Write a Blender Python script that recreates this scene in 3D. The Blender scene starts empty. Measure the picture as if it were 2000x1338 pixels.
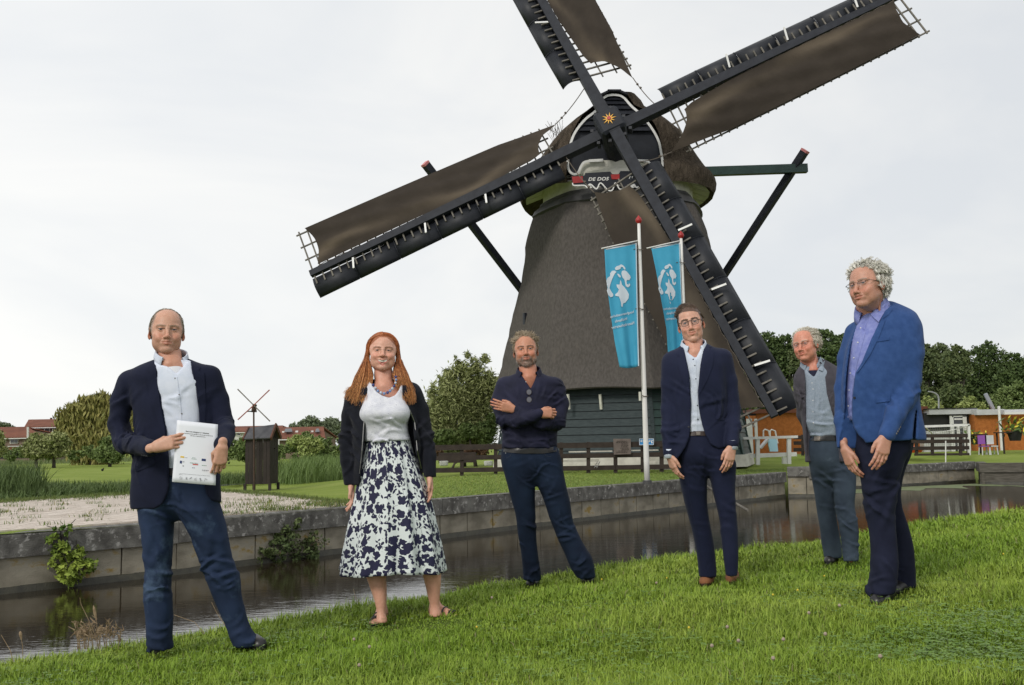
import bpy, bmesh, math, random
import numpy as np
from mathutils import Vector, Matrix
from mathutils.bvhtree import BVHTree
from mathutils.geometry import delaunay_2d_cdt

random.seed(7)
RNG = np.random.default_rng(7)
S = bpy.context.scene
COL = S.collection

# ------------------------------------------------------------------ camera
FPX = 1900.0                                   # focal length in pixels of a 2000 px wide frame
PITCH = math.atan(197 / FPX)
ROLL = 0.0184
CAM = np.array([0.0, 0.0, 1.92])
cd = bpy.data.cameras.new('camera')
cd.sensor_width = 36.0
cd.lens = 36.0 * FPX / 2000.0
cd.clip_start = 0.05
cd.clip_end = 3000.0
cam = bpy.data.objects.new('camera', cd)
_F = np.array([0, math.cos(PITCH), math.sin(PITCH)])
_U0 = np.array([0, -math.sin(PITCH), math.cos(PITCH)])
_R = np.array([1.0, 0, 0]) * math.cos(ROLL) - _U0 * math.sin(ROLL)
_U = np.array([1.0, 0, 0]) * math.sin(ROLL) + _U0 * math.cos(ROLL)
cam.matrix_world = Matrix([[_R[i], _U[i], -_F[i], CAM[i]] for i in range(3)] + [[0, 0, 0, 1]])
COL.objects.link(cam)
S.camera = cam

# ------------------------------------------------------------------ sky, sun, exposure
SUN_EL, SUN_AZ = math.radians(36), math.radians(-150)     # azimuth from +Y towards +X
w = bpy.data.worlds.new('World')
S.world = w
w.use_nodes = True
nt = w.node_tree
for n in list(nt.nodes):
 nt.nodes.remove(n)
wo = nt.nodes.new('ShaderNodeOutputWorld')
bg = nt.nodes.new('ShaderNodeBackground')
bg.inputs[1].default_value = 0.1
sky = nt.nodes.new('ShaderNodeTexSky')
sky.sky_type = 'NISHITA'
sky.sun_disc = False
sky.sun_elevation = SUN_EL
sky.sun_rotation = SUN_AZ
tc = nt.nodes.new('ShaderNodeTexCoord')
mp = nt.nodes.new('ShaderNodeMapping')
mp.inputs['Scale'].default_value = (1.0, 1.0, 2.6)
mp.inputs['Location'].default_value = (0.35, 0.1, 0.2)
nz = nt.nodes.new('ShaderNodeTexNoise')
nz.inputs['Scale'].default_value = 1.9
nz.inputs['Detail'].default_value = 5
nz.inputs['Roughness'].default_value = 0.55
nz.inputs['Distortion'].default_value = 0.5
cr = nt.nodes.new('ShaderNodeValToRGB')
cr.color_ramp.elements[0].position = 0.34
cr.color_ramp.elements[0].color = (7.9, 8.15, 8.4, 1)
cr.color_ramp.elements[1].position = 0.66
cr.color_ramp.elements[1].color = (9.6, 9.55, 9.3, 1)
# cloud deck is a little brighter towards the side the sun stands on
sx = nt.nodes.new('ShaderNodeSeparateXYZ')
mr = nt.nodes.new('ShaderNodeMapRange')
mr.inputs['From Min'].default_value = -1.0
mr.inputs['From Max'].default_value = 1.0
mr.inputs['To Min'].default_value = 1.12
mr.inputs['To Max'].default_value = 0.86
ml = nt.nodes.new('ShaderNodeVectorMath')
ml.operation = 'SCALE'
mx = nt.nodes.new('ShaderNodeMix')
mx.data_type = 'RGBA'
mx.inputs[0].default_value = 0.93
L = nt.links.new
L(tc.outputs['Generated'], mp.inputs['Vector'])
L(mp.outputs[0], nz.inputs['Vector'])
L(nz.outputs[0], cr.inputs[0])
L(tc.outputs['Generated'], sx.inputs[0])
L(sx.outputs['X'], mr.inputs['Value'])
L(cr.outputs[0], ml.inputs[0])
L(mr.outputs[0], ml.inputs['Scale'])
L(sky.outputs[0], mx.inputs[6])
L(ml.outputs[0], mx.inputs[7])
L(mx.outputs[2], bg.inputs[0])
L(bg.outputs[0], wo.inputs[0])

sd = bpy.data.lights.new('sun', 'SUN')
sd.energy = 1.5
sd.angle = math.radians(14)
sd.color = (1.0, 0.95, 0.87)
sun = bpy.data.objects.new('sun', sd)
sdir = Vector((math.sin(SUN_AZ) * math.cos(SUN_EL), math.cos(SUN_AZ) * math.cos(SUN_EL), math.sin(SUN_EL)))
sun.rotation_euler = sdir.to_track_quat('Z', 'Y').to_euler()
sun.location = (0, 0, 30)
COL.objects.link(sun)
S.view_settings.view_transform = 'Standard'
S.view_settings.look = 'None'
S.view_settings.exposure = 0.06
S.view_settings.gamma = 1.0
S.view_settings.use_curve_mapping = False

# ------------------------------------------------------------------ rays through the photograph's frame
def ray(px, py):
 return _R * ((px - 1000) / FPX) + _F + _U * ((669 - py) / FPX)
def at(px, py, Y):
 d = ray(px, py)
 return CAM + d * (Y / d[1])
def gz(px, py, z):
 d = ray(px, py)
 return CAM + d * ((z - CAM[2]) / d[2])

# ------------------------------------------------------------------ objects
def tag(o, label=None, cat=None, group=None, kind=None):
 if label: o['label'] = label
 if cat: o['category'] = cat
 if group: o['group'] = group
 if kind: o['kind'] = kind
 return o
WPOS = {}
def empty(name, loc, label, cat, group=None):
 o = bpy.data.objects.new(name, None)
 o.empty_display_size = 0.2
 o.location = [float(v) for v in loc]
 COL.objects.link(o)
 WPOS[o.name] = np.array(loc, float)
 return tag(o, label, cat, group)
def mesh_of(name, V, F, mats, smooth=False, mi=None):
 me = bpy.data.meshes.new(name)
 V = np.asarray(V, np.float32).reshape(-1, 3)
 if isinstance(F, np.ndarray):
  n, k = F.shape
  me.vertices.add(len(V)); me.vertices.foreach_set('co', V.ravel())
  me.loops.add(n * k); me.loops.foreach_set('vertex_index', F.astype(np.int32).ravel())
  me.polygons.add(n)
  me.polygons.foreach_set('loop_start', np.arange(0, n * k, k, dtype=np.int32))
 else:
  me.from_pydata([tuple(map(float, v)) for v in V], [], [tuple(int(i) for i in f) for f in F])
 if not isinstance(mats, (list, tuple)): mats = [mats]
 for m in mats: me.materials.append(m)
 if mi is not None:
  me.polygons.foreach_set('material_index', np.asarray(mi, np.int32))
 if smooth:
  me.polygons.foreach_set('use_smooth', np.ones(len(me.polygons), bool))
 me.update(calc_edges=True)
 me.validate()
 return me
def link(name, me, parent=None, base=None):
 """me holds world coordinates; it is re-based on its parent's origin"""
 o = bpy.data.objects.new(name, me)
 if parent is not None:
  p = WPOS[parent.name]
  b = p if base is None else np.asarray(base, float)
  me.transform(Matrix.Translation((-b).tolist()))
  o.location = (b - p).tolist()
  o.parent = parent
  WPOS[o.name] = b
 elif base is not None:
  b = np.asarray(base, float)
  me.transform(Matrix.Translation((-b).tolist()))
  o.location = b.tolist()
  WPOS[o.name] = b
 else:
  WPOS[o.name] = np.zeros(3)
 COL.objects.link(o)
 if o.name not in WPOS: WPOS[o.name] = WPOS.get(name, np.zeros(3))
 return o
def part(name, V, F, mats, parent=None, smooth=False, base=None, mi=None):
 return link(name, mesh_of(name, V, F, mats, smooth, mi), parent, base)
def copy_tree(o, loc=None, rz=None, parent=None):
 c = o.copy()
 COL.objects.link(c)
 if parent is not None: c.parent = parent
 if loc is not None: c.location = [float(v) for v in loc]
 if rz is not None: c.rotation_euler = (0, 0, rz)
 for ch in list(o.children):
  copy_tree(ch, parent=c)
 return c

class MB:
 """collects simple shapes into one mesh"""
 def __init__(s): s.v = []; s.f = []; s.n = 0
 def add(s, V, F):
  V = np.asarray(V, float).reshape(-1, 3)
  s.v.append(V); s.f += [tuple(int(i) + s.n for i in f) for f in F]; s.n += len(V)
  return s
 def box(s, c, size, R=None):
  h = np.asarray(size, float) / 2
  P = np.array([[x, y, z] for x in (-1, 1) for y in (-1, 1) for z in (-1, 1)], float) * h
  if R is not None: P = P @ np.asarray(R, float).T
  return s.add(P + np.asarray(c, float), [(0, 1, 3, 2), (4, 6, 7, 5), (0, 4, 5, 1), (2, 3, 7, 6), (0, 2, 6, 4), (1, 5, 7, 3)])
 def beam(s, a, b, w, h, up=(0, 0, 1), w2=None, h2=None):
  a = np.asarray(a, float); b = np.asarray(b, float)
  d = (b - a) / np.linalg.norm(b - a)
  x = np.cross(d, up)
  if np.linalg.norm(x) < 1e-6: x = np.cross(d, (0, 1, 0))
  x /= np.linalg.norm(x); y = np.cross(x, d)
  P = []
  for q, ww, hh in ((a, w, h), (b, w2 or w, h2 or h)):
   for i, j in ((-1, -1), (1, -1), (1, 1), (-1, 1)):
    P.append(q + x * i * ww / 2 + y * j * hh / 2)
  return s.add(P, [(0, 1, 2, 3), (7, 6, 5, 4), (0, 4, 5, 1), (1, 5, 6, 2), (2, 6, 7, 3), (3, 7, 4, 0)])
 def tube(s, pts, r, n=8, cap=True):
  pts = [np.asarray(p, float) for p in pts]
  if not hasattr(r, '__len__'): r = [r] * len(pts)
  rings = []
  x = None
  for i, p in enumerate(pts):
   d = pts[min(i + 1, len(pts) - 1)] - pts[max(i - 1, 0)]
   d = d / (np.linalg.norm(d) + 1e-12)
   if x is None:
    x = np.cross(d, (0, 0, 1.0))
    if np.linalg.norm(x) < 1e-3: x = np.cross(d, (0, 1.0, 0))
   x = x - d * (x @ d); x /= np.linalg.norm(x)
   y = np.cross(d, x)
   t = np.arange(n) * 2 * math.pi / n
   rings.append(p + r[i] * (np.cos(t)[:, None] * x + np.sin(t)[:, None] * y))
  V = np.concatenate(rings); F = []
  for i in range(len(pts) - 1):
   for j in range(n):
    F.append((i * n + j, i * n + (j + 1) % n, (i + 1) * n + (j + 1) % n, (i + 1) * n + j))
  if cap:
   F.append(tuple(range(n))[::-1]); F.append(tuple(range((len(pts) - 1) * n, len(pts) * n)))
  return s.add(V, F)
 def lathe(s, c, prof, n=16, axis=2):
  V = []; F = []
  t = np.arange(n) * 2 * math.pi / n
  for r, z in prof:
   for a in t: V.append((r * math.cos(a), r * math.sin(a), z))
  for i in range(len(prof) - 1):
   for j in range(n):
    F.append((i * n + j, i * n + (j + 1) % n, (i + 1) * n + (j + 1) % n, (i + 1) * n + j))
  F.append(tuple(range(n))[::-1]); F.append(tuple(range((len(prof) - 1) * n, len(prof) * n)))
  V = np.array(V)
  if axis == 1: V = V[:, [0, 2, 1]] * np.array([1, -1, 1])
  return s.add(V + np.asarray(c, float), F)
 def prism(s, poly, off):
  """poly: list of 3-D points in a plane, extruded by off"""
  P = np.asarray(poly, float); n = len(P)
  F = [tuple(range(n))[::-1], tuple(range(n, 2 * n))] + [(i, (i + 1) % n, n + (i + 1) % n, n + i) for i in range(n)]
  return s.add(np.concatenate([P, P + np.asarray(off, float)]), F)
 def out(s, name, mats, parent=None, smooth=False, base=None):
  V = np.concatenate(s.v) if s.v else np.zeros((0, 3))
  return part(name, V, s.f, mats, parent, smooth, base)

def shade_auto(o, ang=40):
 me = o.data
 me.polygons.foreach_set('use_smooth', np.ones(len(me.polygons), bool))
 try: me.set_sharp_from_angle(angle=math.radians(ang))
 except Exception: pass
def bevel(o, wd, seg=1):
 m = o.modifiers.new('bevel', 'BEVEL'); m.width = wd; m.segments = seg; m.limit_method = 'ANGLE'
 return o

# ------------------------------------------------------------------ materials
def lin(c):
 """sRGB 0..255 -> linear"""
 r = []
 for v in c[:3]:
  v = v / 255.0
  r.append(v / 12.92 if v <= 0.04045 else ((v + 0.055) / 1.055) ** 2.4)
 return tuple(r) + (1.0,)
def rgb(r, g, b): return (r, g, b, 1.0)
MATS = {}
def mat(name, c1, c2=None, scale=4.0, rough=0.8, bump=0.0, bscale=None, metallic=0.0, spec=None, detail=6.0,
  stretch=(1, 1, 1), contrast=(0.35, 0.65), attr=None, attr_mix='MIX', c3=None, scale3=1.0, cov3=0.5,
  sheen=0.0, trans=0.0, rough2=None, bdist=0.02, weave=0.0, distort=0.0, sub=0.0):
 m = bpy.data.materials.new(name); m.use_nodes = True
 t = m.node_tree; b = t.nodes['Principled BSDF']
 N = t.nodes.new; K = t.links.new
 tcn = N('ShaderNodeTexCoord'); mpn = N('ShaderNodeMapping'); mpn.inputs['Scale'].default_value = stretch
 K(tcn.outputs['Object'], mpn.inputs['Vector'])
 col = None
 no = N('ShaderNodeTexNoise'); no.inputs['Scale'].default_value = scale; no.inputs['Detail'].default_value = detail
 no.inputs['Distortion'].default_value = distort
 K(mpn.outputs[0], no.inputs['Vector'])
 r = N('ShaderNodeValToRGB')
 r.color_ramp.elements[0].position, r.color_ramp.elements[1].position = contrast
 r.color_ramp.elements[0].color = c1; r.color_ramp.elements[1].color = c2 or c1
 K(no.outputs[0], r.inputs[0]); col = r.outputs[0]
 if c3:
  n3 = N('ShaderNodeTexNoise'); n3.inputs['Scale'].default_value = scale3; n3.inputs['Detail'].default_value = 8
  n3.inputs['Roughness'].default_value = 0.65
  K(mpn.outputs[0], n3.inputs['Vector'])
  r3 = N('ShaderNodeValToRGB'); r3.color_ramp.elements[0].position = cov3; r3.color_ramp.elements[1].position = cov3 + 0.08
  K(n3.outputs[0], r3.inputs[0])
  mm = N('ShaderNodeMix'); mm.data_type = 'RGBA'; K(r3.outputs[0], mm.inputs[0]); K(col, mm.inputs[6]); mm.inputs[7].default_value = c3
  col = mm.outputs[2]
 if attr:
  an = N('ShaderNodeAttribute'); an.attribute_name = attr
  mm = N('ShaderNodeMix'); mm.data_type = 'RGBA'; mm.blend_type = 'MULTIPLY'; mm.inputs[0].default_value = 1.0
  K(an.outputs['Color'], mm.inputs[6]); K(col, mm.inputs[7]); col = mm.outputs[2]
 K(col, b.inputs['Base Color'])
 b.inputs['Roughness'].default_value = rough
 b.inputs['Metallic'].default_value = metallic
 if spec is not None: b.inputs['Specular IOR Level'].default_value = spec
 if sheen: b.inputs['Sheen Weight'].default_value = sheen
 if trans: b.inputs['Transmission Weight'].default_value = trans
 if sub:
  b.inputs['Subsurface Weight'].default_value = sub; b.inputs['Subsurface Radius'].default_value = (0.01, 0.004, 0.002); b.inputs['Subsurface Scale'].default_value = 1.0
 last = None
 if bump:
  nb = N('ShaderNodeTexNoise'); nb.inputs['Scale'].default_value = bscale or scale * 4; nb.inputs['Detail'].default_value = 8
  K(mpn.outputs[0], nb.inputs['Vector'])
  bn = N('ShaderNodeBump'); bn.inputs['Strength'].default_value = bump; bn.inputs['Distance'].default_value = bdist
  K(nb.outputs[0], bn.inputs['Height']); last = bn
 if weave:
  wv = N('ShaderNodeTexWave'); wv.inputs['Scale'].default_value = weave; wv.bands_direction = 'DIAGONAL'
  K(tcn.outputs['Object'], wv.inputs['Vector'])
  bn = N('ShaderNodeBump'); bn.inputs['Strength'].default_value = 0.25; bn.inputs['Distance'].default_value = 0.002
  K(wv.outputs[1], bn.inputs['Height'])
  if last: K(last.outputs[0], bn.inputs['Normal'])
  last = bn
 if last: K(last.outputs[0], b.inputs['Normal'])
 MATS[name] = m
 return m
# ------------------------------------------------------------------ implicit surfaces: clothes, heads, hands
def surface_nets(D, lo, h):
 nx, ny, nz_ = D.shape
 ins = D < 0
 cx, cy, cz = nx - 1, ny - 1, nz_ - 1
 cnt = np.zeros((cx, cy, cz), np.int8)
 sl = lambda a, n: slice(a, a + n)
 for i in (0, 1):
  for j in (0, 1):
   for k in (0, 1):
    cnt += ins[sl(i, cx), sl(j, cy), sl(k, cz)]
 act = (cnt > 0) & (cnt < 8)
 idx = np.argwhere(act)
 vid = -np.ones((cx, cy, cz), np.int64)
 vid[act] = np.arange(len(idx))
 P = np.zeros((len(idx), 3)); C = np.zeros(len(idx))
 corners = [(0, 0, 0), (1, 0, 0), (0, 1, 0), (1, 1, 0), (0, 0, 1), (1, 0, 1), (0, 1, 1), (1, 1, 1)]
 vals = [D[idx[:, 0] + a, idx[:, 1] + b, idx[:, 2] + c] for a, b, c in corners]
 for i in range(8):
  for j in range(i + 1, 8):
   da = np.array(corners[j]) - np.array(corners[i])
   if np.abs(da).sum() != 1: continue
   va, vb = vals[i], vals[j]
   m = (va < 0) != (vb < 0)
   t = np.where(m, va / np.where(va == vb, 1, va - vb), 0)
   p = np.array(corners[i])[None] + t[:, None] * da[None]
   P[m] += p[m]; C[m] += 1
 V = (idx + P / C[:, None]) * h + np.asarray(lo)
 Fs = []
 for ax in range(3):
  a = [slice(None)] * 3; b = [slice(None)] * 3
  a[ax] = slice(0, -1); b[ax] = slice(1, None)
  A = ins[tuple(a)]; B = ins[tuple(b)]
  for flip, M in ((False, A & ~B), (True, ~A & B)):
   e = np.argwhere(M)
   o1, o2 = [q for q in range(3) if q != ax]
   ok = (e[:, o1] > 0) & (e[:, o2] > 0) & (e[:, o1] < D.shape[o1] - 1) & (e[:, o2] < D.shape[o2] - 1)
   e = e[ok]
   def g(d1, d2):
    q = e.copy(); q[:, o1] += d1; q[:, o2] += d2
    return vid[q[:, 0], q[:, 1], q[:, 2]]
   q = np.stack([g(-1, -1), g(0, -1), g(0, 0), g(-1, 0)], 1)
   if ax == 1: q = q[:, ::-1]
   if flip: q = q[:, ::-1]
   Fs.append(q)
 F = np.concatenate(Fs) if Fs else np.zeros((0, 4), int)
 F = F[(F >= 0).all(1)]
 return V, F

def smin(a, b, k):
 if k <= 0: return np.minimum(a, b)
 h = np.maximum(k - np.abs(a - b), 0) / k
 return np.minimum(a, b) - h * h * k * 0.25
def smax(a, b, k): return -smin(-a, -b, k)

class Vol:
 """a grid on which distances are sampled"""
 def __init__(s, lo, hi, h):
  s.lo = np.asarray(lo, float) - 2 * h; s.h = h
  n = np.ceil((np.asarray(hi, float) + 2 * h - s.lo) / h).astype(int) + 1
  ax = [(s.lo[i] + np.arange(n[i]) * h).astype(np.float32) for i in range(3)]
  s.ax = ax
  s.X, s.Y, s.Z = ax[0][:, None, None], ax[1][None, :, None], ax[2][None, None, :]
  s.D = np.full(tuple(n), 1e3, np.float32)
  s.M = np.eye(3); s.o = np.zeros(3)
 def ell(s, c, r, k=0.0, sub=False, R=None):
  c = np.asarray(c, float); r = np.broadcast_to(np.asarray(r, float), 3)
  m = (r if R is None else np.full(3, r.max()))
  w = s.win(c - m, c + m, k)
  if w is None: return s
  X, Y, Z, sl = w
  dx, dy, dz = X - c[0], Y - c[1], Z - c[2]
  if R is not None:
   R = np.asarray(R, float)
   dx, dy, dz = (R[0, 0] * dx + R[1, 0] * dy + R[2, 0] * dz, R[0, 1] * dx + R[1, 1] * dy + R[2, 1] * dz, R[0, 2] * dx + R[1, 2] * dy + R[2, 2] * dz)
  q = np.sqrt((dx / r[0]) ** 2 + (dy / r[1]) ** 2 + (dz / r[2]) ** 2)
  q2 = np.sqrt((dx / r[0] ** 2) ** 2 + (dy / r[1] ** 2) ** 2 + (dz / r[2] ** 2) ** 2) + 1e-9
  d = q * (q - 1) / q2
  return s.put(d, k, sub, sl)
 def win(s, lo, hi, k):
  m = k + 4 * s.h + 0.004
  i0 = [max(0, int((lo[i] - m - s.lo[i]) / s.h)) for i in range(3)]
  i1 = [min(s.D.shape[i], int((hi[i] + m - s.lo[i]) / s.h) + 2) for i in range(3)]
  if min(i1[i] - i0[i] for i in range(3)) <= 0: return None
  sl = tuple(slice(i0[i], i1[i]) for i in range(3))
  return s.ax[0][sl[0]][:, None, None], s.ax[1][sl[1]][None, :, None], s.ax[2][sl[2]][None, None, :], sl
 def cap(s, a, b, ra, rb=None, k=0.0, sub=False, flat=None):
  """tapered capsule; flat=(axis, factor) squeezes it along a world axis"""
  a = np.asarray(a, float); b = np.asarray(b, float); rb = ra if rb is None else rb
  ab = b - a; L2 = max(ab @ ab, 1e-9)
  m = max(ra, rb) * (flat[1] if flat and flat[1] > 1 else 1)
  w = s.win(np.minimum(a, b) - m, np.maximum(a, b) + m, k)
  if w is None: return s
  X, Y, Z, sl = w
  t = np.clip(((X - a[0]) * ab[0] + (Y - a[1]) * ab[1] + (Z - a[2]) * ab[2]) / L2, 0, 1)
  dx, dy, dz = X - a[0] - t * ab[0], Y - a[1] - t * ab[1], Z - a[2] - t * ab[2]
  if flat is not None:
   if flat[0] == 1: dy = dy / flat[1]
   if flat[0] == 0: dx = dx / flat[1]
   if flat[0] == 2: dz = dz / flat[1]
  d = np.sqrt(dx * dx + dy * dy + dz * dz) - (ra + (rb - ra) * t)
  return s.put(d, k, sub, sl)
 def loft(s, sec, k=0.0, sub=False, shrink=0.0, pw=2.0, ret=False):
  """sec: (z, cx, cy, half width, half depth), any order"""
  A = np.array(sorted(sec), float)
  z = s.ax[2]
  zz = A[:, 0]
  g = np.stack([smooth_interp(z, zz, A[:, i]) for i in range(1, 5)])
  cx, cy = g[0], g[1]; a = np.maximum(g[2] - shrink, 0.004); b = np.maximum(g[3] - shrink, 0.004)
  q = (np.abs((s.X - cx) / a) ** pw + np.abs((s.Y - cy) / b) ** pw) ** (1 / pw)
  d = (q - 1) * np.minimum(a, b)
  top, bot = zz[-1] - shrink, zz[0]
  d = smax(d, np.maximum(s.Z - top, bot - s.Z) + 0 * d, 0.01)
  if ret: return d
  return s.put(d, k, sub)
 def put(s, d, k=0.0, sub=False, sl=None):
  sl = sl or (slice(None),) * 3
  if sub: s.D[sl] = smax(s.D[sl], -d, k)
  else: s.D[sl] = smin(s.D[sl], d, k)
  return s
 def polycut(s, poly, y0=None, y1=None, k=0.006, yref=None):
  """cut along the rays through an x-z polygon that stands at depth yref, between the depths y0 and y1"""
  zc = CAM[2]
  lo = s.ax[1][0] if y0 is None else y0 - .02
  hi = s.ax[1][-1] if y1 is None else y1 + .02
  for j, y in enumerate(s.ax[1]):
   if y < lo or y > hi: continue
   q = float(yref / y) if yref else 1.0
   d = polysdf(s.ax[0] * q, zc + (s.ax[2] - zc) * q, poly) / q
   if y1 is not None: d = np.maximum(d, y - y1)
   if y0 is not None: d = np.maximum(d, y0 - y)
   s.D[:, j, :] = smax(s.D[:, j, :], -d, k)
  return s
 def folds(s, c, u, lam, rad, amp, warp=0.35, seed=0):
  """a packet of irregular cloth creases round c; u = direction across them"""
  r = np.random.default_rng(seed * 7 + 3)
  c = np.asarray(c, float); u = np.asarray(u, float); u = u / np.linalg.norm(u)
  rad = np.broadcast_to(np.asarray(rad, float), 3)
  R_ = float(max(rad[0], rad[2]))
  n = int(3 + 1.25 * R_ / lam * 2)
  i0 = [max(0, int((c[i] - 1.9 * rad[i] - s.lo[i]) / s.h)) for i in range(3)]
  i1 = [min(s.D.shape[i], int((c[i] + 1.9 * rad[i] - s.lo[i]) / s.h) + 1) for i in range(3)]
  if min(i1[i] - i0[i] for i in range(3)) <= 0: return s
  sl = tuple(slice(i0[i], i1[i]) for i in range(3))
  X, Y, Z = s.ax[0][sl[0]][:, None, None], s.ax[1][sl[1]][None, :, None], s.ax[2][sl[2]][None, None, :]
  acc = 0
  side = (Y - c[1]) / rad[1]
  for i in range(n):
   t = (i + .5) / n * 2 - 1
   cc = c + u * t * R_ * .9 + np.array([r.normal() * rad[0] * .35, 0, r.normal() * rad[2] * .15])
   an = r.normal() * .55
   ca, sa = math.cos(an), math.sin(an)
   uu = np.array([u[0] * ca - u[2] * sa, u[1] * .3, u[0] * sa + u[2] * ca])
   vv = np.array([-uu[2], 0, uu[0]])
   dx, dy, dz = X - cc[0], Y - cc[1], Z - cc[2]
   a_ = dx * uu[0] + dy * uu[1] + dz * uu[2]
   b_ = dx * vv[0] + dz * vv[2]
   a_ = a_ + r.normal() * 3.0 * b_ * b_ + r.normal() * .35 * dy
   w = lam * r.uniform(.16, .30); ln = R_ * r.uniform(.45, 1.0)
   q = (a_ / w)
   g = (np.exp(-q * q) - .55 * np.exp(-(q - 1.6) ** 2)) * np.exp(-(b_ / ln) ** 2)
   acc = acc + g * (r.uniform(.25, 1.35) * np.exp(-(side + r.normal() * .5) ** 2))
  s.D[sl] -= (amp * .95 * acc).astype(np.float32)
  return s
 def rumple(s, amp, f=(14, 14, 9), seed=0, n=5):
  r = np.random.default_rng(seed + 11)
  X, Y, Z = s.X, s.Y, s.Z
  acc = np.zeros_like(s.D)
  for i in range(n):
   v = r.normal(size=3) * np.array(f) * (1 + 0.6 * i)
   ph = r.uniform(0, 6.3)
   q = X * v[0] + Y * v[1] + Z * v[2] + ph
   q2 = X * v[2] - Z * v[0] * 0.7 + ph * 2
   acc += (np.sin(q + 1.2 * np.sin(q2)) / (1 + 0.7 * i)).astype(np.float32)
  s.D -= amp * acc
  return s
 def mesh(s):
  return surface_nets(s.D, s.lo, s.h)

def smooth_interp(x, xp, fp):
 """monotone-ish cubic interpolation"""
 m = np.gradient(fp, xp) if len(xp) > 1 else np.zeros(len(xp))
 x = np.clip(x, xp[0], xp[-1])
 i = np.clip(np.searchsorted(xp, x) - 1, 0, len(xp) - 2)
 h = xp[i + 1] - xp[i]; t = (x - xp[i]) / h
 t2, t3 = t * t, t * t * t
 return ((2 * t3 - 3 * t2 + 1) * fp[i] + (t3 - 2 * t2 + t) * h * m[i] + (-2 * t3 + 3 * t2) * fp[i + 1] + (t3 - t2) * h * m[i + 1]).astype(np.float32)

def polysdf(ax, az, poly):
 P = np.asarray(poly, float); X = ax[:, None]; Z = az[None, :]
 d = np.full((len(ax), len(az)), 1e9); sgn = np.zeros_like(d, bool)
 n = len(P)
 for i in range(n):
  a = P[i]; b = P[(i + 1) % n]; e = b - a
  wx, wz = X - a[0], Z - a[1]
  t = np.clip((wx * e[0] + wz * e[1]) / max(e @ e, 1e-12), 0, 1)
  d = np.minimum(d, (wx - t * e[0]) ** 2 + (wz - t * e[1]) ** 2)
  c1 = (Z >= a[1]); c2 = (Z < b[1]); c3 = (e[0] * wz > e[1] * wx)
  sgn ^= (c1 & c2 & c3) | (~c1 & ~c2 & ~c3)
 d = np.sqrt(d)
 return np.where(sgn, -d, d).astype(np.float32)

def bvh_of(V, F):
 return BVHTree.FromPolygons([tuple(map(float, v)) for v in V], [tuple(int(i) for i in f) for f in F])

def inpoly(x, y, P):
 c = False; n = len(P)
 for i in range(n):
  x1, y1 = P[i]; x2, y2 = P[(i + 1) % n]
  if (y1 > y) != (y2 > y) and x < (x2 - x1) * (y - y1) / (y2 - y1) + x1: c = not c
 return c

def decal(bvh, poly, off=0.004, step=4.0, thick=0.006, fallY=None):
 """cloth piece lying on a surface: polygon given in frame pixels, dropped on to the surface"""
 P = [tuple(p) for p in poly]
 pts = []
 n = len(P)
 for i in range(n):
  a, b = np.array(P[i], float), np.array(P[(i + 1) % n], float)
  m = max(1, int(np.linalg.norm(b - a) / step))
  for j in range(m): pts.append(a + (b - a) * j / m)
 nb = len(pts)
 xs = [p[0] for p in P]; ys = [p[1] for p in P]
 x = min(xs) + step / 2
 B = np.array(pts)
 while x < max(xs):
  y = min(ys) + step / 2
  while y < max(ys):
   if inpoly(x, y, P) and np.min(np.hypot(B[:, 0] - x, B[:, 1] - y)) > step * 0.45: pts.append(np.array([x, y]))
   y += step
  x += step
 res = delaunay_2d_cdt([Vector((float(p[0]), float(p[1]))) for p in pts], [], [list(range(nb))], 1, 1e-4)
 vs, fs = res[0], res[2]
 V = []; prev = None; hits = []
 for v in vs:
  d = Vector(ray(v.x, v.y).tolist()).normalized()
  h = bvh.ray_cast(Vector(CAM.tolist()), d)
  hits.append((h, d))
 good = [(i, h[0]) for i, (h, d) in enumerate(hits) if h[0] is not None]
 if not good: return np.zeros((0, 3)), []
 for i, (h, d) in enumerate(hits):
  p = h[0]
  if p is None:
   j = min(good, key=lambda g: (vs[g[0]].x - vs[i].x) ** 2 + (vs[g[0]].y - vs[i].y) ** 2)
   p = Vector(at(vs[i].x, vs[i].y, j[1].y).tolist())
  V.append(p - d * off)
 # smooth the sheet a little in depth so it bridges small creases
 n = len(V)
 dep = [v.y for v in V]
 fs = [f for f in fs if max(dep[i] for i in f) - min(dep[i] for i in f) < max(.022, step * .006)]
 edges = {}
 for f in fs:
  for a, b in zip(f, list(f[1:]) + [f[0]]):
   edges[(a, b)] = 1
 rim = [(a, b) for (a, b) in edges if (b, a) not in edges]
 F = [tuple(f) for f in fs]
 back = {}
 V2 = [np.array(v) for v in V]
 for a, b in rim:
  for q in (a, b):
   if q not in back:
    back[q] = len(V2); V2.append(np.array(V[q]) + np.array(hits[q][1]) * thick)
  F.append((b, a, back[a], back[b]))
 return np.array(V2), F
# ------------------------------------------------------------------ ground under the group
LA, LB, LC = 1.065, 0.055, -0.03
def lawn_z(x, y):
 return LA + LB * x + LC * y
def G(px, py):
 d = ray(px, py)
 t = (LA - CAM[2]) / (d[2] - LB * d[0] - LC * d[1])
 return CAM + d * t

# ------------------------------------------------------------------ people: heads, hair, hands, clothes
def fmix(a, b, t): return a + (b - a) * t
def sstep(a, b, x):
 t = np.clip((x - a) / (b - a), 0, 1); return t * t * (3 - 2 * t)
def rotz(a): c, s = math.cos(a), math.sin(a); return np.array([[c, -s, 0], [s, c, 0], [0, 0, 1]])
def rotx(a): c, s = math.cos(a), math.sin(a); return np.array([[1, 0, 0], [0, c, -s], [0, s, c]])
def roty(a): c, s = math.cos(a), math.sin(a); return np.array([[c, 0, s], [0, 1, 0], [-s, 0, c]])

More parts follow.
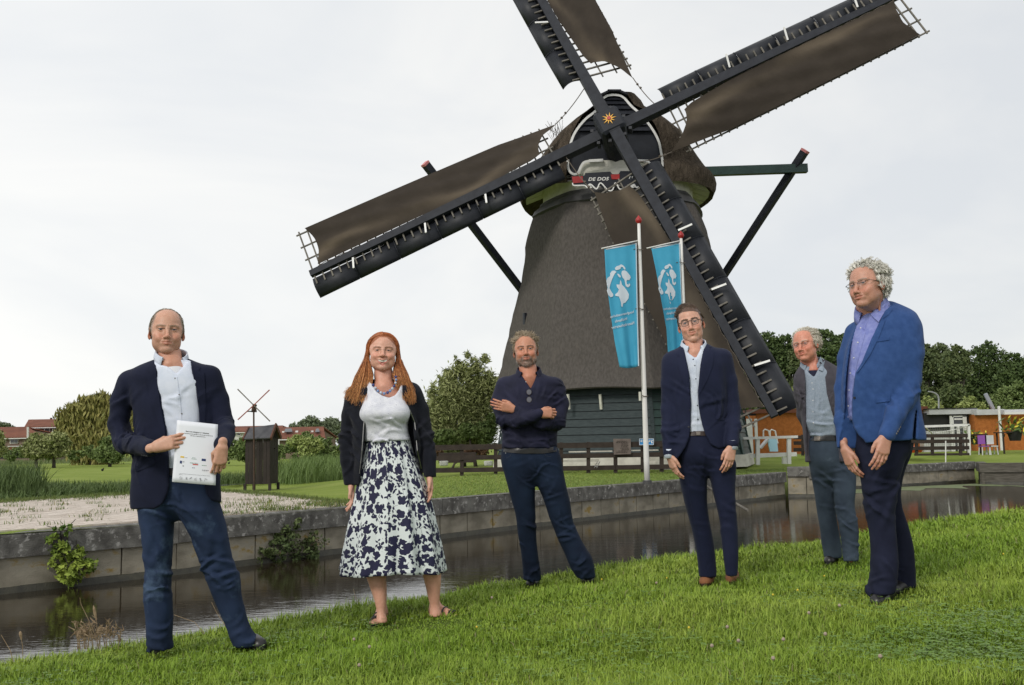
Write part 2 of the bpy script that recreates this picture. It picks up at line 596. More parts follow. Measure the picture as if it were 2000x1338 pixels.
def set_col(me, C):
 a = me.color_attributes.new('Col', 'FLOAT_COLOR', 'POINT')
 c = np.ones((len(me.vertices), 4), np.float32); c[:, :3] = C
 a.data.foreach_set('color', c.ravel())

def head_mesh(P):
 """local frame: face towards -y, x to the person's left, z up, eyes at z=0"""
 g = P.get
 h = 0.0028
 V = Vol((-0.105, -0.15, -0.15), (0.105, 0.13, 0.145), h)
 fem = g('fem', 0)
 jw = g('jaw', 1.0)
 V.ell((0, 0.014, 0.035), (0.0755, 0.095, 0.084))
 V.ell((0, -0.012, 0.03), (0.069, 0.081, 0.075), 0.02)
 V.ell((0, -0.026, -0.035), (0.062 * jw, 0.063, 0.083), 0.02)
 for sx in (-1, 1):
  V.cap((sx * 0.050 * jw, 0.0, -0.052), (sx * 0.013, -0.066, -0.100 + 0.004 * fem), 0.014, 0.016, 0.022)
  V.ell((sx * 0.043, -0.062, -0.028), (0.022, 0.020, 0.020), 0.016)
  V.ell((sx * 0.043 * jw, -0.046, -0.060), (0.021, 0.026, 0.032), 0.026)
  V.ell((sx * 0.058, -0.030, 0.005), (0.014, 0.03, 0.025), 0.02)
  V.cap((sx * 0.010, -0.0855, 0.017), (sx * 0.046, -0.074, 0.019), 0.0085 - 0.003 * fem, 0.007, 0.014)
 V.ell((0, -0.080, -0.099), (0.020, 0.017, 0.015), 0.018)
 V.cap((0, 0.0, -0.04), (0, 0.0, -0.09), 0.045, 0.040, 0.03)
 # eye sockets
 for sx in (-1, 1):
  V.ell((sx * 0.031, -0.100, 0.001), (0.019, 0.017, 0.012), 0.013, sub=True)
 # nose
 nl = g('nose', 1.0)
 V.cap((0, -0.086, 0.008), (0, -0.1045 - 0.006 * nl, -0.033 * nl), 0.0085, 0.0095, 0.012)
 V.ell((0, -0.104 - 0.006 * nl, -0.036 * nl), (0.0115, 0.0105, 0.0095), 0.006)
 for sx in (-1, 1):
  V.ell((sx * 0.0125, -0.100, -0.0385 * nl), (0.0085, 0.011, 0.0075), 0.006)
  V.ell((sx * 0.0065, -0.106, -0.0465 * nl), (0.0030, 0.0045, 0.0030), 0.003, sub=True)
 # lips
 mz = -0.066
 sm = g('smile', 0.3)
 V.ell((0, -0.084, mz), (0.030, 0.018, 0.020), 0.016)
 mw = 0.024 + 0.008 * sm
 up = 0.010 * sm
 op = g('open', 0.0)
 for sx in (-1, 1):
  V.cap((0, -0.1005, mz + 0.0055), (sx * mw, -0.086, mz + 0.003 + up), 0.0040, 0.002, 0.006)
  V.cap((0, -0.0985, mz - 0.008 - op), (sx * mw * 0.86, -0.087, mz - 0.002 + up), 0.0055, 0.002, 0.006)
  V.cap((0, -0.1065 + op * .8, mz - 0.001 - op * 0.3), (sx * mw, -0.0915, mz + 0.001 + up), 0.0022 + op * 0.8, 0.0016, 0.003, sub=True)
  # folds beside the mouth, lines under the eyes
  V.cap((sx * 0.019, -0.0985, -0.040), (sx * (0.033 + 0.004 * sm), -0.0885, -0.066 + up), 0.0022, 0.0016, 0.007, sub=True)
  V.cap((sx * 0.021, -0.096, -0.014), (sx * 0.044, -0.085, -0.013), 0.0012, 0.0012, 0.005, sub=True)
  V.ell((sx * 0.034, -0.076, -0.045 + up), (0.014 + 0.004 * sm, 0.014 + 0.004 * sm, 0.016), 0.014)
 V.ell((0, -0.103, -0.0845), (0.016, 0.007, 0.0045), 0.008, sub=True)
 for z in (0.045, 0.056, 0.066):
  if g('lines', 0): V.cap((-0.028, -0.0935 + (z - .045) * .35, z), (0.028, -0.0935 + (z - .045) * .35, z), 0.0013, 0.0013, 0.004, sub=True)
 if g('lines', 0) > 0.5:
  for sx in (-1, 1): V.cap((sx * 0.0055, -0.098, 0.012), (sx * 0.006, -0.096, 0.028), 0.0015, 0.001, 0.004, sub=True)
 # eyelids
 for sx in (-1, 1):
  V.ell((sx * 0.031, -0.0745, 0.0005), (0.0142, 0.0142, 0.0135), 0.005)
  V.ell((sx * 0.031, -0.092, -0.0005), (0.0135, 0.012, 0.0030 + 0.0020 * g('eye', 0.5)), 0.0015, sub=True)
 # ears
 for sx in (-1, 1):
  R = rotz(sx * 0.35) @ rotx(-0.18)
  V.ell((sx * 0.081, 0.008, -0.006), (0.0070, 0.0190, 0.031), 0.007, R=R)
  V.ell((sx * 0.0865, 0.002, -0.002), (0.0055, 0.0110, 0.019), 0.003, sub=True, R=R)
  V.ell((sx * 0.079, 0.0, -0.032), (0.005, 0.008, 0.010), 0.006)
 # neck
 nr = g('neck', 0.056)
 V2, F = V.mesh()
 return V2, F

def paint_head(V, P):
 x, y, z = V[:, 0], V[:, 1], V[:, 2]
 g = P.get
 base = np.array(P['skin'], float)
 C = np.tile(base, (len(V), 1))
 red = np.array([1.05, 0.72, 0.66])
 def blend(m, col):
  nonlocal C
  m = np.clip(m, 0, 1)[:, None]; C = C * (1 - m) + np.asarray(col) * m
 n1 = np.sin(x * 190 + 2 * np.sin(z * 130)) * np.sin(z * 160 + y * 90 + 2 * np.sin(x * 110))
 blend(0.10 * n1 + 0.0, base * np.array([1.0, 0.8, 0.78]))
 for sx in (-1, 1):
  d = np.sqrt((x - sx * 0.042) ** 2 + (z + 0.035) ** 2)
  blend(0.55 * np.exp(-(d / 0.02) ** 2) * (y < -0.03), base * red)
  d = np.sqrt((x - sx * 0.031) ** 2 / 1.9 + (z - 0.002) ** 2)
  blend(0.18 * np.exp(-(d / 0.011) ** 2) * (y < -0.05), base * np.array([0.72, 0.58, 0.55]))
  blend(0.7 * (np.abs(x) > 0.076) * (z < 0.03), base * np.array([1.0, 0.80, 0.75]))
  # lash line and brow
  d = np.abs(z - 0.004 - 0.0012 * g('eye', .5)) / 0.0018 + np.abs(np.abs(x) - 0.031) / 0.016 * 0.5
  blend(0.75 * (d < 1.4) * (y < -0.078), base * 0.22)
  bx = (np.abs(x) - 0.030) / 0.0215
  d = np.abs(z - (0.0205 - 0.003 * bx ** 2 + 0.002 * bx)) / 0.0042
  blend(g('brow_w', 0.7) * (np.abs(bx) < 1) * (d < 1) * (y < -0.06), P['brow'])
 d = np.sqrt((x / 0.013) ** 2 + ((z + 0.036) / 0.012) ** 2 )
 blend(0.5 * np.exp(-d ** 2) * (y < -0.09), base * red)
 # lips
 sm = g('smile', 0.3); op = g('open', 0)
 mw = 0.024 + 0.008 * sm
 t = np.clip(np.abs(x) / mw, 0, 1.2)
 mid = -0.067 + 0.010 * sm * t ** 1.0 - op * 0.3 * (1 - t)
 dz = z - mid
 hi = (0.0085 * (1 - t ** 2) + 0.001); lo_ = -(0.0125 + op * 1.2) * (1 - t ** 2) - 0.001
 lip = (dz < hi) & (dz > lo_) & (t < 1.0) & (y < -0.084)
 blend(0.75 * lip, P.get('lip', base * np.array([0.92, 0.60, 0.58])))
 slit = (np.abs(dz + 0.0) < 0.0016 + op * 0.75 * (1 - t ** 2)) & (t < 0.97) & (y < -0.08)
 blend(0.6 * slit, base * 0.34)
 if g('beard', None) is not None:
  bm = P['beard_mask'](V)
  nn = 0.5 + 0.5 * np.sin(x * 900 + 5 * np.sin(z * 700)) * np.sin(z * 800 + 3 * np.sin(x * 500))
  blend(bm * (0.55 + 0.3 * nn) * ~lip, P['beard'])
 if g('stubble', 0):
  bm = sstep(-0.035, -0.065, z) * (y < 0.0)
  blend(bm * g('stubble') * ~lip, base * np.array([0.72, 0.70, 0.74]))
 hm = P['mask'](V - np.array([0, 0, .008])) ** 2
 nn = 0.5 + 0.5 * np.sin(x * 700 + 4 * np.sin(y * 500)) * np.sin(y * 600 + 3 * np.sin(z * 400))
 blend(hm * g('scalp', 0.8), np.array(P['hair']) * g('root', 0.6))
 return C

def strands(paths, wid, tip=0.25):
 """paths (N,S,3), wid (N,) -> three-sided tapering tubes"""
 N, Sg, _ = paths.shape
 d = np.gradient(paths, axis=1); d /= np.linalg.norm(d, axis=2, keepdims=True) + 1e-12
 ref = np.array([0.31, 0.52, 0.79])
 u = np.cross(d, ref); u /= np.linalg.norm(u, axis=2, keepdims=True) + 1e-12
 v = np.cross(d, u)
 tt = np.linspace(0, 1, Sg)
 r = wid[:, None] * (1 - (1 - tip) * tt ** 2)[None, :]
 rings = []
 for k in range(3):
  a = k * 2 * math.pi / 3
  rings.append(paths + r[..., None] * (math.cos(a) * u + math.sin(a) * v))
 R = np.stack(rings, 2).reshape(-1, 3)
 b = (np.arange(N)[:, None] * Sg + np.arange(Sg - 1)[None]).ravel() * 3
 F = []
 for k in range(3):
  k2 = (k + 1) % 3
  F.append(np.stack([b + k, b + k2, b + 3 + k2, b + 3 + k], 1))
 return R, np.concatenate(F)

def scalp_roots(mask, n, rng, thr=0.5):
 out = []
 while sum(len(o) for o in out) < n:
  d = rng.normal(size=(n * 3, 3)); d /= np.linalg.norm(d, axis=1, keepdims=True)
  p = d * np.array([0.0755, 0.095, 0.084]) + np.array([0, 0.014, 0.035])
  m = mask(p) > rng.uniform(thr * 0.6, 1 - thr * 0.4, len(p))
  nrm = d / np.array([0.0755, 0.095, 0.084]); nrm /= np.linalg.norm(nrm, axis=1, keepdims=True)
  out.append(np.concatenate([p[m], nrm[m]], 1))
 a = np.concatenate(out)[:n]
 return a[:, :3], a[:, 3:]

def grow(p, nrm, L, seg, comb, lift, grav, wild, rng, curl=0.0, curl_n=2.0, clr=0.003):
 """hair paths from roots; comb(p) -> preferred direction field"""
 N = len(p)
 d = nrm * lift + comb(p); d += rng.normal(size=d.shape) * wild; d /= np.linalg.norm(d, axis=1, keepdims=True)
 out = [p.copy()]
 st = (L / seg)[:, None]
 q = p.copy()
 ph = rng.uniform(0, 6.28, N); per = rng.normal(size=(N, 3)) * wild * 0.5
 for i in range(seg):
  d = d + comb(q) * 0.35 + np.array([0, 0, -grav]) + per * 0.3
  d /= np.linalg.norm(d, axis=1, keepdims=True)
  q = q + d * st
  e = (q - np.array([0, 0.014, 0.035])) / np.array([0.0755, 0.095, 0.084])
  l = np.linalg.norm(e, axis=1, keepdims=True)
  mn = 1 + clr / 0.08 + 0.01 * i
  q = np.where(l < mn, np.array([0, 0.014, 0.035]) + e / l * mn * np.array([0.0755, 0.095, 0.084]), q)
  out.append(q.copy())
 Pp = np.stack(out, 1)
 if curl:
  t = np.linspace(0, 1, seg + 1)[None, :, None]
  a = ph[:, None, None] + t * curl_n * 6.28
  e1 = np.cross(d, np.array([0, 0.3, 1.0])); e1 /= np.linalg.norm(e1, axis=1, keepdims=True) + 1e-9
  e2 = np.cross(d, e1)
  Pp = Pp + curl * np.minimum(t * 3, 1) * (np.cos(a) * e1[:, None] + np.sin(a) * e2[:, None])
 return Pp

def clumped(paths, k, rad, rng):
 out = [paths]
 n, sg = paths.shape[:2]
 t = np.linspace(1, .55, sg)[None, :, None]
 for i in range(k - 1):
  out.append(paths + rng.normal(size=(n, 1, 3)) * rad * t)
 return np.concatenate(out)

def hand_mesh(curl=(0.3, 0.4, 0.3), spread=0.06, thumb='rest', scale=1.0, each=None):
 """local frame: z to the fingertips, x to the thumb side, y towards the palm"""
 V = Vol((-0.06, -0.045, -0.075), (0.085, 0.10, 0.205), 0.0035)
 V.cap((0, 0, -0.028), (0, 0, 0.008), 0.0255, 0.0235, flat=(1, 0.76))
 ks = [(0.0285, 0.092), (0.0095, 0.097), (-0.0095, 0.093), (-0.027, 0.084)]
 for i, (x, z) in enumerate(ks):
  V.cap((x * 0.55, 0, 0.01), (x, -0.001, z), 0.0165, 0.0118, 0.016)
 V.ell((0.018, 0.010, 0.040), (0.018, 0.013, 0.028), 0.012)
 V.ell((-0.022, 0.009, 0.045), (0.013, 0.010, 0.03), 0.012)
 Ls = [(0.044, 0.027, 0.021), (0.049, 0.031, 0.022), (0.046, 0.029, 0.022), (0.035, 0.021, 0.019)]
 for i, (x, z) in enumerate(ks):
  c = each[i] if each else curl
  p = np.array([x, -0.001, z]); ang = 0.0; sp = spread * (1.5 - i)
  r = [0.0098, 0.0090, 0.0080, 0.0066] if i < 3 else [0.0088, 0.0080, 0.0070, 0.0060]
  for j in range(3):
   ang += c[j]
   dd = np.array([math.sin(sp) * math.cos(ang), math.sin(ang), math.cos(ang) * math.cos(sp)])
   q = p + dd * Ls[i][j]
   V.cap(p, q, r[j], r[j + 1], 0.0035 if j == 0 else 0.002)
   V.ell(p - np.array([0, 0.001, 0]), r[j] * 1.04, 0.003)
   p = q
 if thumb == 'rest':
  T = [(0.020, 0.004, 0.020), (0.042, 0.010, 0.052), (0.047, 0.017, 0.080), (0.045, 0.023, 0.104)]
 elif thumb == 'pinch':
  T = [(0.020, 0.006, 0.020), (0.040, 0.026, 0.045), (0.034, 0.040, 0.076), (0.026, 0.040, 0.105)]
 elif thumb == 'hook':
  T = [(0.020, 0.004, 0.020), (0.046, 0.004, 0.046), (0.060, 0.006, 0.070), (0.066, 0.010, 0.092)]
 for j, (ra, rb) in enumerate(((0.0165, 0.0125), (0.0120, 0.0105), (0.0105, 0.0080))):
  V.cap(T[j], T[j + 1], ra, rb, 0.010 if j == 0 else 0.002)
 Vt, F = V.mesh()
 return Vt * scale, F

def place_hand(wrist, f, palm, side, **kw):
 """f: direction wrist to fingers, palm: way the palm faces, side: way the thumb lies"""
 V, F = hand_mesh(**kw)
 f = np.asarray(f, float); f = f / np.linalg.norm(f)
 palm = np.asarray(palm, float); palm = palm - f * (palm @ f); palm /= np.linalg.norm(palm)
 t = np.cross(palm, f)
 if t @ np.asarray(side, float) < 0: t = -t
 W = V[:, :1] * t + V[:, 1:2] * palm + V[:, 2:] * f + np.asarray(wrist, float)
 if np.linalg.det(np.stack([t, palm, f])) < 0: F = F[:, ::-1]
 return W, F, V

def paint_hand(V, skin):
 base = np.array(skin, float)
 C = np.tile(base, (len(V), 1))
 m = (np.abs(np.sin(V[:, 2] * 95)) < 0.25) * (V[:, 2] > 0.08) * 0.25 + 0.25 * (V[:, 2] > 0.15)
 return C * (1 - m[:, None]) + base * np.array([1.0, 0.66, 0.6]) * m[:, None]

SKIN = mat('skin', rgb(1, 1, 1), rgb(.90, .86, .84), scale=60, rough=0.46, bump=0.12, bscale=420, attr='Col', sub=0.06, spec=0.42, bdist=0.002)
EYEW = mat('eye_white', rgb(.62, .58, .55), rough=0.25)
IRIS = mat('iris', rgb(.05, .07, .09), rough=0.2)
PUPIL = mat('pupil', rgb(.004, .004, .004), rough=0.15)
TEETH = mat('teeth', rgb(.72, .68, .58), rough=0.3)

class Person:
 def __init__(s, feet, label, Y0=None):
  s.g = [G(*f) for f in feet]
  s.Y0 = Y0 or float(np.mean([q[1] for q in s.g]))
  c = np.mean(s.g, axis=0)
  s.root = empty('person', (c[0], c[1], lawn_z(c[0], c[1])), label, 'person', 'people standing on the grass bank')
  s.bV, s.bF, s.bC, s.n = [], [], [], 0
  s.layers = {}
 def w(s, px, py, d=0.0): return at(px, py, s.Y0 + d)
 def sec(s, rows):
  out = []
  for r in rows:
   py, xl, xr, d, hd = r[:5]
   a = s.w(xl, py, d); b = s.w(xr, py, d)
   cx = (a[0] + b[0]) / 2; hw = (b[0] - a[0]) / 2
   tn = cx / (s.Y0 + d)
   hw = math.sqrt(max(hw * hw - (hd * tn) ** 2, (0.6 * hw) ** 2))
   out.append((a[2], cx, s.Y0 + d, hw, hd))
  return out
 def poly(s, pts, d=0.0):
  return [(lambda p: (p[0], p[2]))(s.w(x, y, d)) for x, y in pts]
 def addbody(s, V, F, C):
  s.bV.append(V); s.bF.append(np.asarray(F) + s.n); s.bC.append(C); s.n += len(V)
 def cloth(s, name, m, h, lofts=(), arms=(), cuts=(), folds=(), rumple=0.002, rf=(14, 14, 9), seed=0, k=0.012, extra=None, parent=None, post=None, thickness=None, lofk=0.02):
  h *= 1.28
  pts = []
  secs = [s.sec(l) for l in lofts]
  for se in secs:
   for z, cx, cy, a, b in se: pts += [(cx - a, cy - b, z), (cx + a, cy + b, z)]
  caps = []
  for chain in arms:
   W = [(s.w(x, y, d), r) for x, y, d, r in chain]
   W = [(p, r * math.cos(math.atan2(p[0], p[1])) ** 1.0) for p, r in W]
   for p, r in W: pts += [tuple(p - r), tuple(p + r)]
   caps.append(W)
  pts = np.array(pts)
  V = Vol(pts.min(0) - 0.02, pts.max(0) + 0.02, h)
  for se in secs: V.loft(se, lofk, pw=2.3)
  for W in caps:
   sub = V if len(W) else V
   for (p, r), (q, r2) in zip(W[:-1], W[1:]):
    V.cap(p, q, r, r2, max(k, .05) if p is W[0][0] else k)
  if extra: extra(V)
  if rumple: V.rumple(rumple * .6, rf, seed)
  for i, (px, py, d, u, lam, rad, amp) in enumerate(folds):
   V.folds(s.w(px, py, d), u, lam, rad, amp * 1.3, seed=i + seed)
  for cu in cuts:
   dd = cu[3] if len(cu) > 3 else -0.1
   P = s.poly(cu[0], dd)
   V.polycut(P, (s.Y0 + cu[1]) if cu[1] is not None else None, (s.Y0 + cu[2]) if cu[2] is not None else None, yref=s.Y0 + dd)
  if post: post(V)
  Vt, F = V.mesh()
  o = part(name, Vt, F, m, parent or s.root, smooth=True)
  s.layers[name] = (Vt, F)
  return o
 def bvh(s, *names):
  n = 0; Vs, Fs = [], []
  for q in names:
   V, F = s.layers[q]; Vs.append(V); Fs += [tuple(int(i) + n for i in f) for f in F]; n += len(V)
  return bvh_of(np.concatenate(Vs), Fs)
 def piece(s, name, bvh, poly, m, parent, off=0.004, step=4.0, thick=0.008):
  V, F = decal(bvh, poly, off, step, thick)
  if not F: return None
  return part(name, V, F, m, parent, smooth=False)
 def hit(s, bvh, px, py):
  d = Vector(ray(px, py).tolist()).normalized()
  h = bvh.ray_cast(Vector(CAM.tolist()), d)
  return (np.array(h[0]), np.array(h[1]), np.array(d)) if h[0] is not None else (None, None, None)
 def button(s, bvh, px, py, m, parent, r=0.006, name='button'):
  p, n, d = s.hit(bvh, px, py)
  if p is None: return
  if n @ d > 0: n = -n
  mb = MB(); mb.tube([p - n * 0.001, p + n * 0.0035], [r, r * 0.85], 10)
  return mb.out(name, m, parent, smooth=False)
 def head(s, px, py, d, P, yaw=0, pitch=0, roll=0, scale=1.0, neck=None, chest=None, cc=None):
  """px,py: point between the eyes"""
  e = s.w(px, py, d - 0.055); scale *= .985
  o = e.copy()
  tocam = math.atan2(e[0], e[1])
  R = rotz(-tocam - 0 * math.pi + yaw) @ rotx(pitch) @ roty(roll)
  V, F = head_mesh(P)
  C = paint_head(V, P)
  wx = P.get('wide', 1.0)
  sc = np.array([wx, 1, P.get('long', 1.0)]) * scale
  eye = o + R @ (np.array([0, 0.088, 0]) * sc)         # head origin sits behind the bridge of the nose
  s.hR, s.ho, s.hs = R, eye, sc
  T = lambda q: eye + (q * sc) @ R.T
  s.T = T
  s.addbody(T(V), F, C)
  skin = np.array(P['skin'])
  # neck and upper chest as one piece reaching up into the head
  if neck:
   (nx, ny, nd, nr), (bx, by, bd, br) = neck
   top = T(np.array([[0, 0.020, -0.045]]))[0]
   Vn = Vol(np.minimum(s.w(bx, by, bd), top) - 0.22, np.maximum(s.w(bx, by, bd), top) + 0.1, 0.008)
   mid = s.w(nx, ny, nd + .025)
   Vn.cap(top, mid, nr * 0.97, nr, 0.0)
   Vn.cap(mid, s.w(bx, by, bd), nr, nr * 1.12, 0.03)
   base = s.w(bx, by, bd)
   if chest:
    cb = s.w(*cc) if cc else base + np.array([0, 0.02, -0.09])
    Vn.ell(cb, (chest[0], chest[1], 0.11), 0.05)
   else:
    Vn.ell(base + np.array([0, 0.015, -0.06]), (0.12, 0.075, 0.075), 0.05)
   for sx in (-1, 1):
    b2 = T(np.array([[sx * 0.050, 0.012, -0.05]]))[0]
    Vn.cap(b2, base + np.array([sx * 0.008, -nr * 0.98, 0.005]), 0.010, 0.008, 0.014)
   Vn.ell(mid + np.array([0, -nr * 0.92, 0.0]), (0.011, 0.011, 0.016), 0.016)
   Vt, Ft = Vn.mesh()
   Cn = np.tile(skin * np.array([0.97, 0.88, 0.86]), (len(Vt), 1))
   s.addbody(Vt, Ft, Cn)
  s.P = P
  return T
 def eyes(s, body):
  P = s.P
  for sx in (-1, 1):
   c = np.array([sx * 0.031, -0.0745, 0.0005])
   V = []; F = []; mi = []
   nu, nv = 14, 10
   g = P.get('gaze', (0, 0))
   gd = rotz(g[0]) @ rotx(g[1])
   for i in range(nv + 1):
    th = math.pi * i / nv
    for j in range(nu):
     a = 2 * math.pi * j / nu
     V.append(gd @ np.array([math.sin(th) * math.cos(a), -math.cos(th), math.sin(th) * math.sin(a)]) * 0.0127 + c)
   for i in range(nv):
    for j in range(nu):
     F.append((i * nu + j, i * nu + (j + 1) % nu, (i + 1) * nu + (j + 1) % nu, (i + 1) * nu + j))
     mi.append(2 if i < 1 else (1 if i < 2 else 0))
   o = part('eye', s.T(np.array(V)), F, [EYEW, IRIS, PUPIL], body, smooth=True, mi=mi)
 def finish_body(s):
  V = np.concatenate(s.bV); F = np.concatenate(s.bF); C = np.concatenate(s.bC)
  me = mesh_of('body', V, F, SKIN, True)
  set_col(me, C)
  o = link('body', me, s.root)
  s.eyes(o)
  return o
 def limbs(s, chains, r=0.45):
  """the arms and legs inside the clothes, so that the figure is whole"""
  chains = [list(ch) for ch in chains]
  for ch in chains:
   if len(ch) == 3 and ch[-1][1] > 1050:
    m = ch[1]; t = (m[1] - ch[0][1]) / (ch[2][1] - ch[0][1])
    ch[1] = (m[0], m[1], ch[0][2] * (1 - t) + ch[2][2] * t, m[3])
  pts = np.array([s.w(x, y, d) for ch in chains for x, y, d, q in ch])
  V = Vol(pts.min(0) - 0.12, pts.max(0) + 0.12, 0.014)
  for ch in chains:
   W = [(s.w(x, y, d), q * r) for x, y, d, q in ch]
   for (p, a), (q, b) in zip(W[:-1], W[1:]): V.cap(p, q, a, b, 0.02)
  Vt, F = V.mesh()
  s.addbody(Vt, F, np.tile(np.array(s.P['skin']), (len(Vt), 1)))
 def hair(s, name, m, paths, wid, head=True, tip=0.3):
  V, F = strands(paths, wid, tip)
  if head: V = s.T(V)
  return part(name, V, F, m, s.root, smooth=True)
 def collar(s, m, parent, c, rx, ry, up=0.034, fall=0.040, point=0.035, gap=0.5, tilt=0.35, yaw=0.0, spread=0.018, closed=0.0, roll=0.0):
  """shirt collar round the neck: c is the centre of its base ring"""
  n = 28
  phs = np.linspace(gap, 2 * math.pi - gap, n)
  R = rotz(yaw) @ rotx(tilt) @ roty(roll)
  V = []
  for a in phs:
   # a = 0 is the throat (-y)
   fr = math.exp(-((min(a, 2 * math.pi - a) - gap) / 0.55) ** 2)
   def pt(r, z): return np.array([math.sin(a) * (rx + r), -math.cos(a) * (ry + r), z])
   A = pt(0.0, -0.012); B = pt(0.001 + 0.004 * fr, up * (1 - 0.25 * fr)); Cc = pt(0.006 + 0.006 * fr, up * (1 - 0.22 * fr) + 0.002)
   Dd = pt(0.009 + spread * (0.2 + 1.1 * fr), up - (fall + point * fr) * 0.55); E = pt(0.009 + spread * (0.2 + 1.9 * fr), up - fall - point * fr)
   V += [A, B, Cc, Dd, E]
  V = np.array(V) @ R.T + np.asarray(c) + np.array([0, 0, .016])
  F = []
  for i in range(n - 1):
   for j in range(4):
    F.append((i * 5 + j, (i + 1) * 5 + j, (i + 1) * 5 + j + 1, i * 5 + j + 1))
  o = part('collar', V, F, m, parent, smooth=False)
  shade_auto(o, 50)
  md = o.modifiers.new('cloth', 'SOLIDIFY'); md.thickness = 0.0025; md.offset = 0
  return o
 def shoe(s, heel, toe, m, sole_m, lace_m=None, wd=0.047, hgt=0.075, name='shoe'):
  """heel and toe: frame pixels of the ground points under them"""
  a = G(*heel); b = G(*toe)
  a[2] = lawn_z(a[0], a[1]); b[2] = lawn_z(b[0], b[1])
  d = b - a; L = np.linalg.norm(d); f = d / L
  Lr = 0.295
  b = a + f * Lr; b[2] = lawn_z(b[0], b[1])
  up = np.array([0, 0, 1.0])
  V = Vol(np.minimum(a, b) - 0.07, np.maximum(a, b) + np.array([0.07, 0.07, 0.15]), 0.005)
  V.cap(a + f * 0.04 + up * 0.045, a + f * 0.09 + up * 0.042, 0.040, 0.040)
  V.cap(a + f * 0.045 + up * 0.045, a + f * 0.05 + up * (hgt + 0.005), 0.036, 0.034, 0.02)
  V.cap(a + f * 0.09 + up * 0.045, a + f * 0.24 + up * 0.022, 0.043, 0.040, 0.02)
  V.cap(a + f * 0.18 + up * 0.025, a + f * 0.255 + up * 0.018, 0.046, 0.034, 0.02)
  zc = lambda X, Y: LA + LB * X + LC * Y
  V.D = np.maximum(V.D, (zc(V.X, V.Y) + 0.012 - V.Z)).astype(np.float32)
  V.put(np.maximum(V.Z - (zc(V.X, V.Y) + hgt + 0.030), -1) + 0 * V.D, 0, sub=False) if False else None
  Vt, F = V.mesh()
  o = part(name, Vt, F, m, s.root, smooth=True)
  # sole
  mb = MB(); n = 18; P = []
  side = np.cross(up, f)
  for i in range(n):
   t = 2 * math.pi * i / n
   u = 0.147 + 0.152 * math.cos(t)
   wv = (0.041 + 0.007 * sstep(0.1, 0.22, u)) * math.sin(t)
   q = a + f * u + side * wv
   q[2] = lawn_z(q[0], q[1]) + 0.001
   P.append(q)
  mb.prism(P, up * 0.016)
  mb.out('sole', sole_m, o)
  if lace_m:
   mb = MB()
   for i in range(4):
    u = 0.105 + i * 0.022; hh = 0.086 - i * 0.0075
    p = a + f * u + up * hh
    mb.tube([p - side * 0.018 - up * 0.006, p + up * 0.001, p + side * 0.018 - up * 0.006], 0.0022, 5)
    mb.tube([p - side * 0.018 - up * 0.006, p + f * 0.018 - up * 0.003, p + side * 0.016 + f * 0.02 - up * 0.012], 0.002, 5)
   mb.out('lace', lace_m, o)
  return o
# ------------------------------------------------------------------ ground, water, quay
def struct(name, V, F, m, smooth=False):
 return tag(part(name, V, F, m, None, smooth), kind='structure')
def grid(x0, x1, nx, y0, y1, ny, zf, keep=None):
 xs = np.linspace(x0, x1, nx); ys = np.linspace(y0, y1, ny)
 X, Y = np.meshgrid(xs, ys)
 Z = zf(X, Y)
 V = np.stack([X, Y, Z], 2).reshape(-1, 3)
 i = np.arange(ny - 1)[:, None] * nx + np.arange(nx - 1)[None]
 F = np.stack([i, i + 1, i + nx + 1, i + nx], 2).reshape(-1, 4)
 if keep is not None:
  k = keep(V[F].mean(1)); F = F[k]
 return V, F
CREST = np.array([(-30, -22), (-14, -6.5), (-6, 2.2), (-2.8, 5.50), (-2.2, 6.10), (-1.35, 6.75), (-.6, 7.35), (.2, 7.95), (1.2, 8.55), (2.62, 9.30), (3.57, 9.95), (5.92, 11.55), (12, 15.5), (24, 21), (45, 27), (80, 32)], float)
def side_dist(P, line):
 """signed distance of points to a polyline; positive on its left"""
 P = np.asarray(P, float); best = np.full(len(P), 1e9); sg = np.zeros(len(P))
 for a, b in zip(line[:-1], line[1:]):
  e = b - a; L2 = e @ e
  t = np.clip(((P - a) @ e) / L2, 0, 1)
  q = P - a - t[:, None] * e
  d = np.hypot(q[:, 0], q[:, 1])
  cr_ = e[0] * q[:, 1] - e[1] * q[:, 0]
  m = d < best - 1e-9
  best[m] = d[m]; sg[m] = np.sign(cr_[m])
 return best * sg
def wav(x, y): return .012 * np.sin(x * 1.7 + 1.3 * np.sin(y * 1.1)) + .010 * np.sin(y * 2.3 + x * .7) + .006 * np.sin(x * 5.1 + y * 3.7)
def bank_z(X, Y):
 P = np.stack([np.ravel(X), np.ravel(Y)], 1)
 s_ = side_dist(P, CREST)
 z = lawn_z(P[:, 0], P[:, 1]) + wav(P[:, 0], P[:, 1]) * sstep(0, .6, np.abs(P[:, 1] - 6) * 0 + 1)
 z = z - .03 * sstep(-.5, .0, s_) - 1.45 * sstep(0.02, 1.6, s_)
 return z.reshape(np.shape(X))
SOIL = mat('lawn_soil', rgb(.060, .095, .015), rgb(.095, .140, .026), scale=3.5, rough=.95, bump=.6, bscale=60, c3=rgb(.045, .038, .020), scale3=14, cov3=.66, spec=.08)
V, F = grid(-14, 30, 220, -5, 24, 150, bank_z, keep=lambda c: c[:, 2] > -.35)
struct('grass_bank', V, F, SOIL, True)

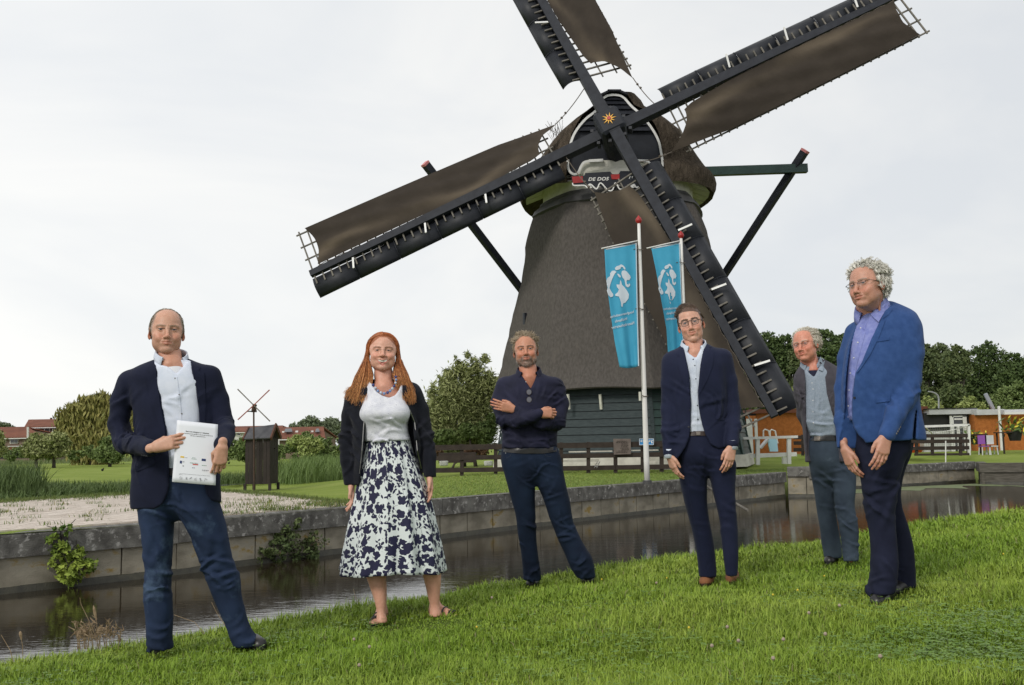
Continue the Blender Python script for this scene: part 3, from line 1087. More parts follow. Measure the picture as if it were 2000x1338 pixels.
# water
WATER = bpy.data.materials.new('canal_water'); WATER.use_nodes = True
_t = WATER.node_tree; _b = _t.nodes['Principled BSDF']
_b.inputs['Base Color'].default_value = (.022, .016, .009, 1); _b.inputs['Roughness'].default_value = .035
_b.inputs['IOR'].default_value = 1.5; _b.inputs['Specular IOR Level'].default_value = .75
_tc = _t.nodes.new('ShaderNodeTexCoord')
def _rip(sc, st, bs, rot, prev=None):
 m_ = _t.nodes.new('ShaderNodeMapping'); m_.inputs['Scale'].default_value = st; m_.inputs['Rotation'].default_value = (0, 0, rot)
 n_ = _t.nodes.new('ShaderNodeTexNoise'); n_.inputs['Scale'].default_value = sc; n_.inputs['Detail'].default_value = 3
 b_ = _t.nodes.new('ShaderNodeBump'); b_.inputs['Strength'].default_value = bs; b_.inputs['Distance'].default_value = .02
 _t.links.new(_tc.outputs['Object'], m_.inputs[0]); _t.links.new(m_.outputs[0], n_.inputs[0]); _t.links.new(n_.outputs[0], b_.inputs['Height'])
 if prev: _t.links.new(prev.outputs[0], b_.inputs['Normal'])
 return b_
_r1 = _rip(1.1, (1, 2.2, 1), .16, .15); _r2 = _rip(5.0, (1, 3.0, 1), .085, .3, _r1)
_t.links.new(_r2.outputs[0], _b.inputs['Normal'])
V, F = grid(-60, 90, 2, -20, 60, 2, lambda X, Y: 0 * X)
struct('canal_water', V, F, WATER)

# quay line (the outer face of the cap), near end to the corner, then the far basin
QZ = .82
QL = [gz(x, y, QZ)[:2] for x, y in [(0, 1043), (350, 1018), (700, 989), (864, 974), (1140, 952), (1536, 922)]]
QL = [QL[0] + (QL[0] - QL[1]) * 5.0] + QL
PIER = [QL[-1], QL[-1] + np.array([1.15, -.35]), np.array([11.3, 35.9])]
FZ = .825
FAR = [np.array([11.3, 35.9]), gz(1768, 949, 0)[:2] + np.array([-.3, -.4]), gz(1908, 940.5, 0)[:2]]
FAR2 = [FAR[-1], gz(1915, 946, 0)[:2], gz(2000, 946, 0)[:2] , gz(2000, 946, 0)[:2] + np.array([22, 1.0])]
ALL = [np.array(p, float) for p in QL + PIER[1:] + FAR[1:] + FAR2[1:]]
ALLP = np.array(ALL)
def land_z(x, y):
 P = np.stack([np.ravel(x), np.ravel(y)], 1)
 d = np.abs(side_dist(P, ALLP))
 X, Y = P[:, 0], P[:, 1]
 z = .80 + .28 * sstep(2.0, 9.0, d) * sstep(-4, 3, X) + .02 * np.sin(X * .8 + Y * .5)
 fld = sstep(-2.5, -7.5, X + .05 * (Y - 20)) * sstep(3.8, 7.5, d)          # polder meadow to the left lies lower
 z = z - .34 * fld
 dt = DITCH(P); z = z - .5 * np.exp(-(dt / .75) ** 2)
 return z.reshape(np.shape(x))
DL = np.array([gz(x, y, .35)[:2] for x, y in [(-200, 1010), (60, 981), (200, 969), (330, 961), (460, 951), (560, 948), (700, 940)]])
def DITCH(P): return np.abs(side_dist(P, DL))
# land sheet: constrained triangulation, fine near the quay and coarse to the horizon
pts = [Vector(p) for p in ALLP.tolist()]
nb = len(pts)
outer = [Vector(q) for q in [(1800, 30), (1800, 2500), (-1800, 2500), (-1800, ALLP[0][1])]]
pts += outer
loop = list(range(len(pts)))
for gy in np.arange(6, 66, .9):
 for gx in np.arange(-34, 46, .9):
  q = np.array([[gx, gy]])
  pts.append(Vector((float(gx + RNG.uniform(-.2, .2)), float(gy + RNG.uniform(-.2, .2)))))
for gy in np.geomspace(68, 2300, 26):
 for gx in np.linspace(-1.0, 1.0, 26) * (gy * 1.1 + 30): pts.append(Vector((float(gx), float(gy))))
inside = []
poly = [tuple(p) for p in ALLP.tolist()] + [tuple(v) for v in outer]
pp = np.array([[v.x, v.y] for v in pts[len(loop):]])
dd = np.abs(side_dist(pp, ALLP))
ok = [inpoly(p[0], p[1], poly) and d_ > .4 for p, d_ in zip(pp, dd)]
pts = pts[:len(loop)] + [v for v, k in zip(pts[len(loop):], ok) if k]
r_ = delaunay_2d_cdt(pts, [], [loop], 1, 1e-4)
lv = np.array([[v.x, v.y] for v in r_[0]])
lz = land_z(lv[:, 0], lv[:, 1])
LAWN2 = mat('mown_lawn', rgb(.170, .230, .040), rgb(.235, .285, .068), scale=.55, rough=.95, bump=.7, bscale=34, detail=10, c3=rgb(.13, .15, .05), scale3=2.5, cov3=.62, bdist=.04, spec=.08)
struct('lawn', np.column_stack([lv, lz]), [tuple(f) for f in r_[2]], LAWN2, True)
# ditch water strip
DW = bpy.data.materials.new('ditch_water'); DW.use_nodes = True
DW.node_tree.nodes['Principled BSDF'].inputs['Base Color'].default_value = (.05, .05, .04, 1)
DW.node_tree.nodes['Principled BSDF'].inputs['Roughness'].default_value = .12; DW.node_tree.nodes['Principled BSDF'].inputs['Specular IOR Level'].default_value = .8
Vd = [];
for i, p in enumerate(DL):
 t_ = DL[min(i + 1, len(DL) - 1)] - DL[max(i - 1, 0)]; t_ /= np.linalg.norm(t_); nrm_ = np.array([-t_[1], t_[0]])
 Vd += [(*(p + nrm_ * .55), .46), (*(p - nrm_ * .55), .46)]
struct('ditch_water', Vd, [(2 * i, 2 * i + 1, 2 * i + 3, 2 * i + 2) for i in range(len(DL) - 1)], DW)

# ---- quay wall: caps and panels one by one
CONC = mat('weathered_cap_concrete', rgb(.070, .066, .060), rgb(.17, .165, .150), scale=5, rough=.92, bump=.8, bscale=45, c3=rgb(.34, .33, .31), scale3=8, cov3=.56, detail=10)
PANC = mat('stained_panel_concrete', rgb(.18, .160, .120), rgb(.34, .31, .245), scale=2.2, rough=.92, bump=.5, bscale=40, c3=rgb(.27, .19, .06), scale3=2.2, cov3=.58, detail=10, stretch=(1, 1, 1.6))
WETC = mat('wet_algae_concrete', rgb(.020, .019, .012), rgb(.045, .042, .026), scale=6, rough=.5, bump=.5, bscale=40)
def along(line, step):
 out = [];
 for a, b in zip(line[:-1], line[1:]):
  L_ = np.linalg.norm(b - a); n = max(1, round(L_ / step))
  for i in range(n): out.append((a + (b - a) * i / n, a + (b - a) * (i + 1) / n))
 return out
def quay(line, z, label, capd=.30, caph=.33, pw=.78, cat='quay wall', capname='cap_block', cm=None, pm=None):
 q = empty('quay_wall', (*line[len(line) // 2], 0), label, cat)
 line = [np.array(p, float) for p in line]
 def shift(p, nrm, o): return p + nrm * o
 for (a, b) in along(line, 2.6):
  d = (b - a) / np.linalg.norm(b - a); n = np.array([-d[1], d[0]])      # n points inland
  a2, b2 = a + d * .006, b - d * .006; jz = RNG.uniform(-.006, .006)
  # front face with slightly broken arris
  m = 5; V = []; F = []
  for i in range(m + 1):
   p = a2 + (b2 - a2) * i / m; e = RNG.uniform(0, .012)
   V += [(*(p - n * .0), z - caph + jz), (*(p - n * .0), z - .025 + jz - e), (*(p + n * (.02 + e)), z + jz), (*(p + n * capd), z + jz), (*(p + n * capd), z - caph)]
  for i in range(m):
   for j in range(4): F.append((i * 5 + j, (i + 1) * 5 + j, (i + 1) * 5 + j + 1, i * 5 + j + 1))
   F.append((i * 5 + 4, (i + 1) * 5 + 4, (i + 1) * 5, i * 5))
  F += [(0, 1, 2, 3, 4), tuple(m * 5 + k for k in (4, 3, 2, 1, 0))]
  part(capname, V, F, cm or CONC, q)
 for (a, b) in along(line, pw):
  d = (b - a) / np.linalg.norm(b - a); n = np.array([-d[1], d[0]])
  a2, b2 = a + d * .012, b - d * .012; o = .07 + RNG.uniform(-.008, .008); o2 = o + RNG.uniform(-.006, .006)
  zt = z - caph - .002
  V = []
  for p, oo in ((a2, o), (b2, o2)):
   V += [(*(p + n * oo), -.6), (*(p + n * oo), zt), (*(p + n * (oo + .1)), zt), (*(p + n * (oo + .1)), -.6)]
  part('panel', V, [(0, 1, 5, 4), (1, 2, 6, 5), (2, 3, 7, 6), (3, 0, 4, 7), (0, 3, 2, 1), (4, 5, 6, 7)], pm or PANC, q)
  # wet foot of the wall
 for (a, b) in along(line, 3.1):
  d = (b - a) / np.linalg.norm(b - a); n = np.array([-d[1], d[0]])
  V = []
  m = 8
  for i in range(m + 1):
   p = a + (b - a) * i / m
   V += [(*(p + n * .045), -.5), (*(p + n * .050), .075 + RNG.uniform(-.03, .03)), (*(p + n * .075), .10)]
  F = []
  for i in range(m):
   for j in range(2): F.append((i * 3 + j, (i + 1) * 3 + j, (i + 1) * 3 + j + 1, i * 3 + j + 1))
  part('wet_footing', V, F, WETC, q, smooth=True)
 # backing so nothing shows through the joints
 V = [];
 for i, p in enumerate(line):
  a = line[max(i - 1, 0)]; b = line[min(i + 1, len(line) - 1)]; d = (b - a) / np.linalg.norm(b - a); n = np.array([-d[1], d[0]])
  V += [(*(p + n * .14), -.6), (*(p + n * .14), z - .02)]
 part('backing', V, [(2 * i, 2 * i + 1, 2 * i + 3, 2 * i + 2) for i in range(len(line) - 1)], WETC, q)
 return q
quay(QL, QZ, 'long concrete canal wall with mossy cap below the mill lawn')
quay([PIER[0] + np.array([.02, 0]), PIER[1]], QZ + .16, 'square brick-built end pier of the canal wall under the white railing', capd=.7, caph=.30, pw=.6, cat='pier')
quay([PIER[1], PIER[2]], QZ + .1, 'short return wall of the canal wall running back to the bridge', capd=.5, pw=.9)
quay(FAR, FZ, 'far basin wall of pale square concrete panels behind the two right men', capd=.35, caph=.30, pw=.62)
WOODW = mat('grey_timber_revetment', rgb(.07, .062, .05), rgb(.13, .12, .10), scale=3, rough=.9, stretch=(1, 1, 8), bump=.4)
quay(FAR2, FZ, 'grey plank revetment at the right edge of the basin', capd=.3, caph=.36, pw=2.4, pm=WOODW, cm=WOODW, capname='plank')
# duckweed at the foot of the far wall
DUCK = mat('duckweed', rgb(.10, .13, .05), rgb(.17, .20, .09), scale=4, rough=.8, bump=.5)
V = [];
dl = [FAR[0] + np.array([.2, -.2]), FAR[1] + np.array([.15, -.25]), gz(1905, 945, 0)[:2], gz(2000, 949, 0)[:2] + np.array([0, -.3])]
dl = [a + (b - a) * t for a, b in zip(dl[:-1], dl[1:]) for t in np.linspace(0, 1, 9)[:-1]]
for i, p in enumerate(dl):
 wd = 1.1 + .5 * math.sin(i * 1.3) + RNG.uniform(-.2, .3)
 V += [(p[0], p[1], .004), (p[0] + .1, p[1] - wd * 1.5, .004)]
tag(part('duckweed', V, [(2 * i, 2 * i + 1, 2 * i + 3, 2 * i + 2) for i in range(len(dl) - 1)], DUCK), kind='stuff')

# ---- brick paving on the quay, left
PAV = mat('pale_paver', rgb(.52, .45, .385), rgb(.62, .55, .485), scale=3, rough=.9, bump=.3, bscale=80, c3=rgb(.26, .21, .16), scale3=1.3, cov3=.6)
SAND = mat('joint_sand', rgb(.16, .14, .10), rgb(.26, .22, .17), scale=20, rough=1, bump=.5)
pv_o = QL[1]; pv_d = (QL[3] - QL[1]) / np.linalg.norm(QL[3] - QL[1]); pv_n = np.array([-pv_d[1], pv_d[0]])
PAVPX = [(-420, 1070), (0, 1040), (350, 1016), (690, 988), (655, 981), (600, 976), (520, 967), (430, 961), (330, 962), (240, 968), (120, 975), (0, 982), (-420, 1005)]
PAVW = [tuple(gz(x, y, .81)[:2]) for x, y in PAVPX]
V = [(x, y, .812) for x, y in PAVW]
tag(part('paving_bed', V, [tuple(range(len(V)))], SAND), kind='structure')
pav = tag(bpy.data.objects.new('pavement', None), kind='structure'); pav.location = (PAVW[2][0], PAVW[2][1], .81); COL.objects.link(pav); WPOS['pavement'] = np.array([PAVW[2][0], PAVW[2][1], .81])
cells = []
for r_i in range(0, 120):
 for c_i in range(-110, 130):
  u = (c_i + .5 * (r_i % 2)) * .205; v = .36 + r_i * .105
  c = pv_o + pv_d * (u + .1) + pv_n * v
  if inpoly(c[0], c[1], PAVW): cells.append((np.hypot(c[0], c[1]), c, RNG.uniform(0, .007)))
cells.sort(key=lambda t: t[0])
vis = [c for c in cells if c[1][1] > 11.5 and c[1][0] > -c[1][1] * .56]
near = vis[:300]; ids = {id(c) for c in near}
bxv = np.array([[sx * .0985, sy * .0485, sz] for sx in (-1, 1) for sy in (-1, 1) for sz in (-.03, 0)], float)
ang = math.atan2(pv_d[1], pv_d[0]); cs, sn = math.cos(ang), math.sin(ang)
bw = np.column_stack([bxv[:, 0] * cs - bxv[:, 1] * sn, bxv[:, 0] * sn + bxv[:, 1] * cs, bxv[:, 2]])
BF = [(0, 1, 3, 2), (4, 6, 7, 5), (0, 4, 5, 1), (2, 3, 7, 6), (1, 5, 7, 3)]
pme = mesh_of('paver', bw, BF, PAV)
for _, c, j in near:
 o = bpy.data.objects.new('paver', pme); o.parent = pav; o.location = (c[0] - pav.location[0], c[1] - pav.location[1], .022 + j - .81 + .81 - .0); COL.objects.link(o)
mb = MB()
for t_ in cells:
 if id(t_) in ids: continue
 _, c, j = t_
 mb.add(bw + np.array([c[0], c[1], .832 + j]), BF)
tag(mb.out('paver', PAV, pav), kind='stuff')
# ------------------------------------------------------------------ the windmill
THATCH = mat('weathered_thatch', rgb(.078, .071, .065), rgb(.108, .098, .090), scale=14, rough=.97, bump=.5, bscale=55, detail=12, stretch=(1, 1, .45), c3=rgb(.115, .102, .092), scale3=1.2, cov3=.60, bdist=.05, spec=.1)
THATCHC = mat('cap_thatch', rgb(.060, .048, .036), rgb(.115, .092, .070), scale=8, rough=.97, bump=1.0, bscale=26, detail=12, stretch=(1, 1, .35), bdist=.10, spec=.1)
TARP = mat('tarred_wood', rgb(.010, .012, .018), rgb(.018, .021, .029), scale=4, rough=.62, bump=.2, bscale=30, spec=.3)
TARP2 = mat('black_gable_paint', rgb(.008, .010, .016), rgb(.013, .016, .024), scale=3, rough=.5, bump=.15, bscale=20, spec=.35)
SHEET = mat('dark_curved_sheet', rgb(.009, .011, .015), rgb(.016, .018, .024), scale=3, rough=.52, spec=.35)
LATT = mat('grey_lattice_wood', rgb(.10, .092, .078), rgb(.18, .165, .14), scale=6, rough=.85)
CANVAS = mat('brown_sail_canvas', rgb(.85, .85, .85), rgb(1, 1, 1), scale=1.3, rough=.93, bump=.5, bscale=7, detail=8, spec=.1, attr='Col')
CREAM = mat('cream_paint', rgb(.50, .50, .42), rgb(.62, .61, .54), scale=4, rough=.6, c3=rgb(.30, .31, .24), scale3=3, cov3=.70)
WHITEP = mat('white_gloss_paint', rgb(.70, .70, .68), rgb(.78, .78, .76), scale=5, rough=.45)
REDP = mat('red_paint', rgb(.30, .012, .012), rgb(.38, .02, .018), scale=5, rough=.45)
PINKP = mat('faded_red_end_grain', rgb(.55, .20, .20), rough=.7)
GREENP = mat('dark_green_paint', rgb(.012, .035, .030), rgb(.018, .048, .040), scale=4, rough=.5)
TEALB = mat('grey_teal_board', rgb(.026, .038, .041), rgb(.042, .057, .060), scale=5, rough=.7, stretch=(1, 1, 5), bump=.3, bscale=22, spec=.3)
ZINC = mat('dark_zinc_skirt', rgb(.040, .040, .042), rgb(.065, .064, .064), scale=3, rough=.6)
YELP = mat('yellow_paint', rgb(.75, .40, .04), rough=.45)
STONEF = mat('white_foundation', rgb(.45, .43, .38), rgb(.58, .56, .50), scale=4, rough=.85)
ROPE = mat('rope', rgb(.12, .10, .08), rough=.9)

def text_mesh(s, size=1.0, bold=0.0, shear=0.0, spacing=1.0):
 cu = bpy.data.curves.new('t', 'FONT'); cu.body = s; cu.size = size; cu.align_x = 'LEFT'; cu.offset = bold; cu.shear = shear; cu.space_character = spacing
 to = bpy.data.objects.new('t', cu); COL.objects.link(to)
 dg = bpy.context.evaluated_depsgraph_get(); me = bpy.data.meshes.new_from_object(to.evaluated_get(dg))
 bpy.data.objects.remove(to)
 X = np.array([v.co[:] for v in me.vertices]); F = [tuple(p.vertices) for p in me.polygons]
 bpy.data.meshes.remove(me)
 return X, F

MC = np.array([4.53, 40.0])
def windmill():
 GZ = 1.1
 root = empty('windmill', (MC[0], MC[1], GZ), 'tall thatched windmill with four cloth-covered sails and dark tarred cap front', 'windmill')
 # ---- thatched smock body: octagon, vertices at a0 + k*45 degrees from the camera side
 a0 = math.radians(5)
 prof = []
 for x, y in [(1044, 411), (1036, 432), (1026, 465), (1020, 520), (1013, 560), (1000, 606), (985, 671), (969, 740), (956, 776)]:
  p = at(x, y, 39.6); prof.append((p[2], MC[0] - p[0]))
 prof = prof[::-1]
 def octa(R, z, n_sub=6, rnd=.035):
  out = []
  for k in range(8):
   a, b = a0 + k * math.pi / 4, a0 + (k + 1) * math.pi / 4
   A_ = np.array([math.sin(a), -math.cos(a)]) * R; B_ = np.array([math.sin(b), -math.cos(b)]) * R
   for i in range(n_sub):
    t = i / n_sub; q = A_ + (B_ - A_) * t
    e = min(t, 1 - t); rr = 1 - rnd * .35 * math.exp(-(e / .07) ** 2)
    out.append((MC[0] + q[0] * rr, MC[1] + q[1] * rr, z))
  return out
 zz = np.array([p[0] for p in prof]); RR = np.array([p[1] for p in prof])
 zs = np.linspace(zz[0], zz[-1], 26); rs = smooth_interp(zs, zz, RR)
 V = []; n = 48; F = []
 # lower lip rolls under
 V += octa(rs[0] - .35, zs[0] + .12); V += octa(rs[0] - .06, zs[0] - .05)
 for z, r in zip(zs, rs): V += octa(r, z)
 V = np.array(V); V[:, 2] += 0
 # the eave lifts slightly in the middle of each facet
 for i in range(3 * n):
  k = i % 6; V[i, 2] += .10 * math.sin(math.pi * k / 6)
 V[3 * n:, :2] += RNG.normal(size=(len(V) - 3 * n, 2)) * .012
 nr = len(V) // n
 for i in range(nr - 1):
  for j in range(n): F.append((i * n + j, i * n + (j + 1) % n, (i + 1) * n + (j + 1) % n, (i + 1) * n + j))
 body = part('thatched_smock', V, F, THATCH, root)
 shade_auto(body, 30)
 # slit window in the thatch
 bb = bvh_of(V, F)
 h_ = bb.ray_cast(Vector(CAM.tolist()), Vector(ray(1025, 626).tolist()).normalized())
 if h_[0] is not None: MB().box(np.array(h_[0]), (.16, .10, .60), rotz(-1.09)).out('slit_window', TARP2, body)
 # ---- weatherboarded base
 zt, zb = zs[0] + .1, GZ + .22
 Rt, Rb = 4.75, 5.22
 def corner(k, z):
  a = a0 + k * math.pi / 4; R = Rt + (Rb - Rt) * (zt - z) / (zt - zb)
  return np.array([MC[0] + math.sin(a) * R, MC[1] - math.cos(a) * R, z])
 Vb = [corner(k, z) for z in (zb, zt) for k in range(8)]
 base = part('base_wall', Vb, [(k, (k + 1) % 8, 8 + (k + 1) % 8, 8 + k) for k in range(8)], TARP2, root)
 nb_ = 9
 for k in (-2, -1, 0, 1, -3, 2):
  for i in range(nb_):
   z0 = zb + (zt - zb) * i / nb_; z1 = z0 + (zt - zb) / nb_ - .022
   A_, B_, A2, B2 = corner(k, z0), corner(k + 1, z0), corner(k, z1), corner(k + 1, z1)
   nn = np.cross(B_ - A_, A2 - A_); nn /= np.linalg.norm(nn)
   if nn[:2] @ (A_[:2] - MC) < 0: nn = -nn
   e = (B_ - A_) / np.linalg.norm(B_ - A_) * .01
   P = [A_ + nn * .045 + e, B_ + nn * .045 - e, B2 + nn * .012 - e, A2 + nn * .012 + e]
   Q = [p - nn * .03 for p in P]
   part('board', P + Q, [(0, 1, 2, 3), (7, 6, 5, 4), (0, 4, 5, 1), (1, 5, 6, 2), (2, 6, 7, 3), (3, 7, 4, 0)], TEALB if k in (-1, -2, -3) else GREENP, base)
 for k in range(-3, 4):
  A_, B_ = corner(k, zb), corner(k, zt); o = A_ - np.array([MC[0], MC[1], A_[2]]); o /= np.linalg.norm(o)
  MB().beam(A_ + o * .06, B_ + o * .05, .12, .05, up=o).out('corner_post', TEALB if k <= 0 else GREENP, base)
 Vf = []
 for z, R in ((GZ - .2, 5.42), (zb + .03, 5.36)):
  for k in range(8):
   a = a0 + k * math.pi / 4; Vf.append((MC[0] + math.sin(a) * R, MC[1] - math.cos(a) * R, z))
 part('foundation', Vf, [(k, (k + 1) % 8, 8 + (k + 1) % 8, 8 + k) for k in range(8)] + [tuple(range(8, 16))], STONEF, root)
 for px in (1109, 1172):
  p = at(px, 770, 35.55)
  MB().beam(p, p + np.array([.04, .05, -.55]), .09, .07).out('bracket', CREAM, base)
 # ---- zinc skirt and cream curb
 def ringmesh(rz, mat_, name, par, n=40, oct_=False):
  V = []
  for R, z in rz:
   for k in range(n):
    a = 2 * math.pi * k / n + a0
    rr = R
    if oct_: rr = R * math.cos(math.pi / 8) / math.cos(((a - a0) % (math.pi / 4)) - math.pi / 8) * .55 + R * .45
    V.append((MC[0] + math.sin(a) * rr, MC[1] - math.cos(a) * rr, z))
  F = []
  for i in range(len(rz) - 1):
   for j in range(n): F.append((i * n + j, i * n + (j + 1) % n, (i + 1) * n + (j + 1) % n, (i + 1) * n + j))
  o = part(name, V, F, mat_, par); shade_auto(o, 30); return o
 z1 = at(1050, 424, 38)[2]; z2 = at(1200, 375, 36.8)[2]; z3 = at(1200, 352, 36.8)[2]
 zk = zs[-1]
 ringmesh([(3.40, zk - .38), (3.62, zk - .26), (3.52, zk - .05), (3.28, zk + .16), (3.26, zk + .26)], ZINC, 'zinc_skirt', root, oct_=True)
 ringmesh([(3.12, zk + .10), (3.12, zk + .95)], CREAM, 'curb_ring', root)
 # ---- cap: stacked outlines, flat in front, round behind
 YG = 37.35
 prof = [(385, 189), (375, 193), (362, 190), (345, 176), (320, 156), (292, 139), (268, 120), (243, 94), (228, 70), (215, 50), (200, 38), (186, 26)]
 cx = at(1203, 300, 40)[0]
 wf = {385: 92, 375: 94, 362: 94, 345: 93, 320: 93, 292: 88, 268: 80, 243: 66, 228: 56, 215: 40, 200: 27, 186: 22}
 rings = []
 for py, w_ in prof:
  yw = float(np.interp(py, [186, 200, 215, 228, 243, 268, 292, 320, 345], [37.7, 37.8, 38.0, 38.2, 38.5, 39.0, 39.4, 39.8, 40.1]))
  c = at(1203, py, yw); W = w_ / 1900 * yw * 1.02; z = c[2]
  WF = min(wf[py] / 1900 * YG * .99, W * .97)
  yb = yw + W * 1.05 + .3 + (41.5 - yw) * .8
  yf = YG - .06
  if py >= 362: WF = 98 / 1900 * 37; yf = 37.0
  pts_ = []
  m = 22
  for k in range(m + 1):           # from front right round the back to front left
   t = k / m * math.pi
   X = math.cos(t); Yv = math.sin(t)
   # widest at y=40
   pts_.append((cx + W * X, yw + (yb - yw) * Yv))
  cf = at(1202, py, YG)[0]
  front_r = [(cf + WF + (cx + W - cf - WF) * math.sin(q * math.pi / 2), yf + (yw - yf) * (1 - math.cos(q * math.pi / 2))) for q in (0, .2, .4, .6, .8)]
  front_l = [(cf - WF - (cf - WF - cx + W) * math.sin(q * math.pi / 2), yf + (yw - yf) * (1 - math.cos(q * math.pi / 2))) for q in (.8, .6, .4, .2, 0)]
  ring = front_r + pts_ + front_l
  rings.append([(x, y, z) for x, y in ring])
 n = len(rings[0]); V = [p for r in rings for p in r]; F = []
 for i in range(len(rings) - 1):
  for j in range(n - 1): F.append((i * n + j, i * n + j + 1, (i + 1) * n + j + 1, (i + 1) * n + j))
 F.append(tuple(range((len(rings) - 1) * n, len(rings) * n)))
 # underside of the rim
 inner = [(MC[0] + (x - MC[0]) * .80, MC[1] + (y - MC[1]) * .80, z + .20) for x, y, z in rings[0]]
 low = [(x * .985 + MC[0] * .015, y * .985 + MC[1] * .015, z - .16) for x, y, z in rings[0]]
 b0 = len(V); V += low; V += inner
 for j in range(n - 1): F.append((j + 1, j, b0 + j, b0 + j + 1)); F.append((b0 + j + 1, b0 + j, b0 + n + j, b0 + n + j + 1))
 V = np.array(V); V[:b0] += RNG.normal(size=(b0, 3)) * .018
 cap = part('cap', V, F, THATCHC, root); shade_auto(cap, 60)
 Vs = []
 for j in range(0, n): x, y, z = rings[0][j]; Vs += [(MC[0] + (x - MC[0]) * .95, MC[1] + (y - MC[1]) * .95, z - .10), (MC[0] + (x - MC[0]) * .76, MC[1] + (y - MC[1]) * .76, z + .16)]
 for j in range(0, n - 1, 1):
  if rings[0][j][1] < 41:
   q = np.array([Vs[2 * j], Vs[2 * j + 2], Vs[2 * j + 3], Vs[2 * j + 1]]); c = q.mean(0); q = c + (q - c) * .93
   part('soffit_board', list(q) + list(q + np.array([0, 0, .03])), [(3, 2, 1, 0), (4, 5, 6, 7), (0, 1, 5, 4), (1, 2, 6, 5), (2, 3, 7, 6), (3, 0, 4, 7)], CREAM, cap)
 # stray reed ends on the thatch to the left of the front
 mb = MB()
 for i in range(40):
  p = at(RNG.uniform(1068, 1092), RNG.uniform(236, 268), 38.6); mb.tube([p + np.array([.1, 0, -.4]), p + RNG.normal(size=3) * .12], .008, 3)
 mb.out('stray_reeds', THATCHC, cap)
 # ---- gable front
 G_ = lambda x, y, d=0.0: at(x, y, YG + d)
 outl = [(1178, 192), (1165, 215), (1143, 233), (1124, 257), (1114, 282), (1109, 315), (1111, 332), (1120, 340), (1129, 337), (1137, 321), (1147, 315), (1177, 313), (1230, 312), (1265, 315), (1275, 325), (1287, 332), (1294, 323), (1291, 296), (1285, 272), (1270, 246), (1250, 222), (1234, 208), (1220, 192), (1210, 186), (1188, 186)]
 gp = [G_(x, y) for x, y in outl]
 gable = MB().prism(gp, (0, .12, 0)).out('gable', TARP2, root)
 bz = [255, 244, 233, 222.5, 212.5, 203, 194.5, 187]
 def gx(y, side):
  L_ = [(185, 1187, 1211), (192, 1179, 1219), (215, 1166, 1242), (233, 1145, 1259), (257, 1125, 1277)]
  ys = [q[0] for q in L_]; return float(np.interp(y, ys, [q[1 + side] for q in L_]))
 for i in range(len(bz) - 1):
  a, b = bz[i], bz[i + 1] + 1.2
  P = [G_(gx(a, 0) + 2, a, -.16), G_(gx(a, 1) - 2, a, -.16), G_(gx(b, 1) - 2, b, -.06), G_(gx(b, 0) + 2, b, -.06)]
  Q = [p + np.array([0, .05, 0]) for p in P]
  part('gable_board', P + Q, [(0, 1, 2, 3), (7, 6, 5, 4), (0, 4, 5, 1), (1, 5, 6, 2), (2, 6, 7, 3), (3, 7, 4, 0)], TARP, gable)
 def strip(name, pts, wpx, m, par, d=-.2, th=.05, cl=False, g=G_):
  P = [np.array(p, float) for p in pts]; V = []; F = []
  for i, p in enumerate(P):
   a = P[i - 1] if i else P[0]; b = P[i + 1] if i < len(P) - 1 else P[-1]
   t = (b - a) / (np.linalg.norm(b - a) + 1e-9); nn = np.array([-t[1], t[0]]) * wpx / 2
   for s_ in (1, -1):
    for dd in (d, d + th): V.append(g(*(p + nn * s_), dd))
  for i in range(len(P) - 1):
   b = i * 4
   for q, w_ in ((0, 2), (2, 3), (3, 1), (1, 0)): F.append((b + q, b + w_, b + 4 + w_, b + 4 + q))
  F += [(0, 1, 3, 2), tuple(len(P) * 4 - 4 + k for k in (2, 3, 1, 0))]
  return part(name, V, F, m, par)
 def smooth_px(pts, n=4):
  P = np.array(pts, float); Q = np.vstack([2 * P[0] - P[1], P, 2 * P[-1] - P[-2]]); out = []
  for k in range(len(P) - 1):
   a, b, c, d = Q[k:k + 4]
   for t in np.linspace(0, 1, n, endpoint=False): out.append(.5 * (2 * b + (c - a) * t + (2 * a - 5 * b + 4 * c - d) * t * t + (-a + 3 * b - 3 * c + d) * t ** 3))
  out.append(P[-1]); return out
 strip('white_trim', smooth_px(outl[0:12]), 4.6, WHITEP, gable)
 strip('white_trim', smooth_px(outl[13:23]), 4.6, WHITEP, gable)
 strip('white_trim', smooth_px([(1178, 192), (1186, 187), (1199, 185), (1212, 187), (1220, 192)]), 4.2, WHITEP, gable)
 MB().beam(G_(1173, 188, -.1), G_(1188, 181, -.1), .45, .07).beam(G_(1186, 180, -.1), G_(1212, 180, -.1), .45, .07).beam(G_(1210, 181, -.1), G_(1225, 187, -.1), .45, .07).out('gable_capping', TARP, gable)
 MB().prism([G_(x, y, -.02) for x, y in [(1137, 321), (1147, 315), (1177, 313), (1230, 313), (1262, 316), (1272, 326), (1276, 337), (1246, 337), (1120, 341), (1129, 338)]], (0, .2, 0)).out('cream_beam', CREAM, gable)
 MB().beam(G_(1150, 314.5, -.12), G_(1178, 313, -.12), .08, .1).beam(G_(1245, 314, -.12), G_(1266, 315, -.12), .08, .1).out('moulding', WHITEP, gable)
 # name board
 Y2 = lambda x, y, d=0.0: at(x, y, 36.35 + d)
 nbp = [(1116, 344), (1141, 343), (1143, 338), (1192, 335), (1196, 340), (1208, 340), (1212, 334), (1262, 334), (1262, 366), (1236, 368), (1224, 371), (1216, 362), (1203, 358), (1199, 372), (1184, 372), (1172, 363), (1160, 366), (1148, 362), (1140, 362), (1118, 362)]
 nb2 = MB().prism([Y2(*p) for p in nbp], (0, .06, 0)).out('name_board', TARP2, root)
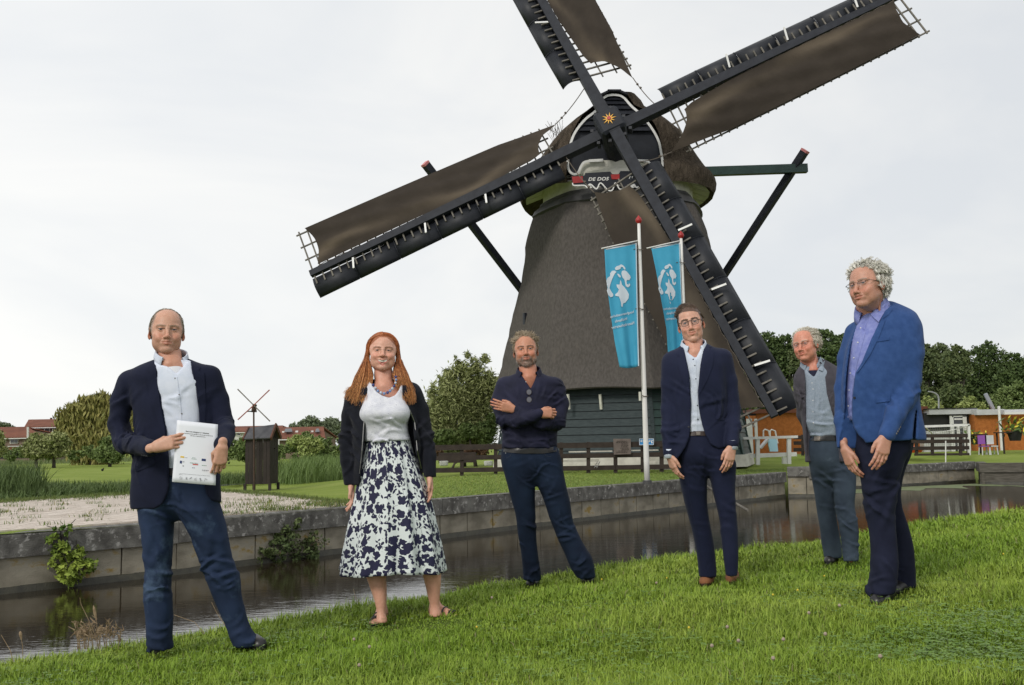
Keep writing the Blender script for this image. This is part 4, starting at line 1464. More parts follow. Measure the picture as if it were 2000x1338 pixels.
 MB().prism([Y2(x, y, -.03) for x, y in [(1117, 345), (1138, 344), (1139, 356), (1119, 358)]], (0, .028, 0)).out('red_panel', REDP, nb2)
 MB().prism([Y2(x, y, -.03) for x, y in [(1193, 341), (1210, 340), (1210, 350), (1195, 350)]], (0, .028, 0)).out('red_panel', REDP, nb2)
 sc_ = [(1118, 357), (1121, 362), (1141, 362), (1147, 366), (1151, 360), (1156, 361.5), (1165, 369), (1171, 358.5), (1176, 359), (1187, 371), (1196, 371), (1201, 358), (1205, 360), (1210, 369), (1220, 368), (1228, 361), (1233, 367), (1238, 360), (1243, 366), (1250, 362)]
 strip('scroll_trim', smooth_px(sc_), 2.4, WHITEP, nb2, d=-.05, th=.04, g=Y2)
 for (cx_, cy_) in ((1151.5, 364), (1236, 363)):
  strip('scroll_curl', [(cx_ + (4.5 - k * .3) * math.cos(k * .7), cy_ + (3.6 - k * .25) * math.sin(k * .7)) for k in range(13)], 1.6, WHITEP, nb2, d=-.055, th=.04, g=Y2)
 for s_, x, y, wd, hh in (('DE DOS', 1148.5, 353.2, 41, 6.4), ('16', 1226.5, 349.5, 11, 5.4)):
  X, Ft = text_mesh(s_, 1.0, .02, .25, 1.05)
  W_ = X[:, 0].max(); H_ = X[:, 1].max()
  V = [Y2(x + p[0] / W_ * wd, y - p[1] / H_ * hh - p[0] / W_ * 1.2, -.012) for p in X]
  part('lettering', V, Ft, WHITEP, nb2)
 # ---- tail beams behind the cap
 a, b = at(838, 353, 40.5), at(1576, 329, 40.5)
 MB().beam(a, b, .30, .40, w2=.28, h2=.36).out('cross_beam', GREENP, root)
 E_ = at(1222, 832, 47)
 for x, y in ((832, 322), (1571, 297)):
  t_ = at(x, y, 40.2)
  o = MB().beam(t_, E_, .26, .30, w2=.24, h2=.24).out('brace', TARP, root)
  d = (t_ - E_) / np.linalg.norm(t_ - E_)
  MB().beam(t_ + d * .004, t_ + d * .10, .27, .31).out('painted_end', PINKP, o)
 MB().beam(at(1210, 300, 44.5), E_ + np.array([0, 0, -.3]), .45, .45).out('tail_pole', TARP, root)
 # ---- sails
 hx, hz, yaw, tilt, rot, R, sB = 3.933, 13.654, -0.202, 0.265, 0.429, 12.75, 0.618
 H = np.array([hx, 36.0, hz]); nv = np.array([math.sin(yaw) * math.cos(tilt), -math.cos(yaw) * math.cos(tilt), math.sin(tilt)])
 r_ = np.cross([0, 0, 1], nv); r_ /= np.linalg.norm(r_); u_ = np.cross(nv, r_)
 D = [r_ * math.cos(rot + k * math.pi / 2) + u_ * math.sin(rot + k * math.pi / 2) for k in range(4)]
 MB().tube([H + nv * (sB + .20), H - nv * 3.0], .42, 8).out('windshaft', TARP, root)
 # poll end: a bevelled square head with a gilded star
 hub = MB().beam(H + nv * (sB * .5 + .55), H - nv * .6, .98, 1.02, up=D[1]).out('shaft_head', TARP, root); bevel(hub, .10, 1)
 hc = H + nv * (sB * .5 + .565)
 mb = MB()
 for k in range(10):
  a = k * 2 * math.pi / 10 + .2; L_ = .25 if k % 2 else .28
  d_ = r_ * math.cos(a) + u_ * math.sin(a); p_ = -r_ * math.sin(a) + u_ * math.cos(a)
  mb.prism([hc + d_ * .06 + p_ * .032, hc + d_ * L_, hc + d_ * .06 - p_ * .032], nv * .02)
 star = mb.out('gilded_star', YELP, hub)
 MB().tube([hc, hc + nv * .06], .075, 12).out('red_boss', REDP, star)
 mb = MB()
 for k in range(4):
  for s_ in (-1, 1):
   c = H + D[k] * .66 + (D[(k + 1) % 4]) * .30 * s_ + nv * (sB if k % 2 else 0) * .6
   mb.box(c, (.12, .34, .12), np.stack([r_, nv, u_], 1))
 mb.out('wedge', TARP2, hub)
 R0 = R
 for k in range(4):
  R = R0 - (.75 if k == 0 else 0)
  c0 = H + (nv * sB if k % 2 else 0)
  T = -D[(k + 1) % 4]      # clockwise side seen from the front, carries the cloth
  d = D[k]
  P = lambda s, t, nn=0.0, tw=1.0: c0 + d * s + (T * math.cos(tw * .36 * (1 - s / R)) - nv * math.sin(tw * .36 * (1 - s / R))) * t + nv * nn
  stock = MB().beam(c0 - d * .5, c0 + d * R, .44, .40, up=nv, w2=.24, h2=.22).out('sail', TARP, root)
  # crossing bars
  nbar = 31; s0, s1 = 2.35, R - .12
  for i in range(nbar):
   s = s0 + (s1 - s0) * i / (nbar - 1)
   wd = 1.95
   MB().beam(P(s, -.50, -.02), P(s, wd + .06, -.02), .055, .055, up=nv).out('lattice_bar', LATT, stock)
  for t in (.72, 1.32, 1.92):
   mb = MB()
   for i in range(6):
    a = s0 - .15 + (s1 + .3 - s0) * i / 6; b = s0 - .15 + (s1 + .3 - s0) * (i + 1) / 6
    mb.beam(P(a, t, -.07), P(b, t, -.07), .05, .05, up=nv)
   mb.out('lattice_rail', LATT, stock)
  # cloth
  ns, ntt = 60, 12; V = []; F = []
  for i in range(ns + 1):
   u = i / ns
   for j in range(ntt + 1):
    v = j / ntt
    se = .35 + 1.75 * (1 - v) ** 1.6                      # inner edge swings out to a pointed corner at the rail
    s = (s0 - .35 + se * .0) + u * (R - .42 - s0 + .35)
    if u < .12: cw = .6 if k == 3 else 1.15; s = s0 + .45 - cw * v ** 2.2 + u / .12 * ((s0 - .35 + .12 * (R - .07 - s0)) - (s0 + .45 - cw * v ** 2.2))
    t = .20 + (1.98 - .22 * max(0, 1 - u / .2) - .20) * v
    if u < .35: t = t + (1 - v) * .30 * (1 - u / .35) ** 1.3
    s += -.25 * math.sin(math.pi * v) * (u > .93) * (u - .93) / .07
    bl = .11 + .13 * math.sin(math.pi * v) * (.55 + .45 * math.sin(u * 9 + k)) + math.sin(math.pi * v) ** .7 * (.025 * math.sin(11 * v + 16 * u + k) * (1 - u * .5) + .040 * math.sin(6.5 * (v * 2.3 - u * 3.5) + k * 2))
    V.append(P(s, t, bl))
  for i in range(ns):
   for j in range(ntt): F.append((i * (ntt + 1) + j, i * (ntt + 1) + j + 1, (i + 1) * (ntt + 1) + j + 1, (i + 1) * (ntt + 1) + j))
  cl = part('sailcloth', V, F, CANVAS, stock, smooth=True)
  uu_ = np.repeat(np.arange(ns + 1) / ns, ntt + 1); vv_ = np.tile(np.arange(ntt + 1) / ntt, ns + 1)
  c_ = .22 + .10 * np.sin(uu_ * 7 + k) + .05 * np.sin(uu_ * 19 + k * 2)
  st = np.exp(-((vv_ - c_) / (.15 + .05 * np.sin(uu_ * 13))) ** 2) * (.55 + .35 * np.sin(uu_ * 11 + 2 * k)) + .25 * np.exp(-(uu_ / .12) ** 2)
  st = np.clip(st * .85 + .02 * RNG.normal(size=len(st)), 0, 1)[:, None]
  set_col(cl.data, np.array([.046, .038, .031]) * (1 - st) + np.array([.135, .108, .078]) * st)
  # bolt rope along the stock side, laced
  mb = MB(); pts_ = []
  for i in range(30):
   u = i / 29; s = s0 + .6 + u * (R - 1.0 - s0); t = .20 + (.30 * (1 - u / .35) ** 1.3 if u < .35 else 0) - .05 * abs(math.sin(i * 1.57))
   pts_.append(P(s, t, .07))
  mb.tube(pts_, .016, 5); mb.out('bolt_rope', ROPE, stock)
  # curved leading boards in sections
  nsec = 6
  for q in range(nsec):
   a = 2.35 + (R + .05 - 2.35) * q / nsec; b = 2.35 + (R + .05 - 2.35) * (q + 1) / nsec - .03
   V = []; m = 7
   for s in (a, b):
    for j in range(m + 1):
     v = j / m; t = -.16 - .80 * v * (1.0 if s > 3 else .96); nn = -.16 + .30 * math.sin(min(v * 1.15, 1) * math.pi * .5) * (.6) - .34 * v ** 3
     V.append(P(s, t, nn + .02, .55))
   F = [(j, j + 1, m + 2 + j, m + 1 + j) for j in range(m)]
   o = part('leading_board', V, F, SHEET, stock, smooth=True)
   md = o.modifiers.new('sheet', 'SOLIDIFY'); md.thickness = .018
  for q in range(1, nsec):
   s = 2.35 + (R + .05 - 2.35) * q / nsec - .015
   MB().tube([P(s, -.16 - .8 * v, -.16 + .18 * math.sin(min(v * 1.15, 1) * math.pi * .5) - .34 * v ** 3 + .05, .55) for v in np.linspace(0, 1, 7)], .02, 4).out('rib', TARP, stock)
  for s in (R * .42, R * .62, R * .86):
   MB().beam(P(s, -.22, .12), P(s + .10, -.72, .20), .07, .03, up=nv).out('white_latch', WHITEP, stock)
  # rope from the cloth's pointed corner to the next stock
  kk = (k - 1) % 4                 # neighbour on the clockwise side
  c1 = H + (nv * sB if kk % 2 else 0)
  A_ = P(s0 - (.68 if k != 3 else .13), 1.77, .12); B_ = c1 + D[kk] * 2.0 + nv * .05
  pts_ = [A_ + (B_ - A_) * t - np.array([0, 0, .10 * math.sin(math.pi * t)]) for t in np.linspace(0, 1, 8)]
  mb = MB(); mb.tube(pts_, .018, 5)
  for t in (.18, .30): mb.tube([A_ + (B_ - A_) * (t - .015) - np.array([0, 0, .05]), A_ + (B_ - A_) * (t + .015) - np.array([0, 0, .05])], .05, 6)
  mb.out('rope', ROPE, stock)
 return root
windmill()
NAVY = mat('navy_wool', rgb(.0060, .0085, .024), rgb(.009, .012, .033), scale=9, rough=0.88, bump=0.25, bscale=500, sheen=0.03, bdist=0.003, spec=.25)
NAVY2 = mat('navy_suit', rgb(.0080, .0115, .034), rgb(.011, .015, .043), scale=9, rough=0.8, bump=0.2, bscale=600, sheen=0.03, bdist=0.002, spec=.25)
BLUEJ = mat('blue_blazer_cloth', rgb(.022, .060, .185), rgb(.032, .078, .225), scale=26, rough=0.85, bump=0.35, bscale=420, sheen=0.05, bdist=0.003, spec=.25)
GREYJ = mat('grey_jacket_cloth', rgb(.052, .048, .060), rgb(.070, .064, .078), scale=22, rough=0.85, bump=0.3, bscale=420, sheen=0.05, bdist=0.003, spec=.25)
DENIM = mat('indigo_denim', rgb(.010, .019, .046), rgb(.020, .036, .082), scale=5, rough=0.85, bump=0.3, bscale=500, c3=rgb(.048, .078, .135), scale3=3.4, cov3=0.55, bdist=0.003, spec=.25)
DENIM2 = mat('dark_denim', rgb(.0055, .011, .028), rgb(.011, .022, .050), scale=6, rough=0.85, bump=0.3, bscale=500, c3=rgb(.018, .034, .066), scale3=3.0, cov3=0.62, bdist=0.003, spec=.25)
DENIM3 = mat('worn_denim', rgb(.026, .038, .058), rgb(.050, .070, .100), scale=6, rough=0.88, bump=0.3, bscale=500, c3=rgb(.095, .125, .165), scale3=3.0, cov3=0.60, bdist=0.003, spec=.25)
BLACKT = mat('dark_navy_trouser_cloth', rgb(.007, .009, .024), rgb(.013, .016, .038), scale=8, rough=0.88, bump=0.25, bscale=500, bdist=0.003, spec=.25)
FLEECE = mat('black_fleece', rgb(.0075, .0085, .014), rgb(.013, .0145, .022), scale=14, rough=0.95, bump=0.5, bscale=300, sheen=0.06, bdist=0.004, spec=.2)
WSHIRT = mat('white_shirt_cloth', rgb(.60, .65, .76), rgb(.68, .72, .82), scale=18, rough=0.85, bump=0.25, bscale=240, bdist=0.004)
WSHIRT2 = mat('pale_blue_shirt_cloth', rgb(.58, .64, .76), rgb(.65, .70, .80), scale=18, rough=0.85, bump=0.2, bscale=240, bdist=0.004)
CHAM = mat('chambray', rgb(.23, .28, .35), rgb(.30, .35, .42), scale=120, rough=0.88, bump=0.3, bscale=260, bdist=0.004)
LILAC = mat('lilac_blue_shirt', rgb(.17, .20, .48), rgb(.24, .27, .55), scale=40, rough=0.88, bump=0.3, bscale=260, bdist=0.004)
NSHIRT = mat('navy_shirt_cloth', rgb(.0085, .0095, .026), rgb(.014, .015, .040), scale=9, rough=0.78, bump=0.25, bscale=300, bdist=0.004, spec=.3)
TEE = mat('white_undershirt', rgb(.66, .67, .70), rough=0.9)
LACE = mat('white_lace', rgb(.62, .63, .70), rgb(.72, .73, .78), scale=30, rough=0.9, bump=0.6, bscale=150, c3=rgb(.36, .37, .44), scale3=95, cov3=0.60, bdist=0.006)
BLKLEA = mat('black_leather', rgb(.008, .008, .009), rgb(.014, .013, .013), scale=18, rough=0.38, bump=0.15, bscale=200, bdist=0.002)
BRNLEA = mat('tan_suede', rgb(.16, .060, .022), rgb(.24, .095, .036), scale=18, rough=0.8, bump=0.25, bscale=220, bdist=0.002)
DKBRN = mat('dark_brown_leather', rgb(.022, .010, .006), rgb(.034, .016, .010), scale=18, rough=0.45)
SOLE = mat('rubber_sole', rgb(.010, .010, .010), rough=0.8)
SOLEB = mat('brown_rubber_sole', rgb(.045, .022, .012), rough=0.8)
STEEL = mat('steel', rgb(.45, .44, .42), rough=0.3, metallic=1.0)
BUCK = mat('aged_buckle', rgb(.16, .14, .12), rough=.45, metallic=.8)
GOLD = mat('gold', rgb(.75, .50, .18), rough=0.25, metallic=1.0)
BTN_D = mat('dark_button', rgb(.012, .013, .02), rough=0.35)
BTN_W = mat('white_button', rgb(.62, .62, .62), rough=0.35)
BTN_G = mat('grey_button', rgb(.13, .12, .12), rough=0.4)
GLASS = mat('lens_glass', rgb(.85, .88, .9), rough=0.03, trans=0.96)
SUNGL = mat('tinted_lens', rgb(.10, .10, .12), rough=0.12, spec=.8)
FRAME = mat('dark_spectacle_frame', rgb(.012, .010, .009), rough=0.3)
FRAMEM = mat('thin_metal_frame', rgb(.06, .045, .04), rough=0.3, metallic=0.7)
def hairmat(n, a, b): return mat(n, a, b, scale=55, rough=0.55, detail=2, spec=.4)
H_GREY = hairmat('grey_brown_hair', rgb(.24, .20, .15), rgb(.44, .39, .32))
H_RED = hairmat('red_hair', rgb(.20, .045, .010), rgb(.40, .13, .035))
H_SAND = hairmat('sandy_grey_hair', rgb(.26, .20, .13), rgb(.54, .45, .33))
H_BROWN = hairmat('brown_hair', rgb(.045, .026, .015), rgb(.095, .058, .034))
H_WHITE = hairmat('white_hair', rgb(.66, .62, .52), rgb(.84, .80, .71))
H_SILV = hairmat('silver_hair', rgb(.66, .64, .58), rgb(.90, .88, .81))

def rows_leg(rows, gY, Y0, top):
 """rows of (py, xl, xr): depth runs from the hip to the foot"""
 y0, y1 = rows[0][0], rows[-1][0]
 out = []
 for r in rows:
  t = (r[0] - y0) / (y1 - y0)
  hd = r[3] if len(r) > 3 else (r[2] - r[1]) / FPX * Y0 * 0.52
  out.append((r[0], r[1], r[2], top + (gY - Y0 - top) * t + (r[4] if len(r) > 4 else 0), hd))
 return out
def belt(p, bv, poly, m, buckle=None, bm=None):
 o = p.piece('belt', bv, poly, m, p.root, off=0.006, step=5, thick=0.014)
 if buckle and o:
  x, y, wd, hh = buckle
  q = [(x - wd, y - hh), (x + wd, y - hh), (x + wd, y + hh), (x - wd, y + hh)]
  V, F = decal(bv, q, 0.012, 3, 0.006)
  if F: part('buckle', V, F, bm or BUCK, o)
 return o
HEADMASK = {}

# ============ person 1: holds the signed sheet
def person_one():
 p = Person([(308, 1288), (505, 1268)], 'tall balding man in navy blazer and jeans holding up a printed white sheet')
 Y0 = p.Y0; gl, gr = G(300, 1287)[1], G(505, 1268)[1]
 def mask(q):
  x, y, z = q[:, 0], q[:, 1], q[:, 2]
  ax = np.abs(x)
  side = sstep(0.048, 0.058, ax) * sstep(-0.060, -0.048, y) * sstep(-0.025, -0.008, z)
  back = sstep(0.02, 0.045, y) * sstep(-0.07, -0.05, z)
  top = sstep(-0.045, -0.01, y + 0.2 * np.maximum(0.04 - ax, 0)) * sstep(0.080, 0.092, z) * 0.85
  rim = sstep(0.046, 0.058, ax) * sstep(0.05, 0.07, z) * sstep(-0.06, -0.04, y)
  return np.clip(np.maximum.reduce([side, back, top, rim]), 0, 1)
 P = dict(skin=(0.589, 0.333, 0.233), brow=(.28, .19, .13), brow_w=.5, mask=mask, hair=(.30, .25, .20), scalp=.6, smile=.12, jaw=1.02, nose=1.08, eye=0.0, lines=1, stubble=.25, gaze=(0, 0))
 p.head(327, 643.5, 0.0, P, yaw=0.04, pitch=-0.06, roll=0.03, scale=1.14, neck=((331, 692, 0.0, .056), (335, 714, -.01, .062)), chest=(.13, .065))
 # shirt
 jk = [(700, 311, 366, .03, .06), (707, 292, 381, .03, .08), (713, 276, 397, .03, .095), (721, 260, 411, .02, .105), (735, 250, 417, .015, .118), (750, 250, 419, .015, .12), (785, 257, 420, .005, .125), (830, 262, 424, 0, .125), (875, 263, 425, 0, .125), (920, 259, 428, 0, .128), (960, 257, 430, 0, .13), (1000, 256, 431, 0, .13)]
 sh = [(700, 308, 366, .02, .066), (713, 288, 383, .01, .088), (735, 272, 400, .0, .100), (785, 276, 405, -.005, .106), (840, 280, 405, -.005, .106), (900, 282, 408, 0, .104), (935, 284, 408, 0, .10)]
 p.cloth('shirt', WSHIRT, .007, [sh], rumple=.0015, rf=(16, 10, 7), seed=3,
   cuts=[([(309, 690), (352, 690), (372, 700), (357, 716), (345, 731), (328, 716), (312, 712)], None, -0.03, -.1), ([(300, 600), (375, 600), (372, 703), (306, 703)], None, None, 0)],
   folds=[(330, 800, -.13, (.5, 0, 1), .055, (.09, .08, .12), .005), (350, 870, -.13, (-.6, 0, 1), .05, (.09, .08, .1), .005)])
 bs = p.bvh('shirt')
 shirt = bpy.data.objects['shirt'] if False else [o for o in p.root.children if o.name.startswith('shirt')][0]
 p.collar(WSHIRT, shirt, p.w(334, 708, .02), .080, .082, gap=.62, tilt=.36, up=.042, fall=.036, point=.026, spread=.010, yaw=.45)
 # undershirt seen in the open neck
 p.cloth('undershirt', TEE, .006, [[(716, 312, 360, -.01, .060), (724, 308, 364, -.015, .068), (750, 306, 366, -.02, .074)]], rumple=0)
 ps = p.piece('placket', bs, [(337, 736), (346, 736), (354, 800), (358, 900), (350, 900), (346, 800)], WSHIRT, shirt, off=.003, thick=.004)
 for y, x in ((739, 342), (771, 350), (808, 355), (845, 357)): p.button(bs, x, y, BTN_G, shirt, .0045)
 # jacket
 A = [(252, 748, .03, .066), (238, 782, .03, .064), (231, 830, .03, .059), (242, 866, -.02, .056), (272, 870, -.19, .052), (295, 875, -.32, .046)]
 B = [(411, 735, .02, .060), (427, 780, .03, .056), (438, 828, .01, .053), (440, 848, -.12, .050), (434, 868, -.27, .046)]
 op = [(300, 660), (306, 702), (308.5, 725), (316, 785), (326, 839), (330, 893), (331, 950), (327, 965), (318, 984), (300, 996), (300, 1100), (455, 1100), (455, 985), (413, 979), (403, 965), (397, 930), (392, 870), (388, 800), (383, 765), (375, 728), (371, 700), (372, 660)]
 hem = [(200, 996), (300, 994), (360, 985), (440, 982), (500, 982), (500, 1100), (200, 1100)]
 def ex(V):
  pass
 p.cloth('jacket', NAVY, .007, [jk], [A, B], rumple=.0022, rf=(10, 10, 6), seed=5, k=.02,
   cuts=[(op, None, 0.0, -.12), (hem, None, None, 0)],
   folds=[(242, 860, -.05, (1, .3, .5), .045, (.10, .12, .09), .011), (262, 855, -.12, (1, 0, -.8), .04, (.08, .09, .09), .008), (440, 840, -.05, (.3, .2, 1), .045, (.08, .1, .09), .010),
                   (236, 800, .0, (.3, 0, 1), .07, (.08, .08, .10), .006), (290, 900, -.1, (1, 0, .5), .07, (.09, .08, .12), .006), (270, 760, -.08, (1, 0, .25), .07, (.07, .07, .1), .005), (415, 780, -.08, (1, 0, -.2), .06, (.06, .07, .12), .005)])
 bj = p.bvh('jacket')
 jacket = [o for o in p.root.children if o.name.startswith('jacket')][0]
 p.piece('lapel', bj, [(304, 703), (297, 706), (288, 722), (293, 728), (283, 733), (297, 790), (311, 830), (323, 862), (322, 838), (312, 785), (305, 727)], NAVY, jacket, off=.006, step=5)
 p.piece('lapel', bj, [(376, 704), (381, 706), (391, 718), (388, 724), (399, 728), (402, 790), (399, 840), (396, 862), (392, 800), (388, 765), (380, 728)], NAVY, jacket, off=.006, step=5)
 p.piece('pocket_flap', bj, [(262, 905), (300, 892), (304, 906), (266, 922)], NAVY, jacket, off=.006, step=5)
 for q in (0, 1, 2, 3): p.button(bj, 278 + q * 3.2, 889 + q * .5, BTN_D, jacket, .0055)
 # trousers
 Lg = rows_leg([(920, 280, 352, .09), (960, 274, 350, .1), (990, 269, 346), (1010, 271, 342), (1050, 276, 339), (1097, 282, 336), (1130, 282, 335), (1157, 280, 335), (1184, 282, 337), (1214, 285, 338), (1250, 286, 337), (1268, 288, 338)], gl + .02, Y0, 0)
 Rg = rows_leg([(920, 340, 412, .09), (960, 340, 422, .1), (990, 343, 431), (1020, 358, 440), (1055, 376, 447), (1097, 391, 456), (1130, 403, 468), (1163, 416, 471), (1184, 425, 476), (1223, 442, 487), (1245, 450, 499), (1262, 457, 506)], gr + .02, Y0, 0)
 pel = [(905, 280, 410, 0, .095), (950, 272, 420, 0, .105), (980, 274, 428, 0, .10), (998, 296, 410, 0, .075), (1010, 325, 372, 0, .04), (1018, 340, 358, 0, .015)]
 p.cloth('trousers', DENIM, .0075, [Lg, Rg, pel], rumple=.002, rf=(12, 10, 8), seed=8,
   folds=[(310, 1150, -.08, (.35, 0, 1), .05, (.10, .1, .11), .012), (430, 1125, -.08, (-.4, 0, 1), .05, (.10, .1, .11), .012), (312, 1250, -.05, (.1, 0, 1), .045, (.1, .1, .07), .009), (480, 1240, -.05, (-.5, 0, 1), .045, (.1, .1, .07), .010),
                   (344, 1000, -.1, (.8, 0, 1), .05, (.12, .1, .09), .009), (300, 1070, -.08, (1, 0, .15), .08, (.08, .1, .2), .006), (415, 1060, -.08, (1, 0, .5), .08, (.08, .1, .2), .006)])
 bt = p.bvh('trousers')
 tr = [o for o in p.root.children if o.name.startswith('trousers')][0]
 belt(p, bt, [(325, 914), (405, 914), (405, 928), (325, 928)], BLKLEA)
 p.shoe((322, 1262), (288, 1292), BLKLEA, SOLE, BLKLEA)
 p.shoe((468, 1260), (530, 1272), BLKLEA, SOLE, BLKLEA)
 # hands
 wr = p.w(303, 873, -.355)
 V, F, q = place_hand(wr, (1, .03, .26), (0.05, 1, -.15), (0, -.2, 1), thumb='pinch', each=[(.25, .35, .25), (.30, .40, .25), (.45, .5, .3), (.6, .6, .4)], scale=.98)
 p.addbody(V, F, paint_hand(q, P['skin'])); p.handq = (wr,)
 wr2 = p.w(434, 872, -.33)
 V, F, q = place_hand(wr2, (-.12, -.02, -1), (-.45, .9, 0), (-1, -.6, .1), thumb='pinch', each=[(.35, .6, .3), (.40, .7, .3), (.45, .7, .4), (.5, .8, .4)], scale=.92)
 p.addbody(V, F, paint_hand(q, P['skin']))
 p.limbs([[(x, y, d, r) for x, y, d, r in A], B, [(335, 730, .03, .10), (338, 860, .02, .13), (345, 960, .02, .12)], [(305, 960, .02, .1), (308, 1130, gl - Y0 - .0, .07), (312, 1262, gl - Y0 + .02, .05)], [(385, 960, .02, .1), (440, 1130, .1, .07), (484, 1252, gr - Y0 + .02, .05)]])
 p.finish_body()
 # wedding ring
 r = RNG
 rt, nn = scalp_roots(mask, 1500, r)
 comb = lambda q: np.stack([q[:, 0] * 6, np.full(len(q), 0.8), -0.3 - (np.abs(q[:, 0]) > .05) * 1.0], 1)
 ph = clumped(grow(rt, nn, r.uniform(.018, .034, len(rt)), 4, comb, .55, .15, .22, r), 3, .0022, r)
 p.hair('hair', H_GREY, ph, r.uniform(.0008, .0012, len(ph)))
 # the sheet of paper, curved a little
 c = [at(346, 820.5, Y0 - .33), at(425.7, 829, Y0 - .27), at(421, 948, Y0 - .31), at(336, 941, Y0 - .36)]
 n = 12; Vv = []; Fv = []
 for j in range(n + 1):
  for i in range(n + 1):
   u, v = i / n, j / n
   q = (1 - u) * (1 - v) * c[0] + u * (1 - v) * c[1] + u * v * c[2] + (1 - u) * v * c[3]
   q = q + np.array([0, -.012 * math.sin(math.pi * u) * (1 - .5 * v), 0])
   Vv.append(q)
 for j in range(n):
  for i in range(n): Fv.append((j * (n + 1) + i, (j + 1) * (n + 1) + i, (j + 1) * (n + 1) + i + 1, j * (n + 1) + i + 1))
 PAP = mat('white_paper', rgb(.80, .82, .88), rough=0.7)
 pr = part('paper_sheet', Vv, Fv, PAP, None, smooth=True, base=c[0])
 tag(pr, 'white printed sheet held up by the tall balding man', 'paper')
 md = pr.modifiers.new('paper', 'SOLIDIFY'); md.thickness = .0008
 bp = bvh_of(Vv, Fv)
 def spot(u, v):
  q = (1 - u) * (1 - v) * c[0] + u * (1 - v) * c[1] + u * v * c[2] + (1 - u) * v * c[3]
  return q + np.array([0, -.012 * math.sin(math.pi * u) * (1 - .5 * v) - .0012, 0])
 def patch(name, u0, v0, u1, v1, m):
  k = 6; A_ = []; F_ = []
  for i in range(k + 1):
   u = u0 + (u1 - u0) * i / k
   A_ += [spot(u, v0), spot(u, v1)]
  for i in range(k): F_.append((2 * i, 2 * i + 1, 2 * i + 3, 2 * i + 2))
  return part(name, A_, F_, m, pr)
 INKG = mat('grey_ink', rgb(.12, .12, .13), rough=.8); INKY = mat('yellow_print', rgb(.75, .50, .03), rough=.8)
 INKN = mat('navy_print', rgb(.02, .04, .14), rough=.8); INKR = mat('red_print', rgb(.55, .06, .05), rough=.8); INKGR = mat('green_print', rgb(.12, .28, .18), rough=.8)
 def text(name, s, u, v, size, m, bold=0.0, target=None):
  cu = bpy.data.curves.new(name, 'FONT'); cu.body = s; cu.size = size; cu.align_x = 'CENTER'; cu.align_y = 'CENTER'; cu.offset = bold
  to = bpy.data.objects.new(name, cu); COL.objects.link(to)
  dg = bpy.context.evaluated_depsgraph_get(); me = bpy.data.meshes.new_from_object(to.evaluated_get(dg))
  bpy.data.objects.remove(to)
  X = np.array([v_.co[:] for v_ in me.vertices])
  W = c[1] - c[0]; H = c[3] - c[0]; wl = np.linalg.norm(W); hl = np.linalg.norm(H)
  V2 = np.array([spot(u + x / wl, v - y / hl) + np.array([0, -.0003, 0]) for x, y, _ in X])
  F2 = [tuple(f.vertices) for f in me.polygons]
  bpy.data.meshes.remove(me)
  if F2: part(name, V2, F2, m, pr)
 text('lettering', 'Samenwerkingsovereenkomst', .52, .165, .0095, INKG, .00025)
 def words(u0, u1, v, hh, m, seed):
  q = random.Random(seed); k = MB(); u = u0
  while u < u1:
   wd = min(q.uniform(.012, .05), u1 - u)
   k.add([spot(u, v), spot(u, v + hh), spot(u + wd, v + hh), spot(u + wd, v)], [(0, 1, 2, 3)]); u += wd + .009
  k.out('print_line', m, pr)
 words(.20, .89, .197, .0085, INKG, 1); words(.36, .72, .226, .0080, INKG, 2)
 patch('logo', .155, .575, .245, .600, INKY); words(.26, .33, .592, .005, INKG, 3)
 words(.44, .51, .580, .007, INKGR, 4); words(.42, .54, .600, .007, INKGR, 5)
 patch('logo', .66, .585, .755, .622, INKN)
 patch('logo', .15, .650, .20, .695, INKN); words(.215, .27, .655, .005, INKG, 6); words(.215, .26, .667, .005, INKG, 7)
 words(.39, .58, .665, .009, INKGR, 8); patch('logo', .455, .682, .585, .698, INKR)
 words(.67, .78, .690, .008, INKGR, 9); words(.22, .26, .725, .012, INKG, 10)
 words(.45, .51, .742, .009, INKN, 11); words(.68, .84, .765, .007, INKG, 12); words(.68, .82, .780, .003, INKG, 13)
 words(.15, .86, .855, .004, INKG, 14); words(.15, .24, .872, .004, INKG, 15)
 rr = random.Random(4)
 for i in range(6):
  pts = []; u0 = .20 + i * .115
  for j in range(10): pts.append(spot(u0 + rr.uniform(-.035, .04), .925 + rr.uniform(-.028, .03)) - np.array([0, .0004, 0]))
  mb = MB(); mb.tube(pts, .0004, 4); mb.out('signature', INKG, pr)
 return p

